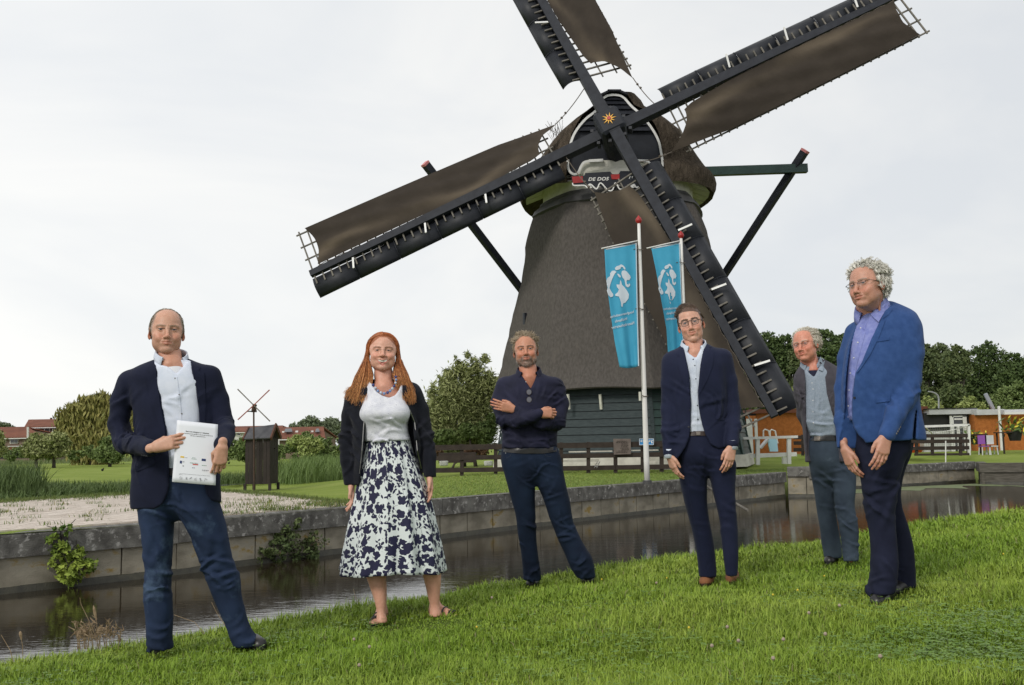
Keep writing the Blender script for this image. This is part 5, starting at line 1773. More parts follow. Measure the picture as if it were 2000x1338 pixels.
# ============ person 2: woman
def person_two():
 p = Person([(746, 1218), (866, 1208)], 'smiling woman with long red hair, black cardigan and navy and white floral skirt')
 Y0 = p.Y0
 def mask(q):
  x, y, z = q[:, 0], q[:, 1], q[:, 2]
  hl = 0.072 - 0.9 * np.maximum(np.abs(x) - 0.02, 0)
  return np.clip(np.maximum(sstep(hl - .006, hl + .006, z) , sstep(-0.045, -0.035, y) * sstep(.050, .058, np.abs(x)) ), 0, 1) * sstep(-.075, -.065, z + .0 * x)
 P = dict(skin=(0.666, 0.372, 0.273), brow=(.20, .09, .05), brow_w=.55, mask=mask, hair=(.30, .085, .02), scalp=.9, smile=1.15, open=.0085, fem=1, jaw=1.0, nose=.90, eye=-.5, lip=(.62, .20, .17), wide=1.06, root=.95)
 p.head(747.8, 684.5, 0.0, P, yaw=0.0, pitch=-0.08, roll=.03, scale=1.08, neck=((749, 732, .0, .052), (750, 757, -.01, .055)), chest=(.13, .070))
 # teeth
 mb = MB()
 for i in range(8):
  a = (i - 3.5) * .0058
  mb.box((a, -.0945 + a * a * 9, -.0645 + a * a * 8), (.0056, .004, .0095))
 V = p.T(np.concatenate(mb.v)); teeth_data = (V, mb.f)
 # legs and feet bare: part of the body
 def legrows(rows, gY): return rows_leg(rows, gY, Y0, 0)
 g1, g2 = G(746, 1222)[1], G(868, 1208)[1]
 LL = legrows([(1085, 709, 757), (1116, 712, 754), (1140, 720, 755), (1177, 732, 755), (1197, 736, 753), (1208, 735, 756), (1216, 735, 757)], g1)
 RR = legrows([(1088, 816, 858), (1108, 821, 861), (1140, 830, 861), (1167, 836, 859), (1185, 840, 859), (1196, 839, 862), (1204, 838, 864)], g2)
 pts = []
 for r in (LL, RR):
  for z, cx, cy, a, b in p.sec(r): pts += [(cx - a, cy - b, z), (cx + a, cy + b, z)]
 pts = np.array(pts)
 V = Vol(pts.min(0) - np.array([.05, .15, .08]), pts.max(0) + np.array([.15, .05, .02]), .007)
 for r in (LL, RR): V.loft(p.sec(r), .0)
 fa = G(746, 1212); fb = G(740, 1226); f1 = (fb - fa); f1 = np.array([-.12, -1, 0]); f1 /= np.linalg.norm(f1)
 fc = G(850, 1204); f2 = np.array([.80, -.60, 0]); f2 /= np.linalg.norm(f2)
 for a, f in ((fa, f1), (fc, f2)):
  a = a.copy(); a[2] = lawn_z(a[0], a[1]); up = np.array([0, 0, 1.])
  V.cap(a + up * .035, a + up * .10, .030, .028, .03)
  V.cap(a + up * .055, a + f * .13 + up * .025, .033, .024, .03)
  V.cap(a + up * .03 - f * .01, a + f * .04 + up * .03, .030, .030, .02)
  sd_ = np.array([-f[1], f[0], 0])
  for j in range(5):
   o = (j - 2) * .0145
   e = a + f * (.185 - abs(j - 1) * .012 if False else .185 - .008 * abs(o) / .0145) + sd_ * o + up * .016
   V.cap(a + f * .12 + sd_ * o * .8 + up * .020, e, .0115, .0095, .006)
 Vt, F = V.mesh()
 p.addbody(Vt, F, np.tile(np.array(P['skin']) * np.array([1.0, .96, .93]), (len(Vt), 1)))
 # sandals
 for a, f in ((fa, f1), (fc, f2)):
  a = a.copy(); a[2] = lawn_z(a[0], a[1]); up = np.array([0, 0, 1.]); sdv = np.array([-f[1], f[0], 0])
  mb = MB(); P_ = []
  for i in range(18):
   t = 2 * math.pi * i / 18; u = .085 + .130 * math.cos(t); q = a + f * u + sdv * (.040 * math.sin(t)); q[2] = lawn_z(q[0], q[1]); P_.append(q)
  mb.prism(P_, up * .010)
  o = mb.out('sandal', BLKLEA, p.root)
  mb = MB()
  for u, hgt in ((.085, .062), (.135, .046), (.155, .042)):
   pt = []
   for k in range(9):
    t = math.pi * k / 8; pt.append(a + f * u + sdv * (-.038 * math.cos(t)) + up * (.01 + hgt * .9 * math.sin(t)))
   mb.tube(pt, .0055, 5)
  pt = []
  for k in range(9):
   t = math.pi * (k / 8); pt.append(a - f * (.035 * math.sin(t)) + f * .02 + sdv * (-.036 * math.cos(t)) + up * .045)
  mb.tube(pt, .006, 5)
  mb.out('strap', BLKLEA, o)
 # skirt with pleats
 sk = [(858, 712, 801, 0, .115), (880, 710, 806, 0, .13), (915, 703, 820, 0, .155), (960, 694, 836, .0, .175), (1010, 684, 849, 0, .20), (1060, 675, 860, .01, .225), (1118, 664, 870, .02, .25)]
 sec = p.sec(sk)
 A = np.array(sorted(sec)); nz_, na = 46, 150
 zs = np.linspace(A[-1, 0], A[0, 0], nz_); Vs = []; Fs = []
 GI = [smooth_interp(zs, A[:, 0], A[:, i]) for i in range(1, 5)]
 for i, z in enumerate(zs):
  t = i / (nz_ - 1)
  for j in range(na):
   a = 2 * math.pi * j / na
   f = 1 + .075 * t ** .7 * math.cos(11 * a + 1.2 * math.sin(2 * a) + .5) * (.8 + .4 * math.sin(3 * a)) + .012 * math.sin(23 * a + 6 * t)
   hz = z + (.010 * math.sin(3 * a + 1) * t)
   Vs.append((GI[0][i] + GI[2][i] * math.sin(a) * f, GI[1][i] - GI[3][i] * math.cos(a) * f, hz))
 for i in range(nz_ - 1):
  for j in range(na): Fs.append((i * na + j, (i + 1) * na + j, (i + 1) * na + (j + 1) % na, i * na + (j + 1) % na))
 FL = floral('floral_skirt_cloth')
 o = part('skirt', Vs, Fs, FL, p.root, smooth=True)
 uv = o.data.uv_layers.new(name='UVMap')
 zi = np.arange(len(Vs)) // na; ai = np.arange(len(Vs)) % na
 li = np.zeros(len(o.data.loops), np.int32); o.data.loops.foreach_get('vertex_index', li)
 U = ai[li] / na; Vv = zi[li] / nz_
 # unwrap the seam at the back
 lp = U.reshape(-1, 4); w_ = (lp.max(1) - lp.min(1)) > .5
 lp[w_] = np.where(lp[w_] < .5, lp[w_] + 1, lp[w_])
 uv.data.foreach_set('uv', np.stack([lp.ravel() * 1.75, Vv * .81], 1).astype(np.float32).ravel())
 md = o.modifiers.new('cloth', 'SOLIDIFY'); md.thickness = .003
 p.layers['skirt'] = (np.array(Vs), np.array(Fs))
 # white lace top
 tp = [(745, 716, 786, 0, .075), (757, 708, 792, -.0, .095), (775, 705, 797, -.01, .112), (795, 703, 800, -.02, .135), (812, 702, 801, -.03, .15), (830, 706, 797, -.015, .128), (845, 708, 797, -.01, .122), (862, 709, 803, -.005, .128)]
 def ex(V):
  for x in (730, 778): V.ell(p.w(x, 806, -.105), (.062, .052, .055), .05)
 p.cloth('lace_top', LACE, .006, [tp], rumple=.0012, rf=(12, 8, 14), seed=21, extra=ex,
   folds=[(755, 848, -.13, (.2, 0, 1), .045, (.14, .1, .05), .007)],
   cuts=[([(700, 700), (718, 735), (727, 752), (735, 765), (747, 773), (760, 777), (772, 772), (780, 760), (784, 745), (800, 700)], None, None, -.06)])
 # cardigan
 cg = [(740, 722, 786, .02, .075), (752, 700, 800, .02, .10), (765, 686, 812, .015, .115), (790, 684, 816, .01, .13), (830, 688, 818, 0, .145), (870, 690, 822, 0, .145), (910, 690, 824, 0, .15), (950, 690, 826, 0, .155)]
 A1 = [(694, 770, .02, .052), (684, 812, .03, .052), (678, 858, .02, .048), (680, 900, -.0, .044), (684, 945, -.03, .036)]
 B1 = [(806, 764, .02, .052), (821, 800, .03, .052), (832, 850, .02, .046), (838, 890, -.0, .042), (840, 930, -.03, .035)]
 opn = [(720, 700), (719, 786), (714, 830), (711, 880), (706, 920), (702, 946), (706, 952), (706, 1000), (812, 1000), (816, 960), (822, 935), (820, 920), (815, 900), (811, 878), (806, 822), (796, 797), (786, 770), (784, 700)]
 p.cloth('cardigan', FLEECE, .007, [cg], [A1, B1], rumple=.0025, rf=(10, 8, 5), seed=31, k=.02,
   cuts=[(opn, None, .03, -.12), ([(600, 948), (714, 948), (714, 1000), (600, 1000)], None, None, 0), ([(806, 932), (900, 932), (900, 1000), (806, 1000)], None, None, 0), ([(714, 925), (806, 925), (806, 1000), (714, 1000)], None, None, 0)],
   folds=[(678, 862, -.03, (.3, 0, 1), .05, (.07, .08, .09), .009), (834, 855, -.03, (-.3, 0, 1), .05, (.07, .08, .09), .009), (700, 900, -.1, (1, 0, .1), .06, (.05, .08, .15), .008), (820, 880, -.1, (1, 0, -.1), .06, (.05, .08, .15), .007), (690, 800, -.05, (.8, 0, .6), .06, (.06, .08, .1), .006)])
 bc = p.bvh('cardigan'); cardi = [o for o in p.root.children if o.name.startswith('cardigan')][0]
 for xs in ([(718, 790), (713, 835), (710, 880), (705, 925)], [(797, 800), (807, 825), (812, 880), (820, 915)]):
  mb = MB(); pts = []
  for i, (x, y) in enumerate(xs):
   sx = 3 if x > 760 else -3
   q, n_, d_ = p.hit(bc, x + sx, y)
   if q is not None: pts.append(q - d_ * .004)
  if len(pts) > 1: mb.tube(pts, .0028, 5); mb.out('zip', STEEL, cardi)
 # necklace
 nk = [(729, 752), (733, 758), (738, 763.5), (744, 767), (750.5, 768.5), (757, 767), (762, 763.5), (766.5, 759), (770, 754), (772.5, 748), (773.5, 742), (773, 736)]
 mb = MB(); ne = MB(); cols = []
 nm = [mat('blue_bead', rgb(.03, .05, .20), rough=.2), mat('pearl_bead', rgb(.50, .54, .62), rough=.2), mat('pale_blue_bead', rgb(.20, .30, .52), rough=.2)]
 base = p.w(751, 752, -.02)
 mb.tube([p.w(x, y, -.085) for x, y in nk], .0015, 5)
 nko = mb.out('necklace', STEEL, p.root)
 for i, (x, y) in enumerate(nk):
  b = MB(); r = .0095 if i < 8 else .0085
  b.lathe(p.w(x, y, -.085 - .012 * math.sin(math.pi * i / 11)), [(r * math.sin(t), -r * math.cos(t)) for t in np.linspace(.15, math.pi - .15, 7)], 10)
  b.out('bead', nm[[0, 1, 2, 1, 2, 0, 2, 1, 0, 1, 2, 0][i]], nko, smooth=True)
 # earrings
 ER = mat('pewter', rgb(.12, .11, .11), rough=.35, metallic=.6)
 for sx in (-1, 1):
  c = p.T(np.array([[sx * .073, -.018, -.068]]))[0]
  mb = MB(); t = np.linspace(0, 2 * math.pi, 17)
  for r0, r1, zz in ((.0155, .0055, 0),):
   Vv = []; Ff = []
   for k in range(16):
    a = t[k]
    for r, oy in ((r0, -.0015), (r0, .0015)): Vv.append((r0 * math.cos(a), oy, r0 * math.sin(a)))
    for oy in (-.0015, .0015): Vv.append((r1 * math.cos(a), oy, r1 * math.sin(a) + .004))
   for k in range(16):
    a, b = k * 4, ((k + 1) % 16) * 4
    Ff += [(a, b, b + 2, a + 2), (a + 1, a + 3, b + 3, b + 1), (a, a + 1, b + 1, b), (a + 2, b + 2, b + 3, a + 3)]
   mb.add(np.array(Vv) + c, Ff)
  mb.tube([c + np.array([0, 0, .014]), c + np.array([0, .004, .03])], .001, 4)
  mb.out('earring', ER, p.root)
 # hands
 for wr, side, f in ((p.w(686, 944, -.03), (.35, -.9, 0), (.10, -.12, -1)), (p.w(839, 929, -.03), (-.35, -.9, 0), (.10, -.05, -1))):
  V, F, q = place_hand(wr, f, (-side[0] * 3, -.2, 0) if wr[0] < p.w(760, 900)[0] else (-1, -.2, 0), side, scale=.90, each=[(.2, .3, .2), (.25, .35, .25), (.3, .4, .3), (.35, .4, .3)])
  p.addbody(V, F, paint_hand(q, P['skin']))
 p.limbs([A1, B1, [(751, 775, .02, .10), (755, 860, .02, .12), (762, 950, .02, .14)], [(735, 950, .02, .1), (735, 1060, .03, .075)], [(790, 950, .02, .1), (826, 1060, .03, .075)]])
 b = p.finish_body()
 part('teeth', teeth_data[0], teeth_data[1], TEETH, b)
 # hair: guides run from the parting down to tips spread over the shoulders (frame pixels, depth)
 r = RNG
 def lock(side, n):
  out = []
  for _ in range(n):
   u = r.uniform(0, 1); v = r.uniform(0, 1)
   # root on the parting line, from forehead (v=0) to crown (v=1), then round the skull
   y0 = -.070 + .125 * v
   L = []
   for th in (.03, .45, .95, 1.45):
    s_ = th / 1.45
    yy = y0 * (1 - s_) + max(y0, -.030 + .01 * u) * s_
    k_ = math.sqrt(max(1 - ((yy - .014) / .095) ** 2, .05))
    o_ = 1.045 + .05 * s_ + .03 * u * s_
    L.append(np.array([side * .0755 * k_ * math.sin(th) * o_ * (1 + .06 * s_), yy, .035 + .084 * k_ * math.cos(th) * o_ + .0015 * u]))
   L.append(np.array([side * (.080 + .020 * u), -.022 + .060 * v, -.035]))
   L = [p.T(q[None])[0] for q in L]
   if side < 0:
    e0 = (727 - 34 * u + 2 * v, 735, -.05 + .08 * v)
    t = 1 - min(max(u + r.normal() * .06, 0), 1); tx = 671 + 48 * t; ty = 772 + 20 * math.sin(t * 1.6) + r.uniform(-9, 8)
    e1 = (724 - 38 * u + r.normal() * 1.5, 757, -.075 + .06 * v)
    e2 = (tx, ty, -.125 + .03 * v + .03 * (1 - t))
   else:
    e0 = (769 + 30 * u - 2 * v, 735, -.04 + .08 * v)
    t = min(max(u + r.normal() * .06, 0), 1); tx = 786 + 26 * t; ty = 786 - 4 * t + r.uniform(-12, 8)
    e1 = (778 + 31 * u + r.normal() * 1.5, 760, -.055 + .05 * v)
    e2 = (tx, ty, -.10 + .03 * v)
   L += [p.w(*e0), p.w(*e1), p.w(*e2)]
   L = np.array(L)
   # Catmull-Rom through the guide
   Q = np.vstack([2 * L[0] - L[1], L, 2 * L[-1] - L[-2]]); path = []
   wob = r.uniform(0, 6.3); am = r.uniform(.001, .006)
   for k in range(len(L) - 1):
    a, b_, c, d = Q[k:k + 4]
    for tt in (0, .5):
     path.append(.5 * (2 * b_ + (c - a) * tt + (2 * a - 5 * b_ + 4 * c - d) * tt ** 2 + (-a + 3 * b_ - 3 * c + d) * tt ** 3))
   path.append(L[-1]); path = np.array(path)
   s_ = np.linspace(0, 1, len(path))
   path[:, 0] += am * np.sin(wob + s_ * 9) * s_; path[:, 1] += am * np.cos(wob + s_ * 8) * s_
   path += r.normal(size=3) * .0025 * s_[:, None]
   path = path[0] + (path - path[0]) if r.uniform() < .5 else path[:1] + (path - path[:1]) * (1 - (1 - r.uniform(.93, 1.0)) * s_[:, None])
   out.append(path)
  return out
 paths = clumped(np.array(lock(-1, 640) + lock(1, 560)), 2, .0022, r)
 HM = mat('red_hair_mass', rgb(.16, .040, .010), rgb(.30, .095, .028), scale=26, rough=.6, stretch=(3, 3, .3))
 p.cloth('hair_mass', HM, .006, [[(700, 710, 722, .07, .03), (715, 705, 721, .055, .04), (737, 700, 720, .03, .04), (756, 694, 716, .0, .03), (768, 690, 710, -.03, .018)],
         [(700, 773, 785, .07, .03), (715, 774, 789, .06, .04), (737, 775, 794, .045, .04), (758, 784, 802, .01, .03), (772, 790, 806, -.02, .016)]], rumple=.003, rf=(60, 30, 4), seed=5, lofk=.0)
 RH = mat('long_red_hair', rgb(.30, .082, .022), rgb(.48, .165, .052), scale=70, rough=0.42, detail=2, attr='Col', spec=.5)
 Vh, Fh = strands(paths, r.uniform(.0012, .0021, len(paths)), .2)
 me = mesh_of('hair', Vh, Fh, RH, True)
 Sg = paths.shape[1]
 tt = np.tile(np.repeat(np.linspace(0, 1, Sg), 3), len(paths)); rn = np.repeat(r.uniform(.75, 1.25, len(paths)), Sg * 3)
 k = sstep(.40, 1.0, tt)[:, None]
 set_col(me, (np.array([1.0, .95, .9]) * (1 - k) + np.array([1.45, 2.1, 2.4]) * k) * rn[:, None])
 link('hair', me, p.root)
 return p

def floral(name):
 """navy blossoms, leaves and stems printed on white cotton"""
 m = bpy.data.materials.new(name); m.use_nodes = True
 t = m.node_tree; b = t.nodes['Principled BSDF']; N = t.nodes.new; K = t.links.new
 uv = N('ShaderNodeUVMap'); uv.uv_map = 'UVMap'
 def mt(op, a, b_=None, c=None):
  n = N('ShaderNodeMath'); n.operation = op
  for i, v in enumerate((a, b_, c)):
   if v is None: continue
   if isinstance(v, (int, float)): n.inputs[i].default_value = v
   else: K(v, n.inputs[i])
  return n.outputs[0]
 def mixer(prev, fac, col):
  x = N('ShaderNodeMix'); x.data_type = 'RGBA'; K(fac, x.inputs[0])
  if isinstance(prev, tuple): x.inputs[6].default_value = prev
  else: K(prev, x.inputs[6])
  x.inputs[7].default_value = col; return x.outputs[2]
 def motif(scale, kind, size, offs, keep):
  mp_ = N('ShaderNodeMapping'); mp_.inputs['Location'].default_value = offs; K(uv.outputs[0], mp_.inputs[0])
  ns = N('ShaderNodeTexNoise'); ns.inputs['Scale'].default_value = scale * 1.2; K(mp_.outputs[0], ns.inputs[0])
  ad = N('ShaderNodeVectorMath'); ad.operation = 'MULTIPLY_ADD'; K(ns.outputs['Color'], ad.inputs[0]); ad.inputs[1].default_value = (.22 / scale,) * 3; K(mp_.outputs[0], ad.inputs[2])
  sc_ = N('ShaderNodeVectorMath'); sc_.operation = 'SCALE'; K(ad.outputs[0], sc_.inputs[0]); sc_.inputs['Scale'].default_value = scale
  vo = N('ShaderNodeTexVoronoi'); vo.voronoi_dimensions = '2D'; vo.inputs['Scale'].default_value = 1.0; vo.inputs['Randomness'].default_value = .85; K(sc_.outputs[0], vo.inputs[0])
  sb = N('ShaderNodeVectorMath'); sb.operation = 'SUBTRACT'; K(sc_.outputs[0], sb.inputs[0]); K(vo.outputs['Position'], sb.inputs[1])
  xy = N('ShaderNodeSeparateXYZ'); K(sb.outputs[0], xy.inputs[0])
  cc = N('ShaderNodeSeparateColor'); K(vo.outputs['Color'], cc.inputs[0])
  ang = mt('ARCTAN2', xy.outputs[0], xy.outputs[1])
  ph = mt('MULTIPLY', cc.outputs[1], 6.28)
  r = mt('SQRT', mt('ADD', mt('MULTIPLY', xy.outputs[0], xy.outputs[0]), mt('MULTIPLY', xy.outputs[1], xy.outputs[1])))
  if kind == 'flower':
   pet = mt('ABSOLUTE', mt('COSINE', mt('MULTIPLY_ADD', ang, 2.0, ph)))
   pet2 = mt('ABSOLUTE', mt('SINE', mt('MULTIPLY_ADD', ang, 1.5, mt('MULTIPLY', ph, 3.0))))
   lim = mt('MULTIPLY', mt('ADD', mt('MULTIPLY', pet, .30), mt('MULTIPLY_ADD', pet2, .26, .46)), mt('MULTIPLY_ADD', cc.outputs[2], size * .5, size * .75))
   f = mt('LESS_THAN', r, lim)
  else:
   a2 = mt('SUBTRACT', ang, ph)
   lx = mt('MULTIPLY', r, mt('COSINE', a2)); ly = mt('MULTIPLY', r, mt('SINE', a2))
   # pointed oval
   f = mt('LESS_THAN', mt('ADD', mt('ABSOLUTE', mt('DIVIDE', lx, size * .48)), mt('POWER', mt('DIVIDE', ly, size), 2.0)), 1.0)
  return mt('MULTIPLY', f, mt('LESS_THAN', cc.outputs[0], keep))
 navy = rgb(.009, .009, .045)
 c = mixer(rgb(.68, .73, .73), motif(12.5, 'flower', .41, (0, 0, 0), .78), navy)
 c = mixer(c, motif(21, 'flower', .36, (2.3, 1.1, 0), .4), navy)
 c = mixer(c, motif(27, 'leaf', .40, (3, 1, 0), .6), navy)
 c = mixer(c, motif(33, 'leaf', .38, (7, 5, 0), .6), navy)
 wv = N('ShaderNodeTexVoronoi'); wv.feature = 'DISTANCE_TO_EDGE'; wv.inputs['Scale'].default_value = 13
 ns = N('ShaderNodeTexNoise'); ns.inputs['Scale'].default_value = 14; K(uv.outputs[0], ns.inputs[0])
 ad = N('ShaderNodeVectorMath'); ad.operation = 'MULTIPLY_ADD'; K(ns.outputs['Color'], ad.inputs[0]); ad.inputs[1].default_value = (.06,) * 3; K(uv.outputs[0], ad.inputs[2]); K(ad.outputs[0], wv.inputs[0])
 c = mixer(c, mt('MULTIPLY', mt('LESS_THAN', wv.outputs[0], .012), mt('GREATER_THAN', ns.outputs[0], .5)), navy)
 K(c, b.inputs['Base Color']); b.inputs['Roughness'].default_value = .75
 return m
# ------------------------------------------------------------------ flagpoles and banners
POLEW = mat('white_pole_paint', rgb(.68, .67, .64), rgb(.75, .74, .71), scale=3, rough=.45, c3=rgb(.42, .30, .16), scale3=5, cov3=.72, stretch=(1, 1, .3))
FBLUE = mat('sky_blue_banner', rgb(.035, .30, .47), rgb(.050, .34, .52), scale=2, rough=.75, bump=.1, bscale=60)
FWHITE = mat('banner_white_print', rgb(.55, .62, .68), rough=.8)
DARKW = mat('dark_brown_timber', rgb(.020, .012, .009), rgb(.036, .024, .018), scale=4, rough=.8, bump=.3, bscale=30)
PLASTERG = mat('grey_plaster', rgb(.28, .28, .27), rgb(.36, .35, .33), scale=6, rough=.9)

LION = [
 [(300,460),(312,447),(335,440),(345,432),(362,440),(375,455),(378,470),(369,470),(358,452),(346,452),(341,465),(325,472),(308,475)],
 [(298,477),(280,480),(266,498),(266,518),(248,530),(239,550),(243,580),(249,600),(243,625),(253,655),(270,672),(288,665),(289,650),(275,630),(262,605),(266,585),(277,550),(286,528),(300,500),(313,488)],
 [(352,480),(372,475),(388,485),(412,515),(416,530),(405,548),(390,545),(385,555),(387,575),(400,580),(402,571),(411,575),(411,588),(396,600),(380,591),(375,570),(371,545),(355,525),(348,500)],
 [(316,500),(330,502),(345,520),(340,530),(328,522)],
 [(340,546),(348,560),(352,580),(372,600),(390,625),(403,650),(400,680),(385,700),(375,712),(362,715),(355,743),(348,738),(345,710),(340,690),(330,665),(305,662),(303,650),(322,635),(330,615),(315,595),(312,578),(335,580)]]
def banner(base_px, top_y, Yp, edgeL, edgeR, bottom, bar, label, plabel, emb_map, lines):
 b = gz(*base_px, QZ + .02)
 sc_ = Yp / b[1]
 b = at(base_px[0], base_px[1], Yp)
 top = at(base_px[0] + 0, top_y, Yp)[2]
 pole = empty('flagpole', b, plabel, 'flagpole', 'white flagpoles on the canal wall')
 n = 12
 MB().tube([(b[0], b[1], b[2] + (top - b[2]) * i / n) for i in range(n + 1)], [.075 - .035 * i / n for i in range(n + 1)], 12).out('pole', POLEW, pole, smooth=True)
 MB().lathe((b[0], b[1], top - .02), [(.03, 0), (.045, .02), (.085, .07), (.09, .11), (.07, .16), (.03, .20), (.008, .235)], 14).out('finial', REDP, pole, smooth=True)
 MB().tube([(b[0], b[1], b[2] - .04), (b[0], b[1], b[2] + .05)], .12, 12).out('foot', ZINC, pole)
 X0 = b[0]
 mb = MB()
 for yy in (top - .7, top - 2.3, top - 4.6): mb.tube([(X0 - .085, Yp - .09, yy), (X0, Yp - .085, yy - .03), (X0 + .09, Yp - .02, yy - .02), (X0 + .05, Yp + .07, yy), (X0 - .06, Yp + .06, yy + .01), (X0 - .16, Yp - .02, yy)], .012, 5)
 mb.tube([(X0 - .05, Yp - .07, top - .6), (X0 - .06, Yp - .08, b[2] + 2.4)], .006, 4)
 mb.out('halyard', ROPE, pole)
 MB().tube([at(*bar[0], Yp - .10), at(*bar[1], Yp)], .017, 8).out('crossbar', POLEW, pole, smooth=True)
 MB().tube([(X0 - .12, Yp - .05, b[2] + 2.35), (X0 - .12, Yp - .05, b[2] + 2.12)], .035, 8).out('line_weight', CREAM, pole)
 # the cloth hangs in soft vertical folds
 def wave(u, v): return -.07 * (1 - u) + (.035 * math.sin(u * 9 + v * 2.2) + .022 * math.sin(u * 17 - v * 3)) * (.25 + v) - .05 * math.sin(math.pi * v) * (1 - u)
 nv_, nu = 46, 18
 def L_(v): return np.array([np.interp(v, [q[0] for q in edgeL], [q[1] for q in edgeL]), np.interp(v, [q[0] for q in edgeL], [q[2] for q in edgeL])])
 def R_(v): return np.array([np.interp(v, [q[0] for q in edgeR], [q[1] for q in edgeR]), np.interp(v, [q[0] for q in edgeR], [q[2] for q in edgeR])])
 V = []; F = []
 for i in range(nv_ + 1):
  v = i / nv_
  for j in range(nu + 1):
   u = j / nu; p = L_(v) * (1 - u) + R_(v) * u
   if v > .95: p = p + np.array([0, (v - .95) / .05 * 3.0 * math.sin(u * math.pi)])
   V.append(at(p[0], p[1], Yp + wave(u, v)))
 for i in range(nv_):
  for j in range(nu): F.append((i * (nu + 1) + j, (i + 1) * (nu + 1) + j, (i + 1) * (nu + 1) + j + 1, i * (nu + 1) + j + 1))
 o = part('banner', V, F, FBLUE, None, smooth=True, base=V[0])
 tag(o, label, 'banner', 'blue banners on the flagpoles')
 md = o.modifiers.new('cloth', 'SOLIDIFY'); md.thickness = .004
 bv = bvh_of(V, F)
 def drop(P, tri, name, m, off):
  out = []
  for x, y in P:
   d = Vector(ray(x, y).tolist()).normalized(); h = bv.ray_cast(Vector(CAM.tolist()), d)
   q = np.array(h[0]) if h[0] is not None else at(x, y, Yp - .05)
   out.append(q - np.array(d) * off)
  return part(name, out, tri, m, o)
 # white hem and heading
 for e, nme in (([R_(v) + np.array([-.8, 0]) for v in np.linspace(0, 1, 20)], 'white_hem'), ([L_(0) * (1 - u) + R_(0) * u + np.array([0, 1.2]) for u in np.linspace(0, 1, 8)], 'white_heading')):
  P = []
  for q in e:
   w_ = (1.0, 0) if nme == 'white_hem' else (0, 1.3)
   P += [(q[0] - w_[0], q[1] - w_[1]), (q[0] + w_[0], q[1] + w_[1])]
  drop(P, [(2 * i, 2 * i + 1, 2 * i + 3, 2 * i + 2) for i in range(len(e) - 1)], nme, FWHITE, .012)
 for pl in LION:
  P = [emb_map(x / 3.717 + 1120, y / 3.717 + 400) for x, y in pl]
  # round the corners, then triangulate finely
  Q = []
  for i in range(len(P)):
   a, c, d = np.array(P[i - 1]), np.array(P[i]), np.array(P[(i + 1) % len(P)])
   Q += [c * .78 + a * .22, c * .97 + (a + d) * .015, c * .78 + d * .22]
  V2, F2 = decal(bv, Q, .016, 2.2, .004)
  if F2: part('emblem', V2, F2, FWHITE, o)
 for s_, x0, y0, x1, y1, hh in lines:
  X, Ft = text_mesh(s_, 1.0, .012)
  W_ = X[:, 0].max(); H_ = .72
  P = [(x1 + (x0 - x1) * p[0] / W_, y1 + (y0 - y1) * p[0] / W_ + hh / 2 - p[1] / H_ * hh) for p in X]
  drop(P, Ft, 'lettering', FWHITE, .018)
 return pole
banner((1264, 942), 436, 25.54,
       [(0, 1180.5, 486), (.22, 1183.5, 540), (.53, 1192.6, 612), (.79, 1200.7, 669), (1, 1210, 717)],
       [(0, 1243, 474.5), (.5, 1245, 594), (1, 1248, 715)], 0, ((1174.5, 485.5), (1249, 469.5)),
       'blue waterboard banner with white lion seen from behind, on the nearer flagpole', 'white flagpole with red knob and rusty top standing left of the dark-suited man',
       lambda x, y: (x, y), [('hoogheemraadschap', 1192, 618.5, 1238, 608.5, 5.2), ('Hollands', 1201, 627.5, 1225, 622, 5.6), ('Noorderkwartier', 1194, 640, 1239, 630, 6.0)])
banner((1347.5, 938), 465, 27.3,
       [(0, 1272, 484), (.18, 1281.4, 529), (.43, 1292, 588), (.66, 1301.6, 642), (1, 1306, 716)],
       [(0, 1327.5, 474), (.5, 1332.5, 590), (1, 1337, 714)], 0, ((1263, 485), (1331, 469.5)),
       'narrower blue banner with white lion partly behind the dark-suited man', 'white flagpole with red knob rising behind the dark-suited man',
       lambda x, y: (1284 + (x - 1183) * .76 + (0 if y < 560 else (y - 560) * .03), y - 1.5 - (y - 520) * .06), [('hoogheemraadschap', 1296, 603, 1338, 600, 4.6), ('Hollands', 1302, 612, 1320, 610, 5.0), ('Noorderkwartier', 1300, 623, 1340, 619, 5.2)])

# ------------------------------------------------------------------ dark rail fence before the mill
FY = 32.3
fe = empty('rail_fence', at(1100, 915, FY), 'dark brown three-rail timber fence along the lawn before the mill', 'fence')
def Fp(x, y, d=0.0): return at(x, y, FY + d)
xs_ = [700, 762, 832, 902, 968, 1034, 1096, 1149, 1202, 1255, 1292, 1334]
for i, x in enumerate(xs_):
 yb = 921 - (x - 850) * .019
 MB().beam(Fp(x, yb, .10) + np.array([0, 0, -.15]), Fp(x, 868 - (x - 850) * .016, .10), .15, .12).out('post', DARKW, fe)
for (ya, yb_, hh) in ((874.5, 866.5, 10.5), (895, 889, 9), (919, 911, 9)):
 for a, b in ((680, 833), (832, 1031), (1030, 1203), (1202, 1338)):
  pa = Fp(a + 1, ya - (a - 850) * .0165); pb = Fp(b - 1, ya - (b - 850) * .0165)
  o = MB().beam(pa, pb, .045, hh / 1900 * FY).out('rail', DARKW, fe)
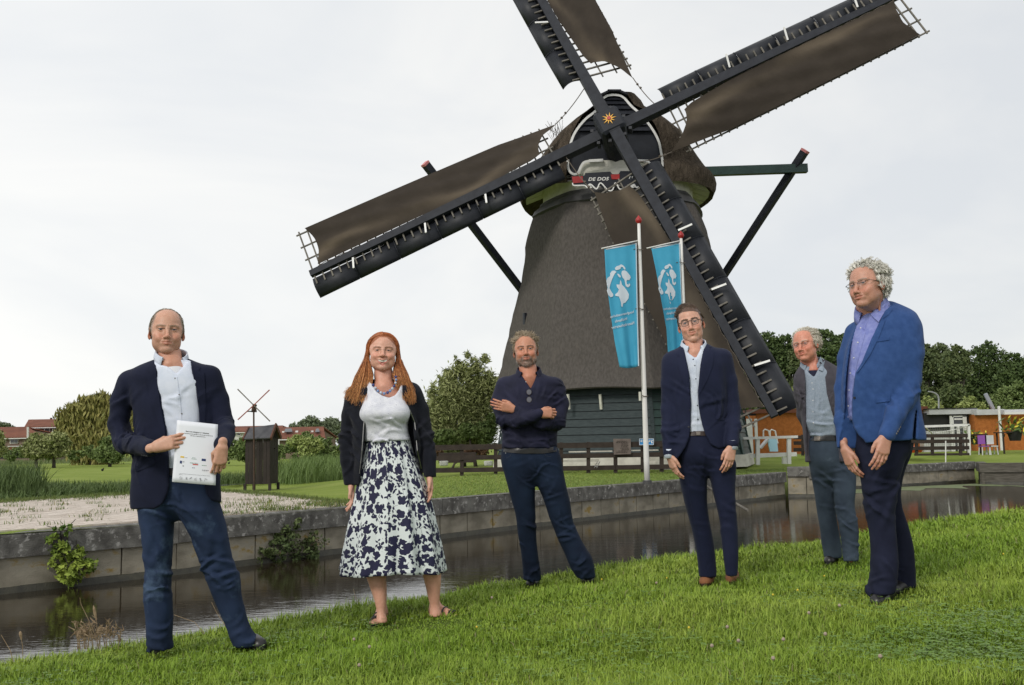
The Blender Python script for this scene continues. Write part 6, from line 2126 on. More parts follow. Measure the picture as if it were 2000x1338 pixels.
# information panel and little blue sign on the fence
o = MB().prism([Fp(1198, 857, -.12), Fp(1232, 857, -.12), Fp(1232.5, 887, -.16), Fp(1199, 888, -.16)], (0, .03, .0)).out('information_panel', mat('bronze_panel', rgb(.10, .075, .065), rgb(.14, .11, .095), scale=6, rough=.6), None, base=Fp(1215, 872, -.1))
tag(o, 'brown engraved information panel mounted on the dark rail fence', 'sign')
rr = random.Random(3)
mb = MB()
for i, y in enumerate(np.linspace(861, 883, 9)):
 x = 1203 + rr.uniform(0, 6) + (6 if 1 < i < 7 else 0)
 while x < 1226:
  w_ = rr.uniform(2, 5); mb.prism([Fp(x, y, -.145 - .002 * i), Fp(x + w_, y, -.145 - .002 * i), Fp(x + w_, y + .9, -.15 - .002 * i), Fp(x, y + .9, -.15 - .002 * i)], (0, .004, 0)); x += w_ + 1
mb.out('engraved_line', DARKW, o)
SBLUE = mat('blue_sign_paint', rgb(.02, .22, .55), rough=.5)
o = MB().prism([Fp(1248.5, 856.5, -.2), Fp(1277, 856.5, -.2), Fp(1277, 869, -.2), Fp(1248.5, 869.5, -.2)], (0, .02, 0)).out('blue_sign', SBLUE, None, base=Fp(1263, 863, -.2))
tag(o, 'small bright blue sign with white lettering on the rail fence behind the flagpole', 'sign')
mb = MB()
for a, b in (((1249, 857), (1276.5, 857)), ((1249, 869), (1276.5, 868.6)), ((1249, 857), (1249, 869)), ((1276.5, 857), (1276.5, 868.6))): mb.beam(Fp(*a, -.215), Fp(*b, -.215), .012, .012)
mb.out('border', WHITEP, o)
mb = MB()
for i, y in enumerate((860, 862.5)):
 x = 1251
 while x < 1274: w_ = rr.uniform(2, 4); mb.beam(Fp(x, y, -.212), Fp(x + w_, y, -.212), .008, .022); x += w_ + 1.2
mb.beam(Fp(1272, 864.5, -.212), Fp(1274.5, 864.5, -.212), .01, .05)
mb.out('print', WHITEP, o)
# white ledges and blocks by the mill foot
for (x0, y0, x1, y1, yy, l_) in ((1112, 880, 1196, 884, 33.6, 'long pale stone ledge behind the fence, left of the information panel'), (1236, 878, 1286, 881, 33.6, 'pale stone ledge below the small blue sign'), (1100, 897, 1170, 903, 33.4, 'low whitish kerb stone behind the fence between two posts'), (1270, 891, 1286, 900, 33.4, 'short whitish block by the fence end post')):
 c0, c1 = at(x0, y1, yy), at(x1, y0, yy)
 o = MB().box(((c0[0] + c1[0]) / 2, yy + .2, (c0[2] + c1[2]) / 2), (c1[0] - c0[0], .4, c1[2] - c0[2])).out('stone_ledge', STONEF, None, base=(c0[0], yy, c0[2])); tag(o, l_, 'stone ledge')
for x, y, l_ in ((867, 905, 'small white round tub on the grass at the left of the fence'), (954, 905, 'small white round tub beside the crossed-arms man')):
 p = at(x, y + 5, 33.2)
 o = MB().lathe(p, [(.10, 0), (.14, .02), (.155, .16), (.13, .165), (.12, .14)], 14).out('white_tub', WHITEP, None, base=p); tag(o, l_, 'tub')
o = MB().box(at(893, 894, 34) + np.array([0, .2, 0]), (1.3, .4, .35)).out('timber_box', DARKW, None, base=at(893, 898, 34)); tag(o, 'dark timber box on the ground behind the left end of the fence', 'box')
# folding trestle leaning on the fence
mb = MB()
for x in (1160.5, 1165.5): mb.tube([at(x, 914, 31.9), at(x + 6.5, 901.5, 32.15)], .012, 5)
mb.tube([at(1161.5, 911, 31.95), at(1166.5, 911, 31.95)], .010, 5); mb.tube([at(1164.5, 905, 32.05), at(1169.5, 905, 32.05)], .010, 5)
o = mb.out('metal_stake', STEEL, None, base=at(1163, 914, 31.9)); tag(o, 'pair of thin metal prongs leaning against the bottom fence rail', 'metal stake')

# ------------------------------------------------------------------ white railing over the culvert
ry = 38.6
ra = empty('white_railing', at(1500, 905, ry), 'white painted timber railing above the end of the canal wall', 'railing')
for x in (1428, 1480, 1541): MB().beam(at(x, 908 - (x - 1480) * .03, ry), at(x - .3, 856 - (x - 1480) * .03, ry), .16, .14).out('post', WHITEP, ra)
MB().beam(at(1395, 858, ry - .02), at(1557, 853, ry - .02), .20, .10).out('top_rail', WHITEP, ra)
MB().beam(at(1395, 893, ry + .09), at(1556, 887, ry + .09), .05, .16).out('lower_rail', WHITEP, ra)
MB().beam(at(1533, 906, ry + .9), at(1533, 893, ry + .9), .2, .2).out('stub_post', WHITEP, ra)

# ------------------------------------------------------------------ the little polder mill and its hut
HY = 34.0
SHEDW = mat('dark_brown_planks', rgb(.016, .010, .008), rgb(.030, .020, .016), scale=3, rough=.75, stretch=(1, 1, .4), bump=.2)
FELT = mat('grey_roof_felt', rgb(.060, .060, .066), rgb(.085, .085, .092), scale=5, rough=.8)
BARGE = mat('red_brown_bargeboard', rgb(.085, .030, .016), rgb(.11, .040, .022), scale=5, rough=.7)
hb = at(505, 950, HY)
hut = empty('plank_hut', hb, 'small dark brown plank hut on legs at the ditch side, under the little mill', 'hut')
fw0, fw1 = at(478.5, 945, HY), at(527, 943, HY); fwT = at(527, 856, HY)
dep = np.array([.06, .95, 0])
zf0 = fw0[2] - .02; zf1 = fwT[2]
nbk = 7
mb = None
A_, B_ = np.array([fw0[0], fw0[1], 0]), np.array([fw1[0], fw1[1], 0])
for i in range(nbk):
 a = A_ + (B_ - A_) * i / nbk; b = A_ + (B_ - A_) * (i + 1) / nbk - (B_ - A_) * .012
 MB().prism([(a[0], a[1], zf0), (b[0], b[1], zf0), (b[0], b[1], zf1), (a[0], a[1], zf1)], (0, .03 + .01 * (i % 2), 0)).out('plank', SHEDW, hut)
for i in range(4):
 a = B_ + dep * i / 4; b = B_ + dep * (i + 1) / 4 - dep * .02
 zt0, zt1 = zf1 + (.30 * (i / 2) if i < 2 else .30 * ((4 - i) / 2)), zf1 + (.30 * ((i + 1) / 2) if i + 1 <= 2 else .30 * ((3 - i) / 2))
 MB().prism([(a[0], a[1], zf0), (b[0], b[1], zf0), (b[0], b[1], zt1), (a[0], a[1], zt0)], (-.03, .02, 0)).out('plank', SHEDW, hut)
MB().prism([(A_[0], A_[1] + .02, zf0), (B_[0], B_[1] + .02, zf0), (B_[0] + dep[0], B_[1] + dep[1], zf0), (A_[0] + dep[0], A_[1] + dep[1], zf0)], (0, 0, .05)).out('floor', SHEDW, hut)
for q in (A_, B_, B_ + dep, A_ + dep): MB().beam((q[0], q[1], zf0 - .5), (q[0], q[1], zf0 + .02), .09, .09).out('leg', SHEDW, hut)
e0 = A_ - (B_ - A_) * .07 - dep * .12 + np.array([0, 0, zf1 - .04]); e1 = B_ + (B_ - A_) * .05 - dep * .12 + np.array([0, 0, zf1 - .02])
rg0 = A_ - (B_ - A_) * .07 + dep * .5 + np.array([0, 0, zf1 + .40]); rg1 = B_ + (B_ - A_) * .05 + dep * .5 + np.array([0, 0, zf1 + .46])
rg0[2] += -.05
f0 = e0 + dep * 1.24; f1 = e1 + dep * 1.24
def quad(name, P, m, par, th=.04):
 P = np.array(P, float); nn = np.cross(P[1] - P[0], P[3] - P[0]); nn /= np.linalg.norm(nn)
 return MB().prism(P, nn * th).out(name, m, par)
quad('roof_slope', [e0, e1, rg1, rg0], FELT, hut); quad('roof_slope', [rg0, rg1, f1, f0], FELT, hut)
for a, b in ((e1, rg1), (rg1, f1), (e0, rg0)): MB().beam(a + np.array([.02, -.01, .0]), b + np.array([.02, -.01, .03]), .05, .12).out('bargeboard', BARGE, hut)
MB().prism([B_ + np.array([0, 0, zf1]), B_ + dep + np.array([0, 0, zf1]), B_ + dep * .5 + np.array([0, 0, zf1 + .38])], (-.03, .02, 0)).out('gable_infill', SHEDW, hut)
hv_ = B_ + dep * .5 + np.array([.02, 0, zf0 + 1.2]); MB().lathe(hv_, [(.03, 0), (.03, .03)], 8).out('knob', SHEDW, hut)
pb_ = at(496.5, 948, HY - .3); pt_ = at(495.5, 795, HY - .3)
lm = empty('small_mill', pb_, 'small four-bladed meadow mill on a thin iron pole before the plank hut', 'small windmill')
IRON = mat('rusty_iron', rgb(.035, .020, .014), rgb(.07, .035, .02), scale=12, rough=.7)
MB().tube([pb_ - np.array([0, 0, .2]), pt_], .030, 8).out('pole', IRON, lm)
MB().prism([at(490.5, 805, HY - .3), at(499.5, 805, HY - .3), at(498, 794, HY - .3), at(492, 794, HY - .3)], (0, .16, 0)).out('cap_housing', IRON, lm)
MB().beam(at(483, 803.5, HY - .35), at(492, 803.5, HY - .35), .03, .04).out('tail_vane', GREENP, lm)
hc_ = at(495.5, 791.5, HY - .45)
BLR = mat('red_mill_blade', rgb(.24, .050, .035), rgb(.32, .09, .06), scale=9, rough=.6); BLG = mat('grey_mill_blade', rgb(.10, .09, .07), rgb(.16, .14, .11), scale=9, rough=.7)
MB().tube([hc_, hc_ + np.array([0, .25, 0])], .05, 8).out('hub', IRON, lm)
for x, y, m in ((526.5, 761.5, BLR), (464.5, 820, BLR), (464, 760, BLG), (527.5, 823, BLG)):
 e = at(x, y, HY - .45); MB().beam(hc_, e, .034, .012, up=(0, 1, 0), w2=.040).out('blade', m, lm)

# ------------------------------------------------------------------ right: low orange brick buildings behind the basin
BRO = mat('orange_brick', rgb(.42, .135, .026), rgb(.54, .185, .040), scale=6, rough=.85)
# brick courses
def brick(m, sc=1.0):
 t = m.node_tree; b = t.nodes['Principled BSDF']
 src_ = b.inputs['Base Color'].links[0].from_socket
 br = t.nodes.new('ShaderNodeTexBrick'); br.inputs['Scale'].default_value = 14 * sc; br.inputs['Color1'].default_value = (1, 1, 1, 1); br.inputs['Color2'].default_value = (.72, .70, .70, 1); br.inputs['Mortar'].default_value = (.50, .46, .42, 1)
 br.inputs['Mortar Size'].default_value = .012; br.inputs['Row Height'].default_value = .25 * .65 * 2
 mp_ = t.nodes.new('ShaderNodeMapping'); mp_.inputs['Rotation'].default_value = (math.pi / 2, 0, 0)
 tcn = t.nodes.new('ShaderNodeTexCoord'); t.links.new(tcn.outputs['Object'], mp_.inputs[0]); t.links.new(mp_.outputs[0], br.inputs[0])
 mm = t.nodes.new('ShaderNodeMix'); mm.data_type = 'RGBA'; mm.blend_type = 'MULTIPLY'; mm.inputs[0].default_value = .7
 t.links.new(src_, mm.inputs[6]); t.links.new(br.outputs[0], mm.inputs[7]); t.links.new(mm.outputs[2], b.inputs['Base Color'])
 return m
brick(BRO)
BLACKW = mat('black_cladding', rgb(.010, .010, .011), rgb(.018, .018, .018), scale=5, rough=.7)
WPLAS = mat('white_render', rgb(.55, .55, .54), rgb(.64, .64, .62), scale=5, rough=.9)
FASC = mat('white_fascia', rgb(.50, .51, .52), rgb(.60, .61, .62), scale=2, rough=.6)
GLS = mat('dark_window_glass', rgb(.02, .025, .03), rough=.08, spec=.8)
BRW = mat('brown_fascia', rgb(.16, .050, .022), rough=.7)
def slab(name, px, Y0_, dep_, m, par, base=None):
 """box whose front face covers px=(x0,y0,x1,y1) at depth Y0_"""
 x0, y0, x1, y1 = px
 a = at(x0, y1, Y0_); b = at(x1, y0, Y0_); xm = (x0 + x1) / 2; zl = at(xm, y1, Y0_)[2]; zh = at(xm, y0, Y0_)[2]
 return MB().box(((a[0] + b[0]) / 2, Y0_ + dep_ / 2, (zl + zh) / 2), (abs(b[0] - a[0]), dep_, zh - zl)).out(name, m, par, base=base)
RY = 52.0
b1 = empty('orange_building', at(1620, 888, RY), 'long low orange brick building with flat brown-edged roof behind the men', 'building')
slab('wall', (1476, 800, 1806, 892), RY, 5, BRO, b1)
slab('roof_edge', (1468, 796.5, 1812, 804.5), RY - .25, 5.6, BRW, b1)
slab('wall', (1400, 806, 1441, 892), RY - .3, 4, BLACKW, b1)
slab('wall', (1441, 806, 1476, 892), RY - .1, 4, BLACKW, b1)
for x in (1461, 1466.5, 1476.5): slab('white_post', (x, 818, x + 2.3, 890), RY - .9, .08, WHITEP, b1)
slab('wall', (1462, 812, 1476, 892), RY - .5, .3, BRO, b1)
slab('glazing', (1445, 822, 1460, 870), RY - .45, .05, GLS, b1)
b2 = empty('black_white_building', at(1850, 888, RY), 'low house with black upper wall, white lower wall and glazed door behind the football goal', 'building')
slab('upper_wall', (1806, 806, 1908, 842), RY - .5, 5, BLACKW, b2); slab('lower_wall', (1806, 841, 1908, 892), RY - .52, 5, WPLAS, b2)
slab('fascia', (1815, 798, 1909, 809), RY - .8, 5.4, FASC, b2); slab('roof_felt', (1812, 797, 1909, 798.6), RY - .85, 5.5, BLACKW, b2)
dr = slab('door', (1860, 813, 1887, 886), RY - .62, .08, GLS, b2)
for q in ((1859.5, 812, 1862, 886), (1885, 812, 1887.5, 886), (1859.5, 812, 1887.5, 814.2), (1859.5, 828, 1887.5, 830), (1872, 830, 1874, 886)): slab('door_frame', q, RY - .68, .07, WHITEP, dr)
slab('blind', (1864, 817, 1882, 820), RY - .70, .03, WHITEP, dr)
b3 = empty('orange_corner_building', at(1960, 888, RY - 1), 'orange brick corner building with white fascia and downpipe at the right edge', 'building')
slab('wall', (1908, 808, 2080, 892), RY - 1.1, 6, BRO, b3); slab('fascia', (1908, 799.5, 1962, 810), RY - 1.4, 6.4, FASC, b3)
slab('awning_box', (1962, 799, 2080, 808), RY - 1.9, .5, FASC, b3)
mb = MB(); p0 = at(1957.5, 890, RY - 1.7); p1 = at(1957.5, 793, RY - 1.7); mb.tube([p0, (p0[0], p0[1], p1[2])], .07, 8); mb.out('white_column', WHITEP, b3)
rf = slab('awning_roller', (1963, 804, 2080, 808.5), RY - 2.1, .15, WHITEP, b3)
fl = MB().beam(at(1940, 799, RY + 1), at(1924.5, 769, RY + 1), .16, .16).out('flue_pipe', mat('zinc_pipe', rgb(.32, .35, .38), rough=.4, metallic=.4), None, base=at(1940, 799, RY + 1)); tag(fl, 'tilted grey zinc flue pipe rising above the flat roof', 'flue pipe')
lp = MB(); pa = at(1833.5, 800, 60); lp.tube([pa, at(1833.5, 779, 60), at(1832, 773, 60), at(1827, 768.5, 60), at(1820, 765.5, 60)], .05, 6).beam(at(1821, 766, 60), at(1813, 764.5, 60), .14, .06)
o = lp.out('street_lamp', mat('galvanised_steel', rgb(.30, .32, .33), rough=.5, metallic=.3), None, base=pa); tag(o, 'curved street lamp standing among the dark trees behind the low houses', 'street lamp')
# football goal
gy = 44.0
gl_ = empty('football_goal', at(1890, 888, gy), 'white football goal with grey net on the grass before the black-and-white house', 'goal')
for a, b in (((1893, 889), (1892, 830)), ((1806, 833), (1893, 830))): MB().beam(at(*a, gy), at(*b, gy), .10, .10).out('goal_bar', WHITEP, gl_)
MB().tube([at(1806, 833, gy), at(1822, 848, gy + 1.2)], .03, 5).out('net_stay', WHITEP, gl_)
MB().tube([at(1892, 830, gy), at(1870, 838, gy + 1.2), at(1826, 846, gy + 1.2)], .02, 5).out('net_stay', WHITEP, gl_)
mb = MB(); NET = mat('grey_net', rgb(.30, .31, .30), rough=.9)
for i in range(20):
 x = 1808 + i * 4.4; mb.tube([at(x, 833, gy + .1), at(x + 2, 846, gy + 1.1), at(x + 1, 880, gy + 1.3)], .006, 3)
for j in range(10):
 y = 834 + j * 5; mb.tube([at(1808, y, gy + .1 + min(j * .3, 1.2)), at(1892, y - 2, gy + .1 + min(j * .3, 1.2))], .006, 3)
mb.out('net', NET, gl_)
# brown garden fence right
fy2 = 43.0
f2 = empty('garden_fence', at(1840, 888, fy2), 'weathered brown garden fence of three wide rails behind the football goal', 'fence')
for x in (1790, 1821, 1876, 1700, 1745, 1568, 1600, 1650): MB().beam(at(x, 890, fy2), at(x, 849, fy2), .14, .1).out('post', DARKW, f2)
for y in (851.5, 862.5, 875.5): MB().beam(at(1550, y + 3, fy2 - .08), at(1893 if y > 855 else 1890, y - 1, fy2 - .08), .05, .16).out('rail', DARKW, f2)
MB().beam(at(1786, 888, fy2 - .05), at(1893, 887, fy2 - .05), .06, .1).out('rail', DARKW, f2)
st_ = MB().tube([at(1847, 904, 41), at(1847, 861, 41)], .025, 6).out('white_stake', WHITEP, None, base=at(1847, 904, 41)); tag(st_, 'thin white stake standing on the grass before the football goal', 'stake')
# garden things
ORP = mat('orange_plastic', rgb(.70, .10, .02), rough=.4); PURP = mat('purple_plastic', rgb(.25, .08, .35), rough=.4); YEL = mat('yellow_flowers', rgb(.65, .55, .05), rough=.8); LFG = mat('pot_plant_leaves', rgb(.07, .13, .03), rgb(.12, .18, .05), scale=20, rough=.7, spec=.2)
o = MB().lathe(at(1784, 884, 44.5), [(.05, .30), (.32, .25), (.42, .12), (.34, 0)], 14).out('orange_tub', ORP, None, base=at(1784, 884, 44.5)); tag(o, 'bright orange plastic tub on the ground behind the garden fence', 'tub')
def gtable(x, y, w, h, Y, lab, m=DARKW):
 p = at(x, y, Y); r = empty('garden_table', p, lab, 'table')
 MB().box(p + np.array([0, 0, h]), (w, .7, .05)).out('tabletop', m, r)
 for sx in (-1, 1):
  for sy in (-1, 1): MB().beam(p + np.array([sx * w * .42, sy * .3, 0]), p + np.array([sx * w * .42, sy * .3, h - .02]), .06, .06).out('leg', m, r)
 return p
gtable(1903, 890, 1.1, 1.0, 47, 'dark tall garden table with a flower pot right of the goal')
gtable(1985, 888, 1.7, 1.05, 46.5, 'dark garden table by the orange wall at the right edge')
def pot(x, y, Y, r, col, lab, fm):
 p = at(x, y, Y); ro = empty('flower_pot', p, lab, 'flower pot')
 MB().lathe(p, [(r * .7, 0), (r, r * 1.3), (r * .9, r * 1.32), (r * .85, r * 1.1)], 12).out('pot', col, ro)
 mb = MB(); q_ = MB()
 for i in range(70):
  a = RNG.normal(size=3) * np.array([r, r, r * .6]); c = p + np.array([0, 0, r * 1.7]) + a; s = r * .22; u = RNG.normal(size=3) * s; v = RNG.normal(size=3) * s
  mb.add([c - u, c + v, c + u, c - v], [(0, 1, 2, 3)])
  if i % 2: c = c + np.array([0, -.02, r * .4]); q_.add([c - u * .8, c + v * .8, c + u * .8, c - v * .8], [(0, 1, 2, 3)])
 mb.out('leaves', LFG, ro)
 if fm: q_.out('blossoms', fm, ro)
pot(1905, 868, 46.9, .22, DARKW, 'pot with yellow-green plant on the table right of the goal', YEL)
pot(1983, 861, 46.4, .34, BLACKW, 'black pot with bright yellow flowers at the right edge', YEL)
for x, col, lab in ((1924, PURP, 'purple plastic child chair right of the goal'), (1938, FASC, 'pale grey child chair beside the purple one')):
 p = at(x, 889, 46); r = empty('child_chair', p, lab, 'chair')
 MB().box(p + np.array([0, 0, .42]), (.42, .4, .05)).out('seat', col, r); MB().box(p + np.array([0, .2, .72]), (.40, .05, .42)).out('backrest', col, r)
 for sx in (-1, 1):
  for sy in (-1, 1): MB().beam(p + np.array([sx * .2, sy * .18, 0]), p + np.array([sx * .17, sy * .15, .42]), .04, .04).out('leg', FASC, r)
# playground slide behind the railing
p0 = at(1500, 886, 45)
sl_ = empty('play_slide', p0, 'small white and pale blue play slide behind the white railing', 'slide')
PBL = mat('pale_blue_plastic', rgb(.30, .52, .60), rough=.4)
Ys = 45
MB().prism([at(1499, 857, Ys), at(1517, 857, Ys), at(1520, 882, Ys - .3), at(1504, 882, Ys - .3)], (0, .12, 0)).out('ladder_panel', PBL, sl_)
MB().tube([at(1491, 853, Ys), at(1491, 841, Ys), at(1494, 838.5, Ys), at(1501, 841, Ys), at(1504, 853, Ys)], .035, 6).out('handrail', WHITEP, sl_)
MB().tube([at(1504, 853, Ys), at(1504, 842, Ys), at(1507, 839, Ys), at(1514, 842, Ys), at(1519, 866, Ys)], .035, 6).out('handrail', WHITEP, sl_)
MB().beam(at(1499, 858, Ys), at(1484, 876, Ys), .5, .07).out('chute', FASC, sl_)
for q in ((1446, 872, 1456, 886, 'pale square planter box left of the slide'), (1457, 870, 1464, 886, 'round weathered tree stump beside the pale planter')):
 o = slab('planter' if q[0] == 1446 else 'tree_stump', q[:4], 46, .6, PLASTERG, None, base=at(q[0], q[3], 46)); tag(o, q[4], 'planter' if q[0] == 1446 else 'stump')
o = slab('white_bench', (1562, 876, 1578, 880), 46, .4, WHITEP, None, base=at(1570, 885, 46)); tag(o, 'low white bench seat by the garden fence, left of the grey jacket man', 'bench')
# mooring pole sloping into the water
o = MB().tube([at(1378, 948, 27.6), at(1408, 966, 26.2), at(1449, 990, 24.4), at(1461, 997, 23.6)], .03, 6).out('mooring_pole', LATT, None, base=at(1461, 997, 23.6)); tag(o, 'thin grey pole slanting from the canal wall into the water', 'pole')

# ------------------------------------------------------------------ far houses to the left
TILE = mat('red_roof_tile', rgb(.13, .040, .020), rgb(.18, .060, .030), scale=.8, rough=.85); BRD = mat('brown_brick', rgb(.085, .048, .034), rgb(.125, .075, .055), scale=3, rough=.9); BRT = mat('taupe_brick', rgb(.16, .11, .085), rgb(.20, .145, .115), scale=3, rough=.9)
def gable_house(name, lab, px_ridge, px_eave, px_wall, Y, dep_, wallm, win, roofm=TILE):
 """front roof slope seen from the eave side: ridge (x0,x1,y), eave (x0,x1,y), wall bottom y"""
 r0, r1 = at(px_ridge[0], px_ridge[2], Y + dep_ / 2), at(px_ridge[1], px_ridge[2], Y + dep_ / 2)
 e0, e1 = at(px_eave[0], px_eave[2], Y), at(px_eave[1], px_eave[2], Y)
 root = empty(name, at((px_eave[0] + px_eave[1]) / 2, px_wall, Y), lab, 'house')
 z_e = (e0[2] + e1[2]) / 2; z_r = (r0[2] + r1[2]) / 2
 zb = at((px_eave[0] + px_eave[1]) / 2, px_wall, Y)[2]
 x0, x1 = e0[0] + .3, e1[0] - .3
 V = [(x0, Y + .3, zb), (x1, Y + .3, zb), (x1, Y + .3, z_e), (x0, Y + .3, z_e), (x0, Y + dep_ - .3, zb), (x1, Y + dep_ - .3, zb), (x1, Y + dep_ - .3, z_e), (x0, Y + dep_ - .3, z_e), (r0[0] + .3, Y + dep_ / 2, z_r - .15), (r1[0] - .3, Y + dep_ / 2, z_r - .15)]
 part('wall', V, [(0, 1, 2, 3), (1, 5, 6, 9, 2), (4, 0, 3, 8, 7), (5, 4, 7, 6)], wallm, root)
 for s in (0, 1):
  ye = Y - .2 if s == 0 else Y + dep_ + .2
  P = [(e0[0], ye, z_e - .1), (e1[0], ye, z_e - .1), (r1[0], Y + dep_ / 2, z_r), (r0[0], Y + dep_ / 2, z_r)]
  rf = quad('roof', P if s == 0 else P[::-1], roofm, root, .15)
 MB().beam((e0[0], Y - .25, z_e - .15), (e1[0], Y - .25, z_e - .15), .12, .14).out('gutter', WPLAS, root)
 for (a, b, c, d_) in win:
  w_ = slab('window', (a, b, c, d_), Y + .12, .2, WHITEP, root)
  mid = (a + c) / 2
  for (l, rr_) in (((a + 1.2, mid - .5), (mid + .5, c - 1.2)) if c - a > 12 else ((a + 1.2, c - 1.2),)):
   slab('pane', (l, b + 1.4, rr_, d_ - 1.2), Y + .04, .1, GLS, w_)
 return root
HH = 150
gable_house('brick_house', 'two-storey brown brick house with red roof half hidden by the willow', (56, 135, 820.5), (49, 135, 833.5), 900, HH, 9, BRD, [(58, 835, 69, 845.5), (86, 834, 97, 845.5), (102, 833.5, 113, 845.5)])
h2 = gable_house('brick_house', 'lower brown brick house with long red roof at the left edge', (-30, 52, 836), (-40, 90, 854.5), 905, HH - 9, 9, BRT, [(19, 856, 35, 866)])
MB().tube([at(54.5, 834, HH - 9.5), at(54.5, 868, HH - 9.5)], .15, 6).out('downpipe', WPLAS, h2)
slab('ledge', (15, 871, 44, 872.3), HH - 9.2, .3, WPLAS, h2); slab('lower_wall', (16, 873, 42, 880), HH - 9.1, .2, TILE, h2)
MB().tube([at(100, 821, HH + 4.5), at(100, 816, HH + 4.5)], .18, 6).out('chimney', BRD, bpy.data.objects['brick_house'])
h3 = gable_house('terrace_house', 'terrace with long red tiled roof and skylights behind the reeds', (545, 632, 836), (540, 636, 856), 905, 125, 9, BRT, [])
for a, b, c, d_ in ((551, 842, 556, 847), (577, 841, 582, 845), (607, 841, 612, 845)):
 e = slab('skylight', (a, b, c, d_), 125.5 + 1.6, .15, WHITEP, h3)
for a, c in ((557, 573), (617, 626)):
 P = [at(a, 848, 126.6), at(c, 847.5, 126.6), at(c - 2, 841, 128.0), at(a + 2, 841.5, 128.0)]
 quad('solar_panel', [p + np.array([0, -.5, .2]) for p in P], GLS, h3, .08)
gable_house('terrace_house', 'distant terrace with red roof just left of the plank hut', (400, 552, 834), (395, 556, 843), 900, 160, 9, WPLAS, [(432, 845, 440, 851), (446, 845, 454, 851), (462, 845, 470, 851)])
BLKF = mat('black_garden_screen', rgb(.014, .014, .015), rough=.9)
o = slab('garden_screen', (-30, 880, 62, 896), 110, .3, BLKF, None, base=at(20, 896, 110)); tag(o, 'black garden screen at the foot of the left houses', 'fence')
# ducks on the meadow
for x, y, l_ in ((200, 921, 'small dark bird on the meadow behind the blazer sleeve'), (447, 907, 'small dark bird on the meadow left of the hut'), (544, 907, 'small dark bird on the meadow right of the hut'), (76, 901, 'small black and white bird standing in the rough grass')):
 p = gz(x, y, .52)
 sc_ = .18 if y > 905 else .3
 mb = MB(); mb.lathe(p + np.array([0, 0, .02]), [(.02, 0), (.5 * sc_, .3 * sc_), (.55 * sc_, .6 * sc_), (.2 * sc_, 1.0 * sc_)], 8); mb.tube([p + np.array([.3 * sc_, 0, .8 * sc_]), p + np.array([.55 * sc_, 0, 1.4 * sc_])], .16 * sc_, 6)
 o = mb.out('bird', BLKF, None, base=p, smooth=True); tag(o, l_, 'bird', 'birds on the meadow')
# ------------------------------------------------------------------ trees, bushes, reeds
def leafmat(name, a, b, tr=.25):
 m = mat(name, a, b, scale=2.2, rough=.65, spec=.22, detail=4, contrast=(.3, .7))
 return m
LF = dict(
 willow=leafmat('willow_leaves', rgb(0.166, 0.200, 0.067), rgb(0.355, 0.376, 0.168)),
 weeping=leafmat('weeping_willow_leaves', rgb(0.142, 0.151, 0.042), rgb(0.319, 0.285, 0.095)),
 oak=leafmat('dark_oak_leaves', rgb(0.043, 0.073, 0.025), rgb(0.113, 0.160, 0.054)),
 forest=leafmat('forest_leaves', rgb(0.061, 0.091, 0.038), rgb(0.146, 0.178, 0.072)),
 bush=leafmat('bush_leaves', rgb(0.090, 0.137, 0.042), rgb(0.201, 0.261, 0.089)),
 far=leafmat('far_tree_leaves', rgb(0.119, 0.155, 0.095), rgb(0.213, 0.246, 0.148)),
 light=leafmat('light_bush_leaves', rgb(0.201, 0.261, 0.073), rgb(0.355, 0.398, 0.148)),
 wallp=leafmat('wall_plant_leaves', rgb(0.095, 0.170, 0.030), rgb(0.355, 0.433, 0.073)),
 walld=leafmat('dark_wall_shrub_leaves', rgb(0.047, 0.073, 0.025), rgb(0.130, 0.164, 0.059)))
BARK = mat('bark', rgb(.035, .028, .022), rgb(.075, .062, .050), scale=8, rough=.9, bump=.5, bscale=30, stretch=(1, 1, .3))

def leaf_cloud(blobs, n, size, droop=0.0, rng=RNG, hollow=.55, long=1.6, airy=1.0):
 """small folded leaf faces spread through a crown made of lumps"""
 vol = np.array([b[1] * b[2] * b[3] for b in blobs]) ** .75
 cnt = rng.multinomial(n, vol / vol.sum())
 C = []; Nn = []
 for (c, rx, ry, rz), k in zip(blobs, cnt):
  # sub-clumps on the lump's shell
  m = max(4, k // 26)
  d = rng.normal(size=(m, 3)); d /= np.linalg.norm(d, axis=1, keepdims=True)
  rad = rng.uniform(hollow, 1.0, (m, 1)) ** .6
  cl = np.asarray(c) + d * rad * np.array([rx, ry, rz])
  idx = rng.integers(0, m, k)
  rr = min(rx, rz) * rng.uniform(.12, .26, (k, 1)) * airy
  p = cl[idx] + rng.normal(size=(k, 3)) * rr * np.array([1, 1, .8])
  if droop: p[:, 2] -= np.abs(rng.normal(size=k)) * droop * rz
  C.append(p); Nn.append(d[idx])
 P = np.concatenate(C)
 k = len(P)
 a = rng.normal(size=(k, 3));
 if droop: a[:, 2] -= 2.0; a[:, :2] *= .6
 a /= np.linalg.norm(a, axis=1, keepdims=True)
 b = rng.normal(size=(k, 3)); b -= a * (a * b).sum(1, keepdims=True); b /= np.linalg.norm(b, axis=1, keepdims=True)
 s = size * rng.uniform(.6, 1.35, (k, 1))
 nn = np.cross(a, b)
 A = P - a * s * long * .5; B = P + b * s * .42 + nn * s * .12; Cc = P + a * s * long * .5; Dd = P - b * s * .42 + nn * s * .12
 V = np.stack([A, B, Cc, Dd], 1).reshape(-1, 3)
 F = np.arange(k * 4).reshape(-1, 4)
 return V, F

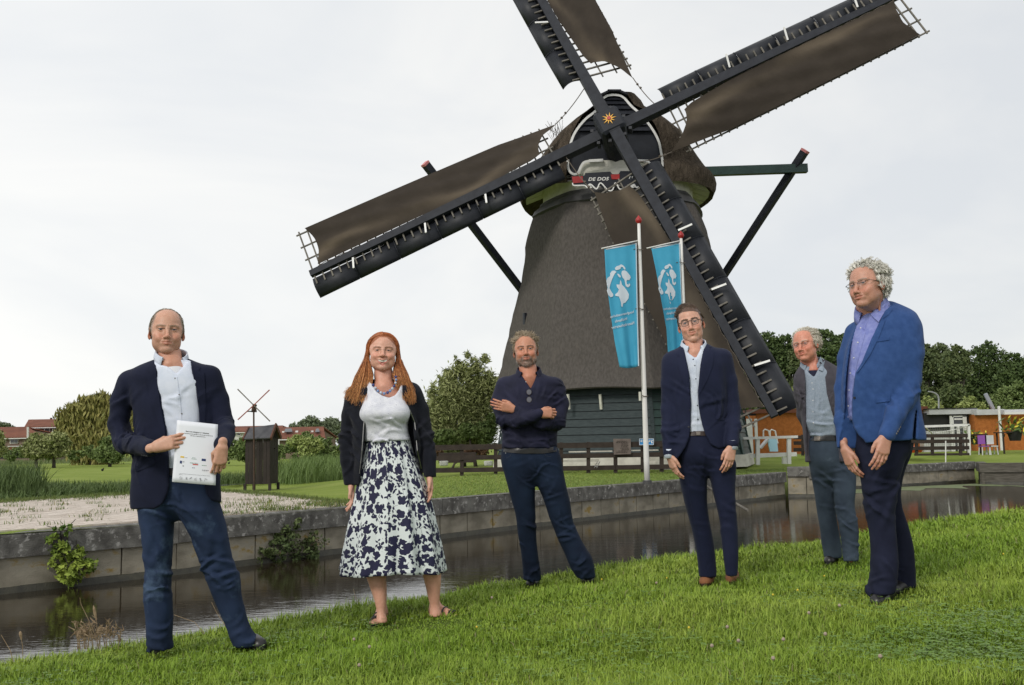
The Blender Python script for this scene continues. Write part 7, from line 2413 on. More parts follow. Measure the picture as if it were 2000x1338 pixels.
def tree(name, label, cat, base_px, Y, lumps, n, size, m, group=None, droop=0, trunk=.25, limbs=True, hollow=.5, zb=None, stem_px=None, depth=.8, long=1.6, airy=1.0):
 """lumps in frame pixels: (x, y, half width, half height[, dy])"""
 b = at(base_px[0], base_px[1], Y)
 if zb is not None: b = np.array([b[0], Y, zb])
 root = empty(name, b, label, cat, group)
 k = Y / FPX
 blobs = []
 for l in lumps:
  dy = l[4] if len(l) > 4 else RNG.uniform(-.4, .4) * l[2] * k
  c = at(l[0], l[1], Y + dy); blobs.append((c, l[2] * k, l[2] * k * depth, l[3] * k))
 V, F = leaf_cloud(blobs, int(n * 2.1), size * .62, droop, hollow=hollow, long=long, airy=airy)
 part('crown', V, F, m, root)
 if trunk:
  zc = max(c[2] for c, *_ in blobs); zl = min(c[2] for c, *_ in blobs)
  top = np.array([np.mean([c[0] for c, *_ in blobs]), Y, b[2] + (zc - b[2]) * .72])
  if stem_px: top = at(*stem_px, Y)
  mid = (b + top) / 2 + np.array([RNG.uniform(-.1, .1) * (top[2] - b[2]) * .3, 0, 0])
  MB().tube([b - np.array([0, 0, .3]), b + (mid - b) * .4, mid, top], [trunk, trunk * .8, trunk * .6, trunk * .25], 8).out('trunk', BARK, root, smooth=True)
  if limbs:
   mb = MB()
   for c, rx, ry, rz in blobs[:14]:
    s_ = b + (top - b) * RNG.uniform(.3, .75)
    e = c + RNG.uniform(-1, 1, 3) * np.array([rx, ry, rz]) * .35
    md_ = (s_ + e) / 2 + np.array([0, 0, -.12 * np.linalg.norm(e - s_)])
    mb.tube([s_, md_, e], [trunk * .42, trunk * .25, trunk * .06], 5)
   mb.out('limbs', BARK, root, smooth=True)
 return root

def spread(x0, x1, y0, y1, n, r, rng=RNG, top=None):
 out = []
 for i in range(n):
  x = rng.uniform(x0, x1); t = (x - x0) / (x1 - x0)
  yt = y0 if top is None else np.interp(x, [p[0] for p in top], [p[1] for p in top]) + r * .55
  out.append((x, rng.uniform(yt, y1), r * rng.uniform(.7, 1.25), r * rng.uniform(.6, 1.0)))
 return out
GF = .46
# willow behind the woman and the crossed-arms man
wl = [(905, 726, 14, 22), (935, 738, 18, 26), (880, 748, 16, 24), (915, 768, 26, 30), (868, 778, 26, 28), (945, 778, 28, 34), (895, 805, 36, 30), (858, 812, 22, 24), (938, 820, 30, 26), (925, 714, 10, 16), (960, 745, 14, 22), (850, 795, 14, 16), (893, 708, 6, 14), (872, 730, 7, 14), (948, 706, 7, 12), (845, 765, 8, 12), (915, 700, 6, 14), (968, 770, 10, 20), (862, 750, 8, 14), (838, 800, 8, 14), (868, 842, 24, 26), (900, 850, 30, 24), (935, 850, 26, 24), (885, 872, 34, 14), (845, 838, 14, 18)]
tree('willow_tree', 'loose grey-green willow bush standing behind the fence left of the mill', 'tree', (905, 895), 47, wl, 12500, .115, LF['willow'], trunk=.16, hollow=.2, zb=1.0, long=3.8, airy=2.3)
tree('bush', 'dark green bush at the foot of the willow beside the mill', 'bush', (930, 900), 45.5, spread(850, 965, 836, 866, 9, 17) + [(958, 822, 12, 14)], 4200, .15, LF['bush'], trunk=.1, limbs=False, zb=1.0)
tree('bush', 'low reddish-brown hedge behind the left end of the fence', 'bush', (880, 900), 44, spread(845, 965, 878, 892, 7, 9), 1600, .12, leafmat('russet_leaves', rgb(.09, .045, .025), rgb(.13, .08, .04)), trunk=.06, limbs=False, zb=1.0)
# far left
tree('weeping_willow', 'large weeping willow with hanging olive branches left of the blazer man', 'tree', (190, 895), 105, [(165, 795, 30, 22), (195, 785, 28, 18), (215, 798, 26, 24), (140, 812, 24, 22), (228, 830, 24, 34), (165, 840, 34, 36), (200, 845, 34, 38), (130, 830, 18, 26), (240, 800, 22, 24), (185, 870, 40, 20), (255, 830, 26, 30)], 12000, .42, LF['weeping'], droop=.45, trunk=.9, zb=GF, hollow=.4, long=2.8)
for i, (x, w_, yt, lab) in enumerate(((72, 24, 848, 'rounded grey-green bush in front of the brick houses'), (106, 26, 845, 'taller grey-green bush between the houses and the weeping willow'), (215, 24, 856, 'dark round bush below the weeping willow, beside the blazer sleeve'))):
 tree('bush', lab, 'bush', (x, 893), 88 + i, [(x, yt + 14, w_ * .8, 15), (x - w_ * .5, yt + 26, w_ * .6, 15), (x + w_ * .5, yt + 24, w_ * .6, 15), (x, yt + 35, w_, 12), (x - w_ * .6, 884, w_ * .5, 9), (x + w_ * .6, 884, w_ * .5, 9), (x, 886, w_ * .7, 8)], 3600, .26, LF['willow'] if i < 2 else LF['bush'], trunk=.2, zb=GF, group='round bushes along the far meadow edge')
tree('bush', 'grey-green bush cut by the left edge of the photo', 'bush', (0, 893), 86, [(-6, 860, 14, 20), (-4, 876, 16, 14)], 1500, .24, LF['willow'], trunk=.15, zb=GF)
tree('far_tree', 'round tree top above the red roof at the left edge', 'tree', (14, 890), 190, [(4, 833, 14, 8), (18, 835, 9, 6)], 900, .5, LF['far'], trunk=.4, zb=GF)
tree('hedge', 'dark low hedge at the foot of the left houses', 'hedge', (40, 893), 95, spread(-20, 250, 880, 892, 26, 12), 4200, .25, LF['bush'], trunk=0, zb=GF)
# hedgerow between blazer man and woman
top_ = [(430, 852), (470, 858), (545, 866), (560, 850), (600, 846), (625, 852), (660, 862), (700, 850)]
tree('hedgerow', 'mixed green hedgerow behind the hut and the reeds', 'hedge', (570, 895), 84, spread(415, 710, 850, 890, 60, 15, top=top_), 12000, .26, LF['bush'], trunk=0, zb=GF)
tree('bush', 'light green shrub before the terrace roof, right of the hut', 'bush', (600, 893), 80, spread(578, 640, 862, 884, 6, 14), 2200, .24, LF['light'], trunk=.12, zb=GF)
for i, (x, yt, w_, lab) in enumerate(((605, 815, 22, 'large grey-green far tree behind the terrace roof, left of its pair'), (645, 818, 26, 'large far tree just left of the woman'), (572, 828, 10, 'small far tree left of the terrace roof tree group'))):
 tree('far_tree', lab, 'tree', (x, 890), 210 + 5 * i, [(x, yt + 10, w_ * .8, 11), (x - w_ * .5, yt + 17, w_ * .55, 10), (x + w_ * .5, yt + 16, w_ * .55, 10), (x, yt + 28, w_, 12)], 3000, .55, LF['far'], trunk=.5, zb=GF, group='trees far behind the terrace')
# right: tree belt behind the orange building
tb = [(1500, 648, 30), (1535, 652, 30), (1568, 660, 24), (1610, 645, 34), (1645, 652, 30), (1690, 655, 34), (1740, 655, 34), (1800, 668, 26), (1838, 672, 28), (1868, 674, 24), (1925, 665, 38), (1978, 690, 28), (2020, 682, 34), (1470, 672, 22)]
labs = ['dark leafy tree right of the lower sail tip', 'dark tree between the sail tip and the white-haired man', 'dark tree behind the white-haired man', 'tall dark oak behind the white-haired man, right side', 'dark oak between the two right men', 'dark tree hidden behind the blue blazer', 'dark tree mostly behind the blue blazer shoulder', 'pointed grey-green tree right beside the blue blazer', 'ragged birch-like tree right of the blue blazer', 'slim birch top in the middle of the right tree belt', 'broad rounded oak in the right tree belt', 'dark tree near the right edge', 'dark tree cut by the right edge', 'low dark tree touching the sail']
for (x, yt, w_), lab in zip(tb, labs):
 Y = 84 + RNG.uniform(-5, 5); dk = LF['oak'] if x in (1610, 1645, 1690, 1500, 1535, 1925, 1978) else LF['forest']
 lum = [(x, yt + w_ * .5, w_ * .55, w_ * .5), (x - w_ * .5, yt + w_ * .95, w_ * .5, w_ * .5), (x + w_ * .55, yt + w_ * .9, w_ * .5, w_ * .5), (x, yt + w_ * 1.3, w_ * .8, w_ * .6), (x - w_ * .4, yt + w_ * 2.1, w_ * .8, w_ * .8), (x + w_ * .4, yt + w_ * 2.0, w_ * .8, w_ * .8), (x + w_ * .1, yt + w_ * .25, w_ * .3, w_ * .25), (x - w_ * .75, yt + w_ * 1.4, w_ * .35, w_ * .4), (x + w_ * .8, yt + w_ * 1.5, w_ * .35, w_ * .4), (x - w_ * .3, (yt + w_ * 3.0 + 790) / 2, w_, w_ * .8), (x + w_ * .3, 785, w_, w_ * .7)]
 tree('oak_tree', lab, 'tree', (x, 880), Y, lum, 5200, .27, dk, trunk=.4, zb=.9, group='trees in the belt behind the low houses', hollow=.35)
tree('understorey', 'dark undergrowth filling the tree belt behind the low houses', 'bushes', (1700, 880), 92, spread(1430, 2070, 735, 840, 90, 34), 15000, .5, LF['forest'], trunk=0, zb=.9, hollow=.2)
for x, yt, lab in ((1545, 760, 'yellow-green bush between the sail tip and the white-haired man'), (1815, 778, 'light shrub under the street lamp'), (1895, 776, 'light grey-green shrub left of the flue pipe'), (1965, 755, 'tall bush by the flue pipe at the right edge'), (1990, 745, 'bush top cut by the right edge')):
 tree('bush', lab, 'bush', (x, 885), 62, [(x, yt + 14, 16, 14), (x - 14, yt + 28, 16, 16), (x + 14, yt + 26, 16, 16), (x, yt + 50, 26, 24)], 2600, .18, LF['light'] if yt > 757 else LF['bush'], trunk=.12, zb=.9, group='shrubs just behind the low houses')

# reeds and rough verge: uncountable blades
def blades(pts, h, w_, m, name, lean=.25, seg=3, rng=RNG, label=None, hv=.35, col=None, zoff=0.0):
 n = len(pts)
 hh = h * rng.uniform(1 - hv, 1 + hv, n)
 ww = w_ * rng.uniform(.7, 1.3, n)
 a = rng.uniform(0, 2 * math.pi, n); dr = np.stack([np.cos(a), np.sin(a), np.zeros(n)], 1)
 sd_ = np.stack([-np.sin(a + rng.normal(size=n) * .6), np.cos(a), np.zeros(n)], 1); sd_ /= np.linalg.norm(sd_, axis=1, keepdims=True)
 ln = np.abs(rng.normal(size=n)) * lean + .05
 V = []
 for k in range(seg):
  t = k / seg
  c = pts + np.array([0, 0, zoff]) + (dr * (ln * t * t)[:, None] + np.array([0, 0, 1]) * (t * (1 - .25 * ln * t))[:, None]) * hh[:, None]
  wk = ww * (1 - .75 * t)
  V += [c - sd_ * wk[:, None] / 2, c + sd_ * wk[:, None] / 2]
 c = pts + np.array([0, 0, zoff]) + (dr * ln[:, None] + np.array([0, 0, 1]) * (1 - .25 * ln)[:, None]) * hh[:, None]
 V.append(c)
 K = len(V); V = np.stack(V, 1).reshape(-1, 3)
 b = np.arange(n) * K
 T = []
 for k in range(seg - 1):
  T += [np.stack([b + 2 * k, b + 2 * k + 1, b + 2 * k + 3], 1), np.stack([b + 2 * k, b + 2 * k + 3, b + 2 * k + 2], 1)]
 T.append(np.stack([b + 2 * seg - 2, b + 2 * seg - 1, b + 2 * seg], 1))
 me = mesh_of(name, V, np.concatenate(T), m, False)
 if col is not None: set_col(me, np.repeat(col, K, axis=0))
 o = link(name, me)
 tag(o, kind='stuff')
 if label: o['label'] = label
 return o
def scatter_px(polys, z, n, rng=RNG):
 """points on the ground inside a frame polygon, even over the ground"""
 W = [tuple(gz(x, y, z)[:2]) for x, y in polys]
 A_ = np.array(W); lo, hi = A_.min(0), A_.max(0); out = []
 q = rng.uniform(lo, hi, (n * 6, 2))
 k = [p for p in q if inpoly(p[0], p[1], W)][:n]
 return np.array(k)
REED = leafmat('reed_blades', rgb(.105, .165, .042), rgb(.170, .240, .080)); REEDD = leafmat('dark_reed_blades', rgb(.070, .110, .034), rgb(.125, .175, .060))
P = scatter_px([(538, 946), (590, 944), (720, 934), (720, 918), (600, 920), (540, 934)], .5, 5200)
blades(np.column_stack([P, np.full(len(P), .45)]), .95, .030, REED, 'reeds', .5, 4, label='tall green reeds along the ditch between the hut and the woman')
P = scatter_px([(425, 944), (500, 942), (545, 938), (545, 934), (425, 938)], .5, 1500)
blades(np.column_stack([P, np.full(len(P), .42)]), .45, .03, REEDD, 'reeds', .5, 3, label='short dark ditch-side reeds left of the hut')
P = scatter_px([(-60, 990), (60, 975), (215, 962), (330, 954), (330, 948), (200, 952), (100, 950), (-60, 950)], .5, 7500)
hz_ = np.clip(1.0 - (P[:, 0] + 14) * .02, .4, 1.2)
blades(np.column_stack([P, np.full(len(P), .42)]), .36, .035, REEDD, 'reeds', .7, 4, label='dark rough herbage along the ditch at the left edge')
P = scatter_px([(-60, 978), (50, 972), (90, 965), (60, 952), (-60, 950)], .5, 2600)
blades(np.column_stack([P, np.full(len(P), .5)]), .95, .035, REEDD, 'reeds', .35, 4)
MEAD = leafmat('meadow_rough_grass', rgb(.11, .15, .055), rgb(.19, .22, .10))
P = scatter_px([(-60, 910), (60, 908), (260, 902), (480, 899), (480, 896), (-60, 900)], .46, 9000)
blades(np.column_stack([P, np.full(len(P), .46)]), .55, .06, MEAD, 'rough_grass', .4, 2, label='pale rough grass along the far edge of the meadow')

# plants rooted in the quay wall
def wall_plant(label, lumps, n, size, m, Yo, shoots=()):
 x, y = lumps[0][:2]
 base = gz(x, 1045 if x < 300 else 1010, QZ - .1)
 Y = base[1] - Yo
 root = empty('wall_plant', at(x, lumps[-1][1], Y), label, 'plant')
 k = Y / FPX; bl = []
 for l in lumps: bl.append((at(l[0], l[1], gz(l[0], 1043 - (l[0]) * .078, QZ)[1] - Yo), l[2] * k * 1.0, .15, l[3] * k * 1.0))
 V, F = leaf_cloud(bl, n, size, hollow=.1, long=1.5); part('leaves', V, F, m, root)
 mb = MB()
 for l in lumps:
  c = at(l[0], l[1], gz(l[0], 1043 - (l[0]) * .078, QZ)[1] - Yo)
  for q in range(3): mb.tube([at(lumps[0][0], lumps[0][1] + 20, Y + .1), c + RNG.normal(size=3) * .05, c + RNG.normal(size=3) * .12], .006, 4)
 mb.out('stems', BARK, root)
 return root
wall_plant('yellow-green leafy shrub growing out of the canal wall at the left', [(132, 1100, 34, 30), (118, 1075, 22, 20), (150, 1075, 18, 20), (135, 1125, 36, 18), (105, 1055, 12, 14), (130, 1035, 8, 14), (110, 1040, 8, 8), (165, 1110, 24, 18)], 1500, .050, LF['wallp'], .12)
wall_plant('dark bramble shrub hanging from the canal wall beside the blazer man', [(545, 1062, 34, 26), (515, 1080, 26, 18), (580, 1070, 34, 24), (560, 1040, 28, 18), (610, 1060, 26, 26), (540, 1092, 36, 12), (600, 1090, 30, 12), (575, 1022, 14, 10)], 2400, .044, LF['walld'], .14)
wall_plant('small fern tuft at the corner pier of the canal wall', [(1600, 965, 8, 7), (1590, 968, 6, 5)], 160, .05, LF['wallp'], .1) if False else None

# ------------------------------------------------------------------ grass: near lawn, built blade by blade
GRASS = mat('grass_blades', rgb(.9, .9, .9), rgb(1, 1, 1), scale=3, rough=.55, attr='Col', spec=.25)
def lawn_points(n):
 """even over the visible ground, thinned with distance"""
 out = []
 r = np.random.default_rng(5)
 while sum(map(len, out)) < n:
  Y = r.uniform(3.3, 12.6, 200000); X = r.uniform(-1, 1, 200000) * (Y * .56 + .3)
  P = np.column_stack([X, Y])
  keep = r.uniform(size=len(P)) < np.clip((4.6 / Y) ** 1.5, .12, 1)
  P = P[keep]
  s_ = side_dist(P, CREST)
  P = P[(s_ < .55)]
  out.append(P)
 return np.concatenate(out)[:n]
P = lawn_points(290000)
s_ = side_dist(P, CREST)
Z = bank_z(P[:, 0], P[:, 1])
x, y = P[:, 0], P[:, 1]
pat = .5 + .25 * np.sin(x * 1.3 + 1.1 * np.sin(y * 1.9)) + .25 * np.sin(y * 2.4 + 1.7 * np.sin(x * 1.1)) + .2 * RNG.normal(size=len(P))
fine = .5 + .5 * np.sin(x * 9 + 2 * np.sin(y * 7)) * np.sin(y * 10 + 2 * np.sin(x * 8))
base_ = np.array([.190, .300, .024]); c2 = np.array([.295, .385, .055]); c3 = np.array([.105, .200, .018]); dry = np.array([.24, .22, .10])
t = np.clip(pat, 0, 1)[:, None]
C = base_ * (1 - t) + c2 * t
t = np.clip(fine * .8 + .2 * RNG.normal(size=len(P)) - .15, 0, 1)[:, None] * .6
C = C * (1 - t) + c3 * t
d_ = (RNG.uniform(size=len(P)) < .018)[:, None]
C = np.where(d_, dry, C) * RNG.uniform(.8, 1.2, (len(P), 1))
tuft = 1 + .45 * np.sin(x * 3.1 + np.sin(y * 4.3)) * np.sin(y * 3.7 + np.sin(x * 2.9)) + .5 * np.exp(-(s_ / .25) ** 2)
FT = np.array([G(*q)[:2] for q in [(300, 1290), (505, 1270), (745, 1222), (866, 1212), (1035, 1150), (1155, 1142), (1372, 1146), (1430, 1150), (1612, 1104), (1662, 1108), (1700, 1192), (1765, 1166)]])
fd = np.min(np.hypot(P[:, 0, None] - FT[None, :, 0], P[:, 1, None] - FT[None, :, 1] + .12), axis=1)
tuft = .80 * tuft * (1 - .62 * np.exp(-(fd / .21) ** 4))
hh = .062 * tuft
n1 = len(P) // 2
k = RNG.permutation(len(P))
for a, b, h_, l_ in ((0, n1, .052, .9), (n1, len(P), .072, .55)):
 idx = k[a:b]
 q = np.column_stack([P[idx], Z[idx] - .004])
 r = np.random.default_rng(a + 1)
 o = blades(q, 1.0, .0062 * 1.0, GRASS, 'grass', l_, 2, r, hv=.0, col=C[idx]) if False else None
 # per-blade height: scale after building
 n = len(q); H_ = h_ * tuft[idx] * r.uniform(.55, 1.35, n)
 a_ = r.uniform(0, 2 * math.pi, n); dr = np.stack([np.cos(a_), np.sin(a_), np.zeros(n)], 1); sd_ = np.stack([-np.sin(a_), np.cos(a_), np.zeros(n)], 1)
 ln = np.abs(r.normal(size=n)) * l_ + .1
 wd = (.0042 + .0008 * (q[:, 1] - 4)) * r.uniform(.7, 1.4, n)
 V = []
 for t_, wk in ((0, 1.0), (.55, .75)):
  c = q + (dr * (ln * t_ ** 1.6)[:, None] + np.array([0, 0, t_])) * H_[:, None]
  V += [c - sd_ * (wd * wk)[:, None] / 2, c + sd_ * (wd * wk)[:, None] / 2]
 V.append(q + (dr * ln[:, None] + np.array([0, 0, 1]) * (1 / (1 + .45 * ln))[:, None]) * H_[:, None])
 V = np.stack(V, 1).reshape(-1, 3); b_ = np.arange(n) * 5
 T = np.concatenate([np.stack([b_, b_ + 1, b_ + 3], 1), np.stack([b_, b_ + 3, b_ + 2], 1), np.stack([b_ + 2, b_ + 3, b_ + 4], 1)])
 me = mesh_of('grass', V, T, GRASS)
 set_col(me, np.repeat(C[idx], 5, axis=0))
 tag(link('grass', me), kind='stuff')
# clover in the foreground, more to the right
CLOV = mat('clover_leaves', rgb(.090, .170, .028), rgb(.17, .27, .055), scale=12, rough=.5, spec=.3)
r = np.random.default_rng(9)
Y = r.uniform(3.4, 6.2, 60000); X = r.uniform(-1, 1, 60000) * (Y * .56)
dn = np.clip(.10 + .9 * sstep(.3, 1.8, X) * sstep(5.2, 4.2, Y) + .25 * (np.sin(X * 2.2 + 1) * np.sin(Y * 3) > .55), 0, 1) * (.5 + .5 * np.sin(X * 4 + np.sin(Y * 5)))
m_ = r.uniform(size=len(X)) < dn * .42
X, Y = X[m_][:9000], Y[m_][:9000]; s2 = side_dist(np.column_stack([X, Y]), CREST); X, Y = X[s2 < -.1], Y[s2 < -.1]
Z = bank_z(X, Y) + r.uniform(.025, .058, len(X))
V = []; nq = len(X)
ctr = np.column_stack([X, Y, Z]); a0_ = r.uniform(0, 2.1, nq); sz = r.uniform(.0075, .014, nq)
vs_ = [ctr]
for k3 in range(3):
 for da, rr_ in ((-.62, .82), (-.25, 1.25), (.25, 1.25), (.62, .82)):
  an = a0_ + k3 * 2.094 + da; vs_.append(ctr + np.stack([np.cos(an) * sz * rr_, np.sin(an) * sz * rr_, r.normal(size=nq) * .0015], 1))
V = np.stack(vs_, 1).reshape(-1, 3); b_ = np.arange(nq) * 13
T = []
for k3 in range(3):
 o = 1 + k3 * 4
 for i in range(3): T.append(np.stack([b_, b_ + o + i, b_ + o + i + 1], 1))
tag(part('clover', V, np.concatenate(T), CLOV), kind='stuff')
# clover and daisy heads, buttercups
FLW = mat('clover_blossom', rgb(.24, .17, .13), rgb(.36, .29, .23), scale=40, rough=.8); BUT = mat('buttercup', rgb(.65, .50, .03), rough=.5)
for m, px_ in ((FLW, [(690, 1267), (960, 1190), (1282, 1162), (1640, 1214), (1580, 1225), (1530, 1282), (1390, 1292), (1442, 1283), (1720, 1330), (1510, 1325), (700, 1325), (1612, 1268), (720, 1284), (1420, 1250)]), (BUT, [(1558, 1180), (1960, 1095), (1610, 1142), (1302, 1142), (930, 1240), (1345, 1250), (1510, 1192), (1175, 1148)])):
 for i, (x_, y_) in enumerate(px_):
  g_ = G(x_, y_ + 8); g_[2] = bank_z(g_[0], g_[1]).item() if hasattr(bank_z(np.array([g_[0]]), np.array([g_[1]])), 'item') else 0
  t = empty('clover_flower' if m is FLW else 'buttercup', g_, None, 'flower', 'clover heads scattered in the lawn' if m is FLW else 'buttercups scattered in the lawn')
  t['label'] = 'small faded clover head standing in the lawn' if m is FLW else 'tiny yellow buttercup in the lawn'
  MB().tube([g_, g_ + np.array([.004, 0, .075])], .0012, 4).out('stalk', CLOV, t)
  rr_ = .0085 if m is FLW else .006
  MB().lathe(g_ + np.array([.004, 0, .075]), [(rr_ * .5, 0), (rr_, rr_ * .7), (rr_ * .8, rr_ * 1.4), (rr_ * .3, rr_ * 1.8)], 8).out('blossom', m, t)
# dry stalks on the water's edge, left
DRY = mat('dry_stalks', rgb(.22, .15, .085), rgb(.32, .24, .15), scale=20, rough=.9)
def stalk(pts, Y, r_=.0022, head=None, lab='thin dry grass stalk leaning over the water'):
 P3 = [at(x_, y_, Y) for x_, y_ in pts]; b0 = P3[0]
 t = empty('dry_stalk', b0, lab, 'grass stalk', 'dry stalks on the water edge')
 MB().tube(P3, [r_ * (1 - .5 * i / len(P3)) for i in range(len(P3))], 5).out('stem', DRY, t)
 if head:
  mb = MB(); e = P3[-1]; d = (P3[-1] - P3[-2]); d /= np.linalg.norm(d)
  mb.tube([e - d * .02, e + d * head * .3, e + d * head * .7, e + d * head], [.003, .009, .008, .002], 6); mb.out('seed_head', DRY, t)
stalk([(28, 1300), (20, 1270), (2, 1240)], 5.5, lab='thin dry stalk bending left at the left edge of the photo'); stalk([(45, 1290), (44, 1262), (41, 1243)], 5.7, head=.03, lab='short stiff dry stalk with seed head near the left edge')
stalk([(190, 1262), (189, 1215), (187, 1205)], 6.0, head=.07, lab='upright dry stalk with a pointed seed head left of the blazer man')
stalk([(192, 1262), (180, 1225), (158, 1180), (156, 1167)], 6.1, lab='long thin dry stalk arching left beside the seed-head stalk'); stalk([(400, 1240), (380, 1215), (340, 1201)], 6.2, lab='dry stalk bent between the legs of the blazer man'); stalk([(442, 1225), (425, 1200), (413, 1176)], 6.3, lab='dry stalk leaning beside the right leg of the blazer man'); stalk([(700, 1180), (694, 1165), (690, 1150)], 7.2, lab='short dry stalk at the water edge beside the woman')
mb = MB(); base = at(190, 1268, 6.0)
for i in range(46):
 x_ = RNG.uniform(150, 232); h_ = RNG.uniform(18, 58); Y = RNG.uniform(5.8, 6.2); lx = RNG.normal() * 8
 a, b, c = at(x_, 1268, Y), at(x_ + lx * .4, 1268 - h_ * .6, Y), at(x_ + lx, 1268 - h_, Y)
 mb.tube([a, b, c], [.0018, .0014, .0008], 4)
 for q in range(5):
  p_ = b + (c - b) * RNG.uniform(.1, 1); mb.tube([p_, p_ + RNG.normal(size=3) * .012 + np.array([0, 0, .01]), p_ + RNG.normal(size=3) * .016 + np.array([0, 0, .02])], [.001, .0035, .001], 4)
o = mb.out('dry_weeds', DRY, None, base=base); tag(o, 'tangle of dry brown weeds at the water edge left of the blazer man', 'weeds'); o['kind'] = 'stuff'
# short turf on the mill lawn and along the quay edge, weeds between the pavers
r = np.random.default_rng(21)
def near_quay(n, dmax, x0, x1):
 Yq = r.uniform(12, 36, n * 3); Xq = r.uniform(x0, x1, n * 3); Pq = np.column_stack([Xq, Yq]); s = side_dist(Pq, np.array(QL))
 return Pq[(s > .22) & (s < dmax)]
Pq = near_quay(200000, 9.0, -3.6, 12); Pq = Pq[RNG.uniform(size=len(Pq)) < np.clip(1.1 - side_dist(Pq, np.array(QL)) * .12, .1, 1)]
Pq = Pq[[not inpoly(a, b, PAVW) for a, b in Pq]][:42000]
col = np.array([.175, .245, .060]) * r.uniform(.7, 1.3, (len(Pq), 1)) * np.where(r.uniform(size=(len(Pq), 1)) < .12, np.array([[1.5, 1.15, 1.4]]), 1)
blades(np.column_stack([Pq, land_z(Pq[:, 0], Pq[:, 1]) - .003]), .040, .018, GRASS, 'turf', .7, 2, r, col=col, label='short turf along the edge of the mill lawn')
W_ = []
for c_ in range(150):
 px_ = RNG.uniform(-20, 690); t_ = px_ / 690; yt_ = np.interp(px_, [0, 120, 240, 330, 430, 520, 600, 690], [982, 975, 968, 962, 961, 967, 976, 986]); yb_ = 1038 - px_ * .072
 py_ = yt_ + (yb_ - yt_) * RNG.uniform(0, 1) ** (2.2 if px_ < 430 else .9)
 if px_ < 430 and RNG.uniform() < .35: continue
 g_ = gz(px_, py_, .835); k_ = int(RNG.uniform(8, 34)) * (2 if px_ > 430 else 1)
 W_.append(g_[None] + RNG.normal(size=(k_, 3)) * np.array([.10 + .10 * (px_ > 430), .10, 0]))
W_ = np.concatenate(W_); col = np.array([.10, .15, .035]) * r.uniform(.6, 1.5, (len(W_), 1)) * np.where(r.uniform(size=(len(W_), 1)) < .3, np.array([[1.7, 1.1, 1.1]]), 1)
blades(W_, .075, .012, GRASS, 'paving_weeds', .8, 3, r, col=col, label='weeds and grass tufts growing between the pale pavers')
def edge_strip():
 out = []
 for i in range(7000):
  px_ = RNG.uniform(-40, 700); yt_ = np.interp(px_, [0, 120, 240, 330, 430, 520, 600, 690], [982, 975, 968, 962, 961, 967, 976, 986])
  out.append(gz(px_, yt_ + RNG.normal() * 1.6 - 1, .82))
 return np.array(out)
E_ = edge_strip(); col = np.array([.12, .16, .04]) * r.uniform(.7, 1.3, (len(E_), 1))
blades(E_, .08, .016, GRASS, 'paving_edge_grass', .7, 2, r, col=col)
def spectacles(p, m, kind, wl=.0215, hl=.0165, thick=.0016, lens=True):
 """glasses worn on the head p.T; lens centre 31 mm either side"""
 root = None
 mb = MB()
 for sx in (-1, 1):
  pts = []
  for k in range(21):
   a = 2 * math.pi * k / 20
   e = .72 if kind != 'half' else .5
   cx, sz = math.cos(a), math.sin(a)
   X = sx * .033 + wl * np.sign(cx) * abs(cx) ** e; Z = -.0025 + hl * np.sign(sz) * abs(sz) ** (e + .1)
   pts.append((X, -.1035 + .55 * (abs(X) - .01) ** 1.6, Z))
  pp = p.T(np.array(pts))
  if kind != 'half': mb.tube(list(pp), thick, 6, cap=False)
  else: mb.tube(list(pp[:11]), thick, 6)
  # temples
  q = p.T(np.array([(sx * (.033 + wl), -.1035 + .55 * (.023 + wl) ** 1.6, .004), (sx * .071, -.085, .006), (sx * .077, -.03, .004), (sx * .080, .010, .0), (sx * .079, .028, -.012)]))
  mb.tube(list(q), thick * (1.3 if kind != 'thin' else 1.0), 5)
 q = p.T(np.array([(-.012, -.1055, .003), (-.006, -.1085, .006), (0, -.1095, .007), (.006, -.1085, .006), (.012, -.1055, .003)]))
 mb.tube(list(q), thick, 5)
 root = mb.out('spectacles', m, p.root, smooth=True)
 if lens:
  for sx in (-1, 1):
   Vv = [(sx * .033, -.1035 + .55 * .023 ** 1.6, -.0025)]; n = 20
   for k in range(n):
    a = 2 * math.pi * k / n; e = .72 if kind != 'half' else .5
    cx, sz = math.cos(a), math.sin(a)
    X = sx * .033 + wl * np.sign(cx) * abs(cx) ** e * .98; Z = -.0025 + hl * np.sign(sz) * abs(sz) ** (e + .1) * .98
    Vv.append((X, -.1035 + .55 * (abs(X) - .01) ** 1.6, Z))
   F = [(0, 1 + k, 1 + (k + 1) % n) for k in range(n)]
   part('lens', p.T(np.array(Vv)), F, LENSM, root)
 return root

def thin_glass():
 m = bpy.data.materials.new('spectacle_lens'); m.use_nodes = True
 t = m.node_tree; o = t.nodes['Material Output']; t.nodes.remove(t.nodes['Principled BSDF'])
 a = t.nodes.new('ShaderNodeBsdfTransparent'); g = t.nodes.new('ShaderNodeBsdfGlossy'); g.inputs['Roughness'].default_value = .03
 a.inputs[0].default_value = (.93, .94, .95, 1)
 x = t.nodes.new('ShaderNodeMixShader'); x.inputs[0].default_value = .06
 t.links.new(a.outputs[0], x.inputs[1]); t.links.new(g.outputs[0], x.inputs[2]); t.links.new(x.outputs[0], o.inputs[0])
 return m
LENSM = thin_glass()

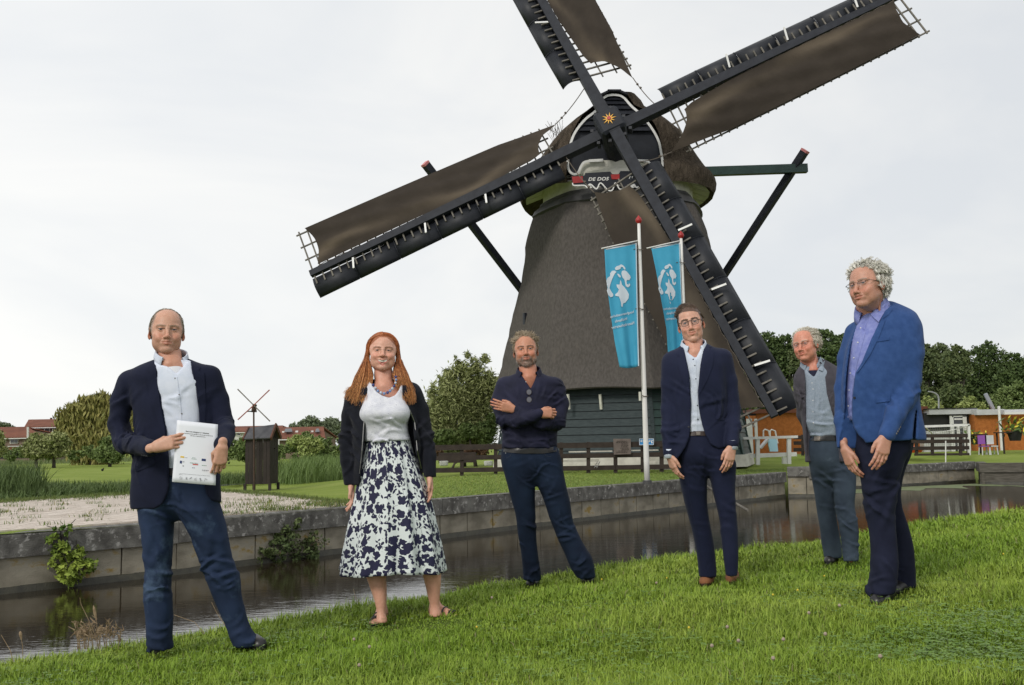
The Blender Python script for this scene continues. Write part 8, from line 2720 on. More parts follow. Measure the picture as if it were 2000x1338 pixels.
# ============ person 3: bearded man, arms crossed
def person_three():
 p = Person([(1032, 1150), (1150, 1145)], 'bearded man with tousled grey hair in dark navy shirt with his arms crossed')
 Y0 = p.Y0
 def mask(q):
  x, y, z = q[:, 0], q[:, 1], q[:, 2]; ax = np.abs(x)
  hl = .078 - .35 * np.maximum(ax - .03, 0) + .008 * np.cos(x * 60)
  top = sstep(hl - .005, hl + .005, z)
  side = sstep(.056, .063, ax) * sstep(-.050, -.040, y) * sstep(-.018, -.008, z)
  back = sstep(.02, .04, y) * sstep(-.07, -.05, z)
  return np.clip(np.maximum.reduce([top, side, back]), 0, 1)
 def bmask(V):
  x, y, z = V[:, 0], V[:, 1], V[:, 2]; ax = np.abs(x)
  jaw = sstep(-.050 - .0 * ax, -.066, z + .25 * np.maximum(ax - .035, 0)) * sstep(.06, .03, y + .0)
  chin = np.exp(-((x / .030) ** 2 + ((z + .092) / .022) ** 2) ** 2) * (y < -.04)
  mou = ((np.abs(z + .0525 - .0055 * 0 + .25 * np.maximum(ax - .012, 0)) < .0055) & (ax < .034) & (y < -.082)).astype(float)
  sb = sstep(.054, .062, ax) * (z < .005) * (z > -.09) * (y < .0)
  return np.clip(np.maximum.reduce([jaw * .75, chin, mou * .9, sb * .5]), 0, .95)
 P = dict(skin=(0.550, 0.261, 0.166), brow=(.13, .075, .05), brow_w=.6, mask=mask, hair=(.26, .20, .14), scalp=.7, smile=.85, jaw=1.04, nose=1.02, eye=.0, lines=1, beard=(.20, .17, .145), beard_mask=bmask, gaze=(0, 0))
 p.head(1026.5, 681.5, .0, P, yaw=.0, pitch=-.08, roll=-.06, scale=1.12, neck=((1031, 722, .0, .060), (1033, 738, -.01, .066)), chest=(.14, .07))
 sh = [(726, 1013, 1052, .03, .065), (734, 998, 1066, .03, .09), (742, 984, 1084, .02, .108), (760, 979, 1092, .01, .125), (790, 978, 1093, .0, .135), (820, 980, 1091, 0, .135), (850, 981, 1089, 0, .13), (876, 979, 1089, 0, .13)]
 A = [(986, 752, .03, .062), (975, 785, .01, .060), (984, 818, -.08, .054), (1012, 822, -.19, .050), (1040, 813, -.235, .042), (1053, 808, -.24, .036)]
 B = [(1083, 754, .03, .062), (1095, 790, .01, .060), (1089, 826, -.07, .054), (1060, 827, -.165, .048), (1030, 812, -.175, .040), (1008, 800, -.15, .035)]
 def ex(V): pass
 cut = [([(1014, 700), (1016, 728), (1027, 745), (1036.5, 759), (1044, 744), (1050, 726), (1052, 700)], None, -.02, -.12), ([(1005, 700), (1060, 700), (1054, 730), (1014, 730)], None, None, 0)]
 p.cloth('shirt', NSHIRT, .0065, [sh], [A, B], rumple=.0022, rf=(12, 10, 7), seed=51, k=.014, cuts=cut,
   folds=[(985, 822, -.08, (1, .2, .5), .038, (.08, .1, .08), .009), (1088, 828, -.08, (-1, .2, .6), .038, (.08, .1, .08), .009), (1010, 770, -.12, (.8, 0, .7), .05, (.09, .08, .09), .006), (1070, 765, -.12, (-.8, 0, .7), .05, (.09, .08, .09), .006),
                   (1000, 860, -.12, (.5, 0, .8), .05, (.1, .08, .06), .007), (1060, 858, -.12, (-.2, 0, 1), .04, (.14, .08, .06), .006), (1020, 820, -.2, (.3, 0, 1), .035, (.09, .09, .04), .005), (1098, 765, 0, (.3, 0, 1), .05, (.06, .08, .1), .006)])
 bs = p.bvh('shirt'); shirt = [o for o in p.root.children if o.name.startswith('shirt')][0]
 p.collar(NSHIRT, shirt, p.w(1033, 733, .012), .080, .078, gap=.62, tilt=.35, up=.036, fall=.038, point=.046, spread=.026)
 p.piece('placket', bs, [(1033, 760), (1040, 758), (1042, 790), (1035, 792)], NSHIRT, shirt, off=.003, thick=.004)
 for x, y in ((1022, 737), (1027, 746)): p.button(bs, x, y, BTN_W, shirt, .004)
 # sunglasses hung on the placket
 mb = MB(); q, n_, d_ = p.hit(bs, 1034, 758); q = q + np.array([0, -.016, 0])
 pts = [q + np.array([.003 * i * 0, 0, 0]) for i in range(1)]
 C1 = q + np.array([-.004, -.004, -.030]); C2 = q + np.array([-.004, -.006, -.086])
 for c in (C1, C2): mb.tube([c + np.array([.0185 * math.cos(a), -.004, .0205 * math.sin(a)]) for a in np.linspace(0, 6.2832, 21)], .0013, 5, cap=False)
 mb.tube([C1 + np.array([0, -.004, -.0235]), C1 * .5 + C2 * .5 + np.array([.006, -.006, 0]), C2 + np.array([0, -.004, .0235])], .0013, 5)
 mb.tube([C1 + np.array([0, -.002, .022]), q + np.array([0, .006, .010]), q + np.array([.02, .018, -.05])], .0015, 5)
 sg = mb.out('sunglasses', FRAMEM, None, base=q)
 tag(sg, 'sunglasses hanging from the open collar of the navy shirt', 'sunglasses')
 for c in (C1, C2):
  V_ = [c + np.array([0, -.005, 0])] + [c + np.array([.018 * math.cos(a), -.004, .020 * math.sin(a)]) for a in np.linspace(0, 6.2832, 20, endpoint=False)]
  part('lens', V_, [(0, 1 + k, 1 + (k + 1) % 20) for k in range(20)], SUNGL, sg)
 # hands
 wr = p.w(1053, 808, -.245)
 V, F, q = place_hand(wr, (1, .28, .03), (.25, 1, -.15), (0, 0, 1), thumb='rest', scale=.95, each=[(.5, .9, .6)] * 4)
 p.addbody(V, F, paint_hand(q, P['skin']))
 wr = p.w(1004, 800, -.165)
 V, F, q = place_hand(wr, (-1, -.1, .28), (.1, 1, .1), (0, 0, 1), thumb='rest', scale=.92, each=[(.15, .25, .15), (.12, .2, .15), (.12, .2, .15), (.1, .25, .2)], spread=.05)
 p.addbody(V, F, paint_hand(q, P['skin']))
 # jeans
 gl, gr = G(1035, 1148)[1], G(1150, 1140)[1]
 Lg = rows_leg([(878, 981, 1040), (896, 979, 1042), (920, 984, 1044), (944, 990, 1044), (975, 998, 1045), (1003, 1006, 1046), (1030, 1010, 1047), (1047, 1012, 1048), (1075, 1017, 1050), (1099, 1020, 1053), (1118, 1021, 1056), (1133, 1021, 1057)], gl, Y0, 0)
 Rg = rows_leg([(878, 1035, 1088), (896, 1037, 1094), (920, 1043, 1100), (945, 1049, 1105), (975, 1061, 1112), (1003, 1070, 1117), (1025, 1078, 1122), (1050, 1088, 1133), (1070, 1097, 1144), (1090, 1106, 1156), (1110, 1115, 1161), (1129, 1127, 1163)], gr, Y0, 0)
 pel = [(872, 983, 1087, 0, .12), (900, 980, 1094, 0, .115), (918, 987, 1094, 0, .10), (932, 1005, 1082, 0, .07), (943, 1028, 1062, 0, .035), (950, 1040, 1050, 0, .012)]
 p.cloth('jeans', DENIM2, .0075, [Lg, Rg, pel], rumple=.002, rf=(12, 10, 8), seed=58,
   folds=[(1030, 1035, -.08, (.5, 0, 1), .045, (.09, .1, .09), .010), (1102, 1035, -.08, (-.2, 0, 1), .045, (.09, .1, .09), .012), (1040, 1120, -.05, (.1, 0, 1), .04, (.09, .1, .07), .009), (1140, 1110, -.05, (-.3, 0, 1), .045, (.1, .1, .08), .010), (1045, 925, -.1, (.4, 0, 1), .04, (.12, .1, .06), .006), (1075, 960, -.1, (-.6, 0, 1), .05, (.09, .1, .08), .006)])
 bj = p.bvh('jeans')
 belt(p, bj, [(983, 873), (1020, 876), (1060, 876), (1087, 872), (1087, 882), (1060, 886), (1020, 886), (983, 883)], BLKLEA, (1038, 880, 6, 5), BLKLEA)
 jn = [o for o in p.root.children if o.name.startswith('jeans')][0]
 SEAM = mat('denim_seam', rgb(.035, .045, .07), rough=.9)
 for pl in ([(981, 895), (990, 894.5), (996, 891), (1000, 884)], [(1062, 884), (1066, 890), (1075, 892), (1092, 892)]):
  pts = [p.hit(bj, *q) for q in pl]
  mb = MB(); mb.tube([q[0] - q[2] * .001 for q in pts if q[0] is not None], .0014, 4); mb.out('pocket_seam', SEAM, jn)
 p.button(bj, 988, 885, STEEL, jn, .004, 'rivet'); p.button(bj, 1001, 880, STEEL, jn, .004, 'rivet')
 p.shoe((1048, 1138), (1030, 1153), BLKLEA, SOLE, BLKLEA)
 p.shoe((1140, 1133), (1162, 1149), BLKLEA, SOLE, BTN_W)
 p.limbs([A, B, [(1033, 755, .03, .10), (1034, 860, .02, .12), (1038, 920, .02, .12)], [(1012, 910, .02, .09), (1030, 1025, .03, .065), (1038, 1130, gl - Y0, .05)], [(1066, 910, .02, .09), (1100, 1025, .03, .065), (1142, 1125, gr - Y0, .05)]])
 p.finish_body()
 r = RNG; rt, nn = scalp_roots(mask, 2300, r)
 def comb(q):
  a = np.sin(q[:, 0] * 90 + q[:, 1] * 60); b = np.cos(q[:, 1] * 80 - q[:, 0] * 50)
  up = (q[:, 2] > .06)
  return np.stack([q[:, 0] * 5 + .7 * a, .2 * b - .15 * up + .3, .55 * up - .35 * (~up)], 1)
 ph = clumped(grow(rt[:1100], nn[:1100], np.where(rt[:1100, 2] > .06, r.uniform(.022, .046, 1100), r.uniform(.012, .022, 1100)), 5, comb, .35, .22, .25, r, curl=.003, curl_n=.8), 4, .0030, r)
 p.hair('hair', H_SAND, ph, r.uniform(.0008, .0012, len(ph)))
 # beard bristles
 Vb = p.bV[0]
 hv = (Vb - p.ho) @ p.hR / p.hs
 bm = bmask(hv); sel = np.where(bm > .55)[0]; sel = r.choice(sel, min(1100, len(sel)), False)
 q0 = hv[sel]; dd = q0 - np.array([0, -.01, -.04]); dd /= np.linalg.norm(dd, axis=1, keepdims=True); dd[:, 2] -= .7; dd += r.normal(size=dd.shape) * .25
 dd /= np.linalg.norm(dd, axis=1, keepdims=True); ln = r.uniform(.005, .010, (len(sel), 1))
 Pp = np.stack([q0 - dd * .001, q0 + dd * ln * .5, q0 + dd * ln + np.array([0, 0, -.001])], 1)
 p.hair('beard', mat('grey_beard', rgb(.12, .09, .07), rgb(.42, .39, .35), scale=45, rough=.6), Pp, r.uniform(.0006, .0009, len(sel)))
 return p

# ============ person 4: young man with dark spectacles
def person_four():
 p = Person([(1374, 1146), (1430, 1150)], 'young man with dark round glasses in navy suit and open white shirt, tan shoes')
 Y0 = p.Y0
 def mask(q):
  x, y, z = q[:, 0], q[:, 1], q[:, 2]; ax = np.abs(x)
  hl = .057 - .25 * np.maximum(ax - .035, 0) - .10 * x
  top = sstep(hl - .003, hl + .003, z)
  side = sstep(.058, .064, ax) * sstep(-.055, -.048, y) * sstep(-.015, -.005, z)
  back = sstep(.02, .04, y) * sstep(-.07, -.05, z)
  return np.clip(np.maximum.reduce([top, side, back]), 0, 1)
 P = dict(skin=(0.640, 0.359, 0.260), brow=(.10, .055, .03), brow_w=.75, mask=mask, hair=(.07, .042, .024), scalp=.9, smile=.6, open=.0, jaw=.95, nose=1.1, eye=.6, wide=.95, long=1.04, gaze=(0, 0))
 p.head(1347.5, 629.5, .0, P, yaw=-.06, pitch=-.02, roll=-.17, scale=1.13, neck=((1354, 667, .0, .056), (1356, 690, -.01, .062)), chest=(.13, .065))
 jk = [(668, 1337, 1373, .03, .055), (678, 1325, 1390, .03, .08), (688, 1311, 1409, .02, .100), (705, 1305, 1417, .01, .118), (740, 1307, 1419, .0, .128), (780, 1311, 1419, 0, .125), (815, 1313, 1419, 0, .120), (850, 1311, 1423, 0, .128), (890, 1307, 1428, 0, .135), (905, 1306, 1430, 0, .135)]
 sh = [(672, 1336, 1374, .02, .066), (684, 1327, 1388, .01, .085), (700, 1322, 1396, .005, .098), (740, 1322, 1400, 0, .104), (790, 1324, 1400, -.0, .102), (846, 1326, 1400, -.0, .096)]
 p.cloth('shirt', WSHIRT2, .007, [sh], rumple=.0012, rf=(14, 8, 6), seed=63,
   cuts=[([(1335, 650), (1337, 672), (1345, 690), (1359, 700), (1365, 688), (1371, 676), (1374, 650)], None, -.02, -.1), ([(1325, 640), (1385, 640), (1377, 674), (1335, 674)], None, None, 0)],
   folds=[(1355, 830, -.12, (.4, 0, 1), .04, (.09, .08, .06), .005), (1356, 760, -.12, (.9, 0, .4), .05, (.08, .08, .12), .004)])
 bs = p.bvh('shirt'); shirt = [o for o in p.root.children if o.name.startswith('shirt')][0]
 p.collar(WSHIRT2, shirt, p.w(1355, 683, .012), .076, .076, gap=.48, tilt=.40, up=.040, fall=.038, point=.030, spread=.017, yaw=-.1)
 p.piece('placket', bs, [(1352, 704), (1359, 702), (1362, 760), (1362, 842), (1355, 842), (1355, 760)], WSHIRT2, shirt, off=.003, thick=.004)
 for x, y in ((1354, 702), (1357, 714), (1359, 740), (1361, 766), (1362, 792), (1363, 819)): p.button(bs, x, y, BTN_D, shirt, .0052)
 A = [(1312, 708, .03, .066), (1309, 750, .03, .062), (1308, 800, .02, .056), (1307, 840, -.01, .050), (1307, 884, -.04, .042)]
 B = [(1411, 700, .03, .066), (1423, 745, .03, .060), (1431, 800, .01, .055), (1431, 830, -.05, .050), (1430, 866, -.12, .044)]
 op = [(1333, 630), (1335, 672), (1337, 685), (1342, 710), (1347, 734), (1350, 790), (1349, 835), (1346, 856), (1338, 875), (1325, 894), (1318, 898), (1318, 1000), (1425, 1000), (1422, 872), (1414, 875), (1402, 876), (1388, 868), (1378, 850), (1372, 832), (1367, 810), (1364, 790), (1363, 764), (1365, 743), (1368, 712), (1373, 685), (1375, 668), (1376, 630)]
 p.cloth('jacket', NAVY2, .0065, [jk], [A, B], rumple=.0018, rf=(9, 8, 5), seed=65, k=.02,
   cuts=[(op, None, 0., -.12), ([(1300, 897), (1440, 877), (1500, 877), (1500, 960), (1300, 960)], .03, None, 0)],
   folds=[(1308, 850, -.02, (.3, 0, 1), .05, (.06, .08, .09), .007), (1432, 830, -.02, (-.4, 0, 1), .045, (.07, .08, .08), .008), (1320, 770, -.1, (1, 0, .3), .06, (.05, .07, .12), .005), (1400, 790, -.1, (1, 0, -.3), .06, (.06, .07, .12), .006), (1340, 850, -.1, (.8, 0, .6), .06, (.07, .07, .08), .004)])
 bj = p.bvh('jacket'); jacket = [o for o in p.root.children if o.name.startswith('jacket')][0]
 p.piece('lapel', bj, [(1334, 674), (1329, 677), (1322, 692), (1328, 697), (1320, 701), (1330, 735), (1342, 762), (1349.5, 782), (1349, 760), (1346, 735), (1341, 710), (1336, 688)], NAVY2, jacket, off=.006)
 p.piece('lapel', bj, [(1375, 668), (1379, 672), (1390, 678), (1386, 684), (1395, 686), (1392, 715), (1380, 745), (1365, 772), (1364, 764), (1366, 743), (1369, 712), (1374, 685)], NAVY2, jacket, off=.006)
 p.piece('pocket_flap', bj, [(1398, 808), (1416, 812), (1415, 822), (1397, 818)], NAVY2, jacket, off=.005)
 p.piece('pocket_flap', bj, [(1321, 828), (1326, 826), (1327, 842), (1321, 843)], NAVY2, jacket, off=.005)
 for x, y in ((1347.5, 801), (1345, 834)): p.button(bj, x, y, BTN_D, jacket, .007)
 for ch, w_ in ((A, p.w(1307, 886, -.045)), (B, p.w(1430.5, 869, -.125))):
  mb = MB(); mb.tube([w_ + np.array([0, 0, .03]), w_ + np.array([0, 0, -.030])], [.036, .035], 20, cap=False); cu = mb.out('cuff', WSHIRT2, p.root, smooth=True)
  md = cu.modifiers.new('cloth', 'SOLIDIFY'); md.thickness = .003
 # trousers
 gl, gr = G(1374, 1142)[1], G(1430, 1146)[1]
 Lg = rows_leg([(852, 1326, 1372, .085), (885, 1324, 1376, .10), (905, 1324, 1380), (947, 1329, 1381), (989, 1339, 1382), (1019, 1347, 1386), (1037, 1352, 1389), (1064, 1358, 1394), (1090, 1362, 1397), (1112, 1364, 1399), (1127, 1365, 1399)], gl, Y0, 0)
 Rg = rows_leg([(852, 1366, 1414, .085), (880, 1372, 1424, .10), (905, 1378, 1437), (924, 1384, 1437), (971, 1394, 1436), (1007, 1403, 1439), (1034, 1407, 1441), (1064, 1410, 1442), (1095, 1414, 1442), (1125, 1418, 1441)], gr, Y0, 0)
 pel = [(842, 1326, 1408, 0, .096), (870, 1324, 1416, 0, .104), (892, 1325, 1428, 0, .10), (908, 1340, 1420, 0, .075), (920, 1362, 1402, 0, .04), (928, 1376, 1390, 0, .012)]
 p.cloth('trousers', NAVY2, .0075, [Lg, Rg, pel], rumple=.0018, rf=(10, 8, 6), seed=68,
   folds=[(1375, 1060, -.08, (.3, 0, 1), .05, (.09, .1, .10), .010), (1385, 1110, -.05, (-.2, 0, 1), .05, (.09, .1, .08), .009), (1385, 915, -.1, (.8, 0, 1), .045, (.13, .1, .07), .006), (1425, 1000, -.1, (.3, 0, 1), .06, (.08, .1, .09), .004), (1350, 985, -.1, (.7, 0, 1), .06, (.08, .1, .12), .006)])
 bt = p.bvh('trousers')
 belt(p, bt, [(1340, 842), (1382, 842), (1382, 851), (1340, 851)], DKBRN, (1364, 846.5, 4, 3.5))
 tr = [o for o in p.root.children if o.name.startswith('trousers')][0]
 for pl in ([(1342, 905), (1345, 960), (1357, 1020), (1368, 1080), (1375, 1128)], [(1408, 895), (1412, 960), (1419, 1030), (1424, 1090), (1429, 1126)]):
  mb = MB(); pts = []
  for k in range(len(pl) - 1):
   for t in np.linspace(0, 1, 6):
    q = p.hit(bt, pl[k][0] + (pl[k + 1][0] - pl[k][0]) * t, pl[k][1] + (pl[k + 1][1] - pl[k][1]) * t)
    if q[0] is not None: pts.append(q[0] + q[2] * .0005)
  mb.tube(pts, .0016, 4); mb.out('crease', NAVY2, tr)
 p.shoe((1388, 1134), (1368, 1152), BRNLEA, SOLEB, DKBRN)
 p.shoe((1431, 1131), (1430, 1154), BRNLEA, SOLEB, DKBRN)
 for wr, f, pal, side in ((p.w(1307, 888, -.045), (.30, -.05, -1), (1, .4, 0), (.2, -1, 0)), (p.w(1430, 872, -.135), (-.28, -.10, -1), (-.25, 1, .1), (-1, -.2, 0))):
  V, F, q = place_hand(wr, f, pal, side, scale=.95, each=[(.15, .3, .2), (.2, .35, .2), (.25, .4, .25), (.3, .4, .3)])
  p.addbody(V, F, paint_hand(q, P['skin']))
  if side[0] < 0:
   pass
 p.limbs([A, B, [(1356, 710, .03, .10), (1360, 830, .02, .11), (1368, 890, .02, .12)], [(1350, 890, .02, .09), (1368, 1020, .03, .06), (1382, 1125, gl - Y0, .05)], [(1405, 890, .02, .09), (1422, 1020, .03, .06), (1430, 1122, gr - Y0, .05)]])
 # wedding ring
 p.finish_body()
 r = RNG; rt, nn = scalp_roots(mask, 2400, r)
 def comb(q):
  up = (q[:, 2] > .055)[:, None]
  a = np.array([[-.45, .75, .32]]); b = np.stack([q[:, 0] * 3, np.full(len(q), .9), np.full(len(q), -.7)], 1)
  return np.where(up, a, b)
 ph = clumped(grow(rt, nn, np.where(rt[:, 2] > .052, r.uniform(.035, .050, len(rt)), r.uniform(.010, .016, len(rt))), 4, comb, .38, .08, .10, r), 2, .002, r)
 p.hair('hair', H_BROWN, ph, r.uniform(.0010, .0015, len(ph)))
 spectacles(p, FRAME, 'round', .0215, .0175, .0018)
 return p

# ============ person 5: white-haired man behind
def person_five():
 p = Person([(1615, 1102), (1662, 1108)], 'white-haired man in grey jacket and worn jeans standing behind the blue blazer')
 Y0 = p.Y0
 def mask(q):
  x, y, z = q[:, 0], q[:, 1], q[:, 2]; ax = np.abs(x)
  hl = .086 - .45 * np.maximum(ax - .032, 0)
  top = sstep(hl - .005, hl + .005, z)
  side = sstep(.056, .064, ax) * sstep(-.046, -.036, y) * sstep(-.025, -.012, z)
  back = sstep(.02, .04, y) * sstep(-.085, -.065, z)
  return np.clip(np.maximum.reduce([top, side, back]), 0, 1)
 P = dict(skin=(0.640, 0.281, 0.193), brow=(.55, .42, .33), brow_w=.5, mask=mask, hair=(.60, .56, .47), scalp=.8, smile=.6, jaw=.97, nose=1.15, eye=.1, lines=1, gaze=(.3, 0))
 P['eye'] = -.5
 p.head(1563.5, 672.5, .0, P, yaw=-.42, pitch=.0, roll=-.16, scale=1.10, neck=((1580, 706, .02, .058), (1587, 724, .02, .064)), chest=(.12, .06), cc=(1602, 752, .03))
 jk = [(704, 1572, 1612, .05, .06), (714, 1562, 1628, .05, .09), (728, 1556, 1642, .04, .108), (745, 1555, 1650, .03, .122), (780, 1560, 1654, .02, .128), (820, 1566, 1656, .02, .13), (860, 1570, 1658, .01, .135), (900, 1573, 1660, 0, .14), (925, 1573, 1660, 0, .14)]
 sh = [(712, 1572, 1606, .03, .068), (722, 1567, 1620, .02, .09), (745, 1566, 1632, .01, .104), (790, 1569, 1638, .0, .110), (830, 1573, 1640, -.0, .110), (853, 1582, 1640, 0, .102)]
 p.cloth('shirt', CHAM, .007, [sh], rumple=.0022, rf=(14, 10, 9), seed=73,
   cuts=[([(1566, 700), (1570, 714), (1580, 728), (1590, 737), (1596, 725), (1602, 712), (1604, 700)], None, -.03, -.1), ([(1560, 690), (1616, 690), (1606, 713), (1570, 716)], None, None, 0)],
   folds=[(1600, 790, -.12, (-.6, 0, 1), .045, (.10, .08, .12), .007), (1605, 835, -.12, (.3, 0, 1), .04, (.10, .08, .07), .007)])
 bs = p.bvh('shirt'); shirt = [o for o in p.root.children if o.name.startswith('shirt')][0]
 p.collar(CHAM, shirt, p.w(1588, 719, .035), .080, .078, gap=.55, tilt=.42, up=.040, fall=.040, point=.042, spread=.016, yaw=-.30)
 p.piece('collar_leaf', bs, [(1603, 696), (1606, 704), (1608.5, 719), (1606.5, 725), (1599, 722), (1592, 718), (1597, 708)], CHAM, shirt, off=.014, step=3, thick=.012)
 p.cloth('undershirt', NSHIRT, .006, [[(724, 1574, 1602, .0, .055), (732, 1574, 1604, -.005, .062), (745, 1576, 1604, -.01, .066)]], rumple=0)
 p.piece('placket', bs, [(1585, 742), (1592, 740), (1590, 800), (1592, 848), (1585, 848), (1584, 800)], CHAM, shirt, off=.003, thick=.004)
 for x, y in ((1586, 748), (1588, 760), (1588, 782), (1588, 804), (1589, 826)): p.button(bs, x, y, BTN_W, shirt, .0048)
 A = [(1567, 742, .05, .058), (1566, 772, .08, .055), (1569, 810, .12, .050), (1585, 845, .17, .045)]
 B = [(1642, 732, .05, .060), (1652, 775, .06, .055), (1655, 815, .10, .050), (1640, 850, .17, .045)]
 op = [(1566, 680), (1570, 716), (1573, 732), (1574, 785), (1575.5, 846), (1576, 870), (1576, 1000), (1650, 1000), (1640, 905), (1637, 870), (1634, 849), (1628, 816), (1614, 768), (1609, 722), (1607, 700), (1608, 680)]
 p.cloth('jacket', GREYJ, .0065, [jk], [A, B], rumple=.0022, rf=(10, 8, 6), seed=75, k=.02,
   cuts=[(op, None, .0, -.12), ([(1500, 903), (1700, 903), (1700, 980), (1500, 980)], None, None, 0)],
   folds=[(1566, 780, -.02, (.8, 0, .6), .05, (.05, .08, .12), .006), (1635, 790, -.1, (1, 0, -.3), .05, (.05, .07, .12), .006)])
 bj = p.bvh('jacket'); jacket = [o for o in p.root.children if o.name.startswith('jacket')][0]
 p.piece('lapel', bj, [(1609, 702), (1614, 706), (1622, 716), (1619, 720), (1626, 722), (1629, 760), (1632, 810), (1627, 812), (1615, 768), (1610, 722)], GREYJ, jacket, off=.006)
 p.piece('lapel', bj, [(1571, 722), (1565, 726), (1562, 740), (1566, 790), (1572, 812), (1573.5, 785), (1572.5, 735)], GREYJ, jacket, off=.006)
 gl, gr = G(1618, 1100)[1], G(1660, 1106)[1]
 Lg = rows_leg([(858, 1580, 1622), (890, 1579, 1622), (925, 1584, 1624), (960, 1590, 1628), (988, 1594, 1631), (1016, 1599, 1634), (1040, 1603, 1638), (1062, 1605, 1642), (1080, 1608, 1644), (1090, 1609, 1644)], gl, Y0, 0)
 Rg = rows_leg([(858, 1616, 1650), (890, 1618, 1664), (925, 1624, 1671), (960, 1628, 1671), (988, 1631, 1669), (1016, 1636, 1674), (1039, 1641, 1676), (1065, 1644, 1676), (1086, 1646, 1677), (1096, 1647, 1677)], gr, Y0, 0)
 pel = [(850, 1584, 1640, 0, .10), (880, 1580, 1656, 0, .105), (905, 1586, 1660, 0, .095), (925, 1600, 1652, 0, .065), (940, 1616, 1640, 0, .03), (946, 1624, 1632, 0, .012)]
 p.cloth('jeans', DENIM3, .0075, [Lg, Rg, pel], rumple=.002, rf=(12, 10, 8), seed=78,
   folds=[(1612, 1010, -.08, (.4, 0, 1), .045, (.08, .1, .10), .010), (1655, 1015, -.08, (.2, 0, 1), .045, (.08, .1, .10), .012), (1625, 1080, -.05, (.1, 0, 1), .04, (.08, .1, .06), .008), (1660, 1080, -.05, (-.2, 0, 1), .04, (.08, .1, .06), .008), (1628, 930, -.1, (.6, 0, 1), .04, (.1, .1, .08), .007)])
 bt = p.bvh('jeans')
 belt(p, bt, [(1583, 850), (1642, 850), (1642, 861), (1583, 861)], BLKLEA, (1596, 856, 6, 5))
 p.shoe((1632, 1094), (1610, 1108), BLKLEA, SOLE, BLKLEA)
 p.shoe((1660, 1092), (1660, 1112), BLKLEA, SOLE, BLKLEA)
 for wr, sx in ((p.w(1588, 848, .18), 1), (p.w(1640, 853, .18), -1)):
  V, F, q = place_hand(wr, (sx, .1, -.35), (0, 1, 0), (0, 0, 1), scale=.92, curl=(.4, .6, .4)); p.addbody(V, F, paint_hand(q, P['skin']))
 p.limbs([A, B, [(1592, 740, .04, .10), (1606, 850, .02, .11), (1620, 900, .02, .11)], [(1605, 890, .02, .09), (1618, 1000, .03, .06), (1626, 1090, gl - Y0, .045)], [(1645, 890, .02, .08), (1655, 1000, .03, .06), (1662, 1094, gr - Y0, .045)]])
 p.finish_body()
 r = RNG; rt, nn = scalp_roots(mask, 2400, r)
 def comb(q):
  a = np.sin(q[:, 2] * 120 + q[:, 1] * 40)
  return np.stack([q[:, 0] * 13 + .2 * a, .75 + .2 * a, .25 - 1.0 * (np.abs(q[:, 0]) > .05) * (q[:, 2] < .06)], 1)
 ph = clumped(grow(rt[:1000], nn[:1000], r.uniform(.026, .046, 1000), 5, comb, .5, .16, .14, r, curl=.003, curl_n=1.0), 4, .0030, r)
 p.hair('hair', H_WHITE, ph, r.uniform(.0010, .0015, len(ph)))
 spectacles(p, FRAMEM, 'thin', .0205, .0135, .0007)
 return p

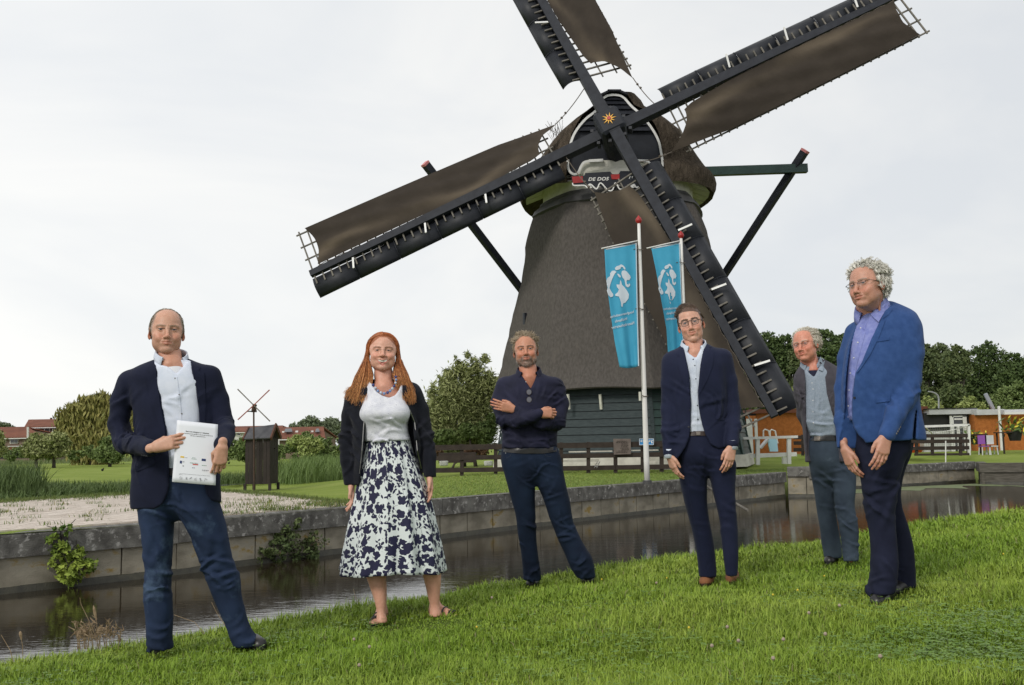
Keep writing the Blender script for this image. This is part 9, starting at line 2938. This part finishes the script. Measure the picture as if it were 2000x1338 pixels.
# ============ person 6: curly-haired man in bright blue blazer
def person_six():
 p = Person([(1712, 1190), (1770, 1160)], 'tall man with curly silver hair and glasses in bright blue blazer, turned sideways')
 Y0 = p.Y0
 def mask(q):
  x, y, z = q[:, 0], q[:, 1], q[:, 2]; ax = np.abs(x)
  hl = .078 - .5 * np.maximum(ax - .036, 0)
  top = sstep(hl - .004, hl + .004, z)
  side = sstep(.054, .062, ax) * sstep(-.042, -.034, y) * sstep(-.012, -.002, z)
  back = sstep(.018, .032, y) * sstep(-.10, -.08, z)
  return np.clip(np.maximum.reduce([top, side, back]), 0, 1)
 P = dict(skin=(0.538, 0.281, 0.200), brow=(.30, .22, .17), brow_w=.55, mask=mask, hair=(.42, .39, .33), scalp=.8, smile=.15, open=.001, jaw=.97, nose=1.15, eye=-.2, lines=1, stubble=.15, gaze=(.2, 0))
 p.head(1674.5, 555.5, -.02, P, yaw=-.60, pitch=-.02, roll=-.12, scale=1.14, neck=((1698, 600, .03, .066), (1706, 630, .04, .072)), chest=(.12, .07), cc=(1725, 665, .04))
 jk = [(590, 1700, 1742, .10, .06), (600, 1690, 1764, .09, .085), (612, 1682, 1784, .07, .115), (630, 1671, 1795, .05, .135), (660, 1660, 1801, .03, .150), (700, 1650, 1801, .01, .155), (740, 1645, 1797, 0, .155), (780, 1645, 1795, 0, .155), (820, 1647, 1800, 0, .160), (850, 1649, 1806, 0, .165), (880, 1650, 1808, 0, .165)]
 sh = [(606, 1686, 1726, .05, .066), (620, 1678, 1746, .04, .09), (645, 1668, 1765, .03, .115), (680, 1661, 1770, .01, .128), (730, 1655, 1770, .0, .132), (780, 1653, 1770, .0, .132), (832, 1660, 1768, .0, .124)]
 p.cloth('shirt', LILAC, .007, [sh], rumple=.002, rf=(12, 9, 7), seed=83,
   cuts=[([(1676, 590), (1677, 612), (1681, 630), (1688, 650), (1692, 634), (1700, 614), (1712, 590)], None, -.02, -.12), ([(1670, 580), (1735, 580), (1722, 606), (1680, 612)], None, None, 0), ([(1600, 822), (1662, 822), (1670, 818), (1670, 900), (1600, 900)], None, None, -.1)],
   folds=[(1664, 760, -.14, (.7, 0, 1), .05, (.06, .08, .10), .007), (1662, 700, -.14, (1, 0, .3), .045, (.05, .08, .12), .005)])
 bs = p.bvh('shirt'); shirt = [o for o in p.root.children if o.name.startswith('shirt')][0]
 p.collar(LILAC, shirt, p.w(1706, 618, .06), .088, .086, gap=.50, tilt=.42, up=.046, fall=.040, point=.034, spread=.018, yaw=-.55)
 p.piece('placket', bs, [(1683, 652), (1690, 650), (1674, 710), (1665, 760), (1662, 816), (1655, 816), (1658, 760), (1667, 708)], LILAC, shirt, off=.003, thick=.004)
 for x, y in ((1681, 641), (1676, 669), (1668, 699), (1661, 729), (1659, 762), (1657, 793)): p.button(bs, x, y, BTN_W, shirt, .0048)
 A = [(1668, 650, .14, .055), (1655, 700, .16, .056), (1648, 760, .14, .054), (1647, 820, .08, .050), (1649, 872, .02, .044)]
 B = [(1768, 640, -.02, .070), (1774, 690, -.06, .070), (1776, 740, -.08, .066), (1768, 776, -.13, .060), (1748, 812, -.20, .054), (1732, 850, -.25, .047)]
 op = [(1675, 560), (1676, 612), (1675, 635), (1661, 675), (1655, 716), (1652, 747), (1650, 810), (1645, 840), (1640, 860), (1640, 1000), (1693, 1000), (1693, 870), (1688, 860), (1677, 850), (1668, 835), (1664, 819), (1664, 790), (1666, 762), (1671, 728), (1683, 708), (1700, 665), (1716, 632), (1730, 600), (1740, 560)]
 p.cloth('jacket', BLUEJ, .0065, [jk], [A, B], rumple=.0018, rf=(9, 7, 5), seed=85, k=.022,
   cuts=[(op, None, .02, -.14), ([(1600, 876), (1672, 876), (1690, 866), (1720, 862), (1760, 861), (1785, 859), (1830, 862), (1830, 960), (1600, 960)], None, None, 0), ([(1782, 856), (1788, 800), (1791, 800), (1788, 858)], None, -.03, 0)],
   folds=[(1772, 775, -.12, (.6, 0, .8), .05, (.08, .09, .08), .008), (1745, 780, -.12, (.9, 0, .5), .06, (.07, .09, .1), .005), (1700, 760, -.12, (.9, 0, .4), .07, (.06, .09, .1), .005), (1785, 690, -.03, (.2, 0, 1), .07, (.07, .09, .1), .005), (1652, 820, 0.05, (.3, 0, 1), .05, (.06, .1, .08), .006)])
 bj = p.bvh('jacket'); jacket = [o for o in p.root.children if o.name.startswith('jacket')][0]
 p.piece('lapel', bj, [(1731, 602), (1738, 596), (1744, 604), (1735, 615), (1724, 622), (1729, 626), (1716, 660), (1700, 692), (1684, 716), (1673, 730), (1672, 727), (1684, 707), (1701, 664), (1717, 631)], BLUEJ, jacket, off=.006)
 p.piece('collar_leaf', bs, [(1731, 581), (1738, 592), (1727, 610), (1716, 629), (1708, 622), (1700, 614), (1712, 600)], LILAC, shirt, off=.014, step=4, thick=.012)
 p.piece('pocket_flap', bj, [(1712, 771), (1740, 767), (1738, 784), (1711, 787)], BLUEJ, jacket, off=.006)
 p.piece('breast_pocket', bj, [(1709, 662), (1737, 659), (1737, 664), (1709, 668)], BLUEJ, jacket, off=.005)
 for q in range(4): p.button(bj, 1751 + q * 2.4, 847 - q * 4.2, BTN_G, jacket, .0062)
 p.button(bj, 1669, 777, BTN_D, jacket, .008)
 gn, gf = G(1712, 1180)[1], G(1765, 1158)[1]
 Ng = rows_leg([(866, 1672, 1762), (891, 1672, 1764), (915, 1677, 1762), (942, 1683, 1754), (970, 1686, 1751), (999, 1688, 1748), (1022, 1694, 1748), (1045, 1698, 1750), (1067, 1700, 1752), (1096, 1700, 1754), (1124, 1699, 1753), (1145, 1696, 1750), (1160, 1693, 1746)], gn, Y0, 0)
 Fg = rows_leg([(866, 1700, 1784), (891, 1704, 1778), (915, 1706, 1768), (942, 1712, 1762), (970, 1716, 1760), (993, 1720, 1763), (1022, 1722, 1772), (1045, 1728, 1779), (1067, 1733, 1784), (1096, 1738, 1787), (1124, 1741, 1789), (1148, 1742, 1788)], gf, Y0, .09)
 pel = [(840, 1672, 1772, 0, .12), (862, 1672, 1778, 0, .125), (880, 1671, 1778, 0, .125), (905, 1680, 1764, 0, .105), (925, 1696, 1752, 0, .07), (940, 1712, 1738, 0, .03)]
 p.cloth('trousers', BLACKT, .0075, [Ng, Fg, pel], rumple=.002, rf=(10, 8, 7), seed=88,
   folds=[(1715, 985, -.08, (-.2, 0, 1), .055, (.10, .12, .10), .012), (1760, 1010, .0, (-.2, 0, 1), .05, (.08, .1, .09), .010), (1720, 1130, -.05, (.3, 0, 1), .05, (.10, .1, .08), .010), (1765, 1130, 0, (.1, 0, 1), .05, (.08, .1, .08), .009), (1730, 920, -.1, (-.7, 0, 1), .05, (.12, .1, .08), .007)])
 p.shoe((1738, 1170), (1690, 1196), BLKLEA, SOLE, BLKLEA)
 p.shoe((1778, 1156), (1752, 1162), BLKLEA, SOLE, BLKLEA)
 V, F, q = place_hand(p.w(1731, 852, -.26), (-.36, -.15, -1), (-.15, 1, .05), (-1, 0, -.1), scale=1.0, each=[(.15, .3, .2), (.2, .35, .25), (.2, .35, .25), (.25, .4, .3)], thumb='rest'); p.addbody(V, F, paint_hand(q, P['skin']))
 V, F, q = place_hand(p.w(1650, 876, .01), (.22, -.25, -1), (.9, .3, 0), (.2, -1, 0), scale=.95, each=[(.2, .3, .2), (.25, .35, .25), (.3, .4, .25), (.3, .4, .3)]); p.addbody(V, F, paint_hand(q, P['skin']))
 p.limbs([A, B, [(1706, 650, .06, .10), (1720, 800, .02, .13), (1722, 890, .02, .11)], [(1716, 890, .02, .09), (1722, 1020, .0, .065), (1722, 1150, gn - Y0, .05)], [(1738, 900, .1, .08), (1748, 1020, .1, .06), (1766, 1140, gf - Y0, .05)]])
 p.finish_body()
 r = RNG; rt, nn = scalp_roots(mask, 2600, r)
 def comb(q):
  return np.stack([q[:, 0] * 9, .35 + q[:, 1] * 3, .25 - .9 * (q[:, 2] < .05)], 1)
 ph = clumped(grow(rt[:700], nn[:700], r.uniform(.026, .050, 700), 8, comb, .6, .16, .16, r, curl=.0062, curl_n=1.3), 7, .0034, r)
 p.hair('hair', H_SILV, ph, r.uniform(.0011, .0016, len(ph)))
 spectacles(p, FRAME, 'half', .0215, .0115, .0011)
 return p

def build_people():
 for f in (person_one, person_two, person_three, person_four, person_five, person_six): f()
build_people()
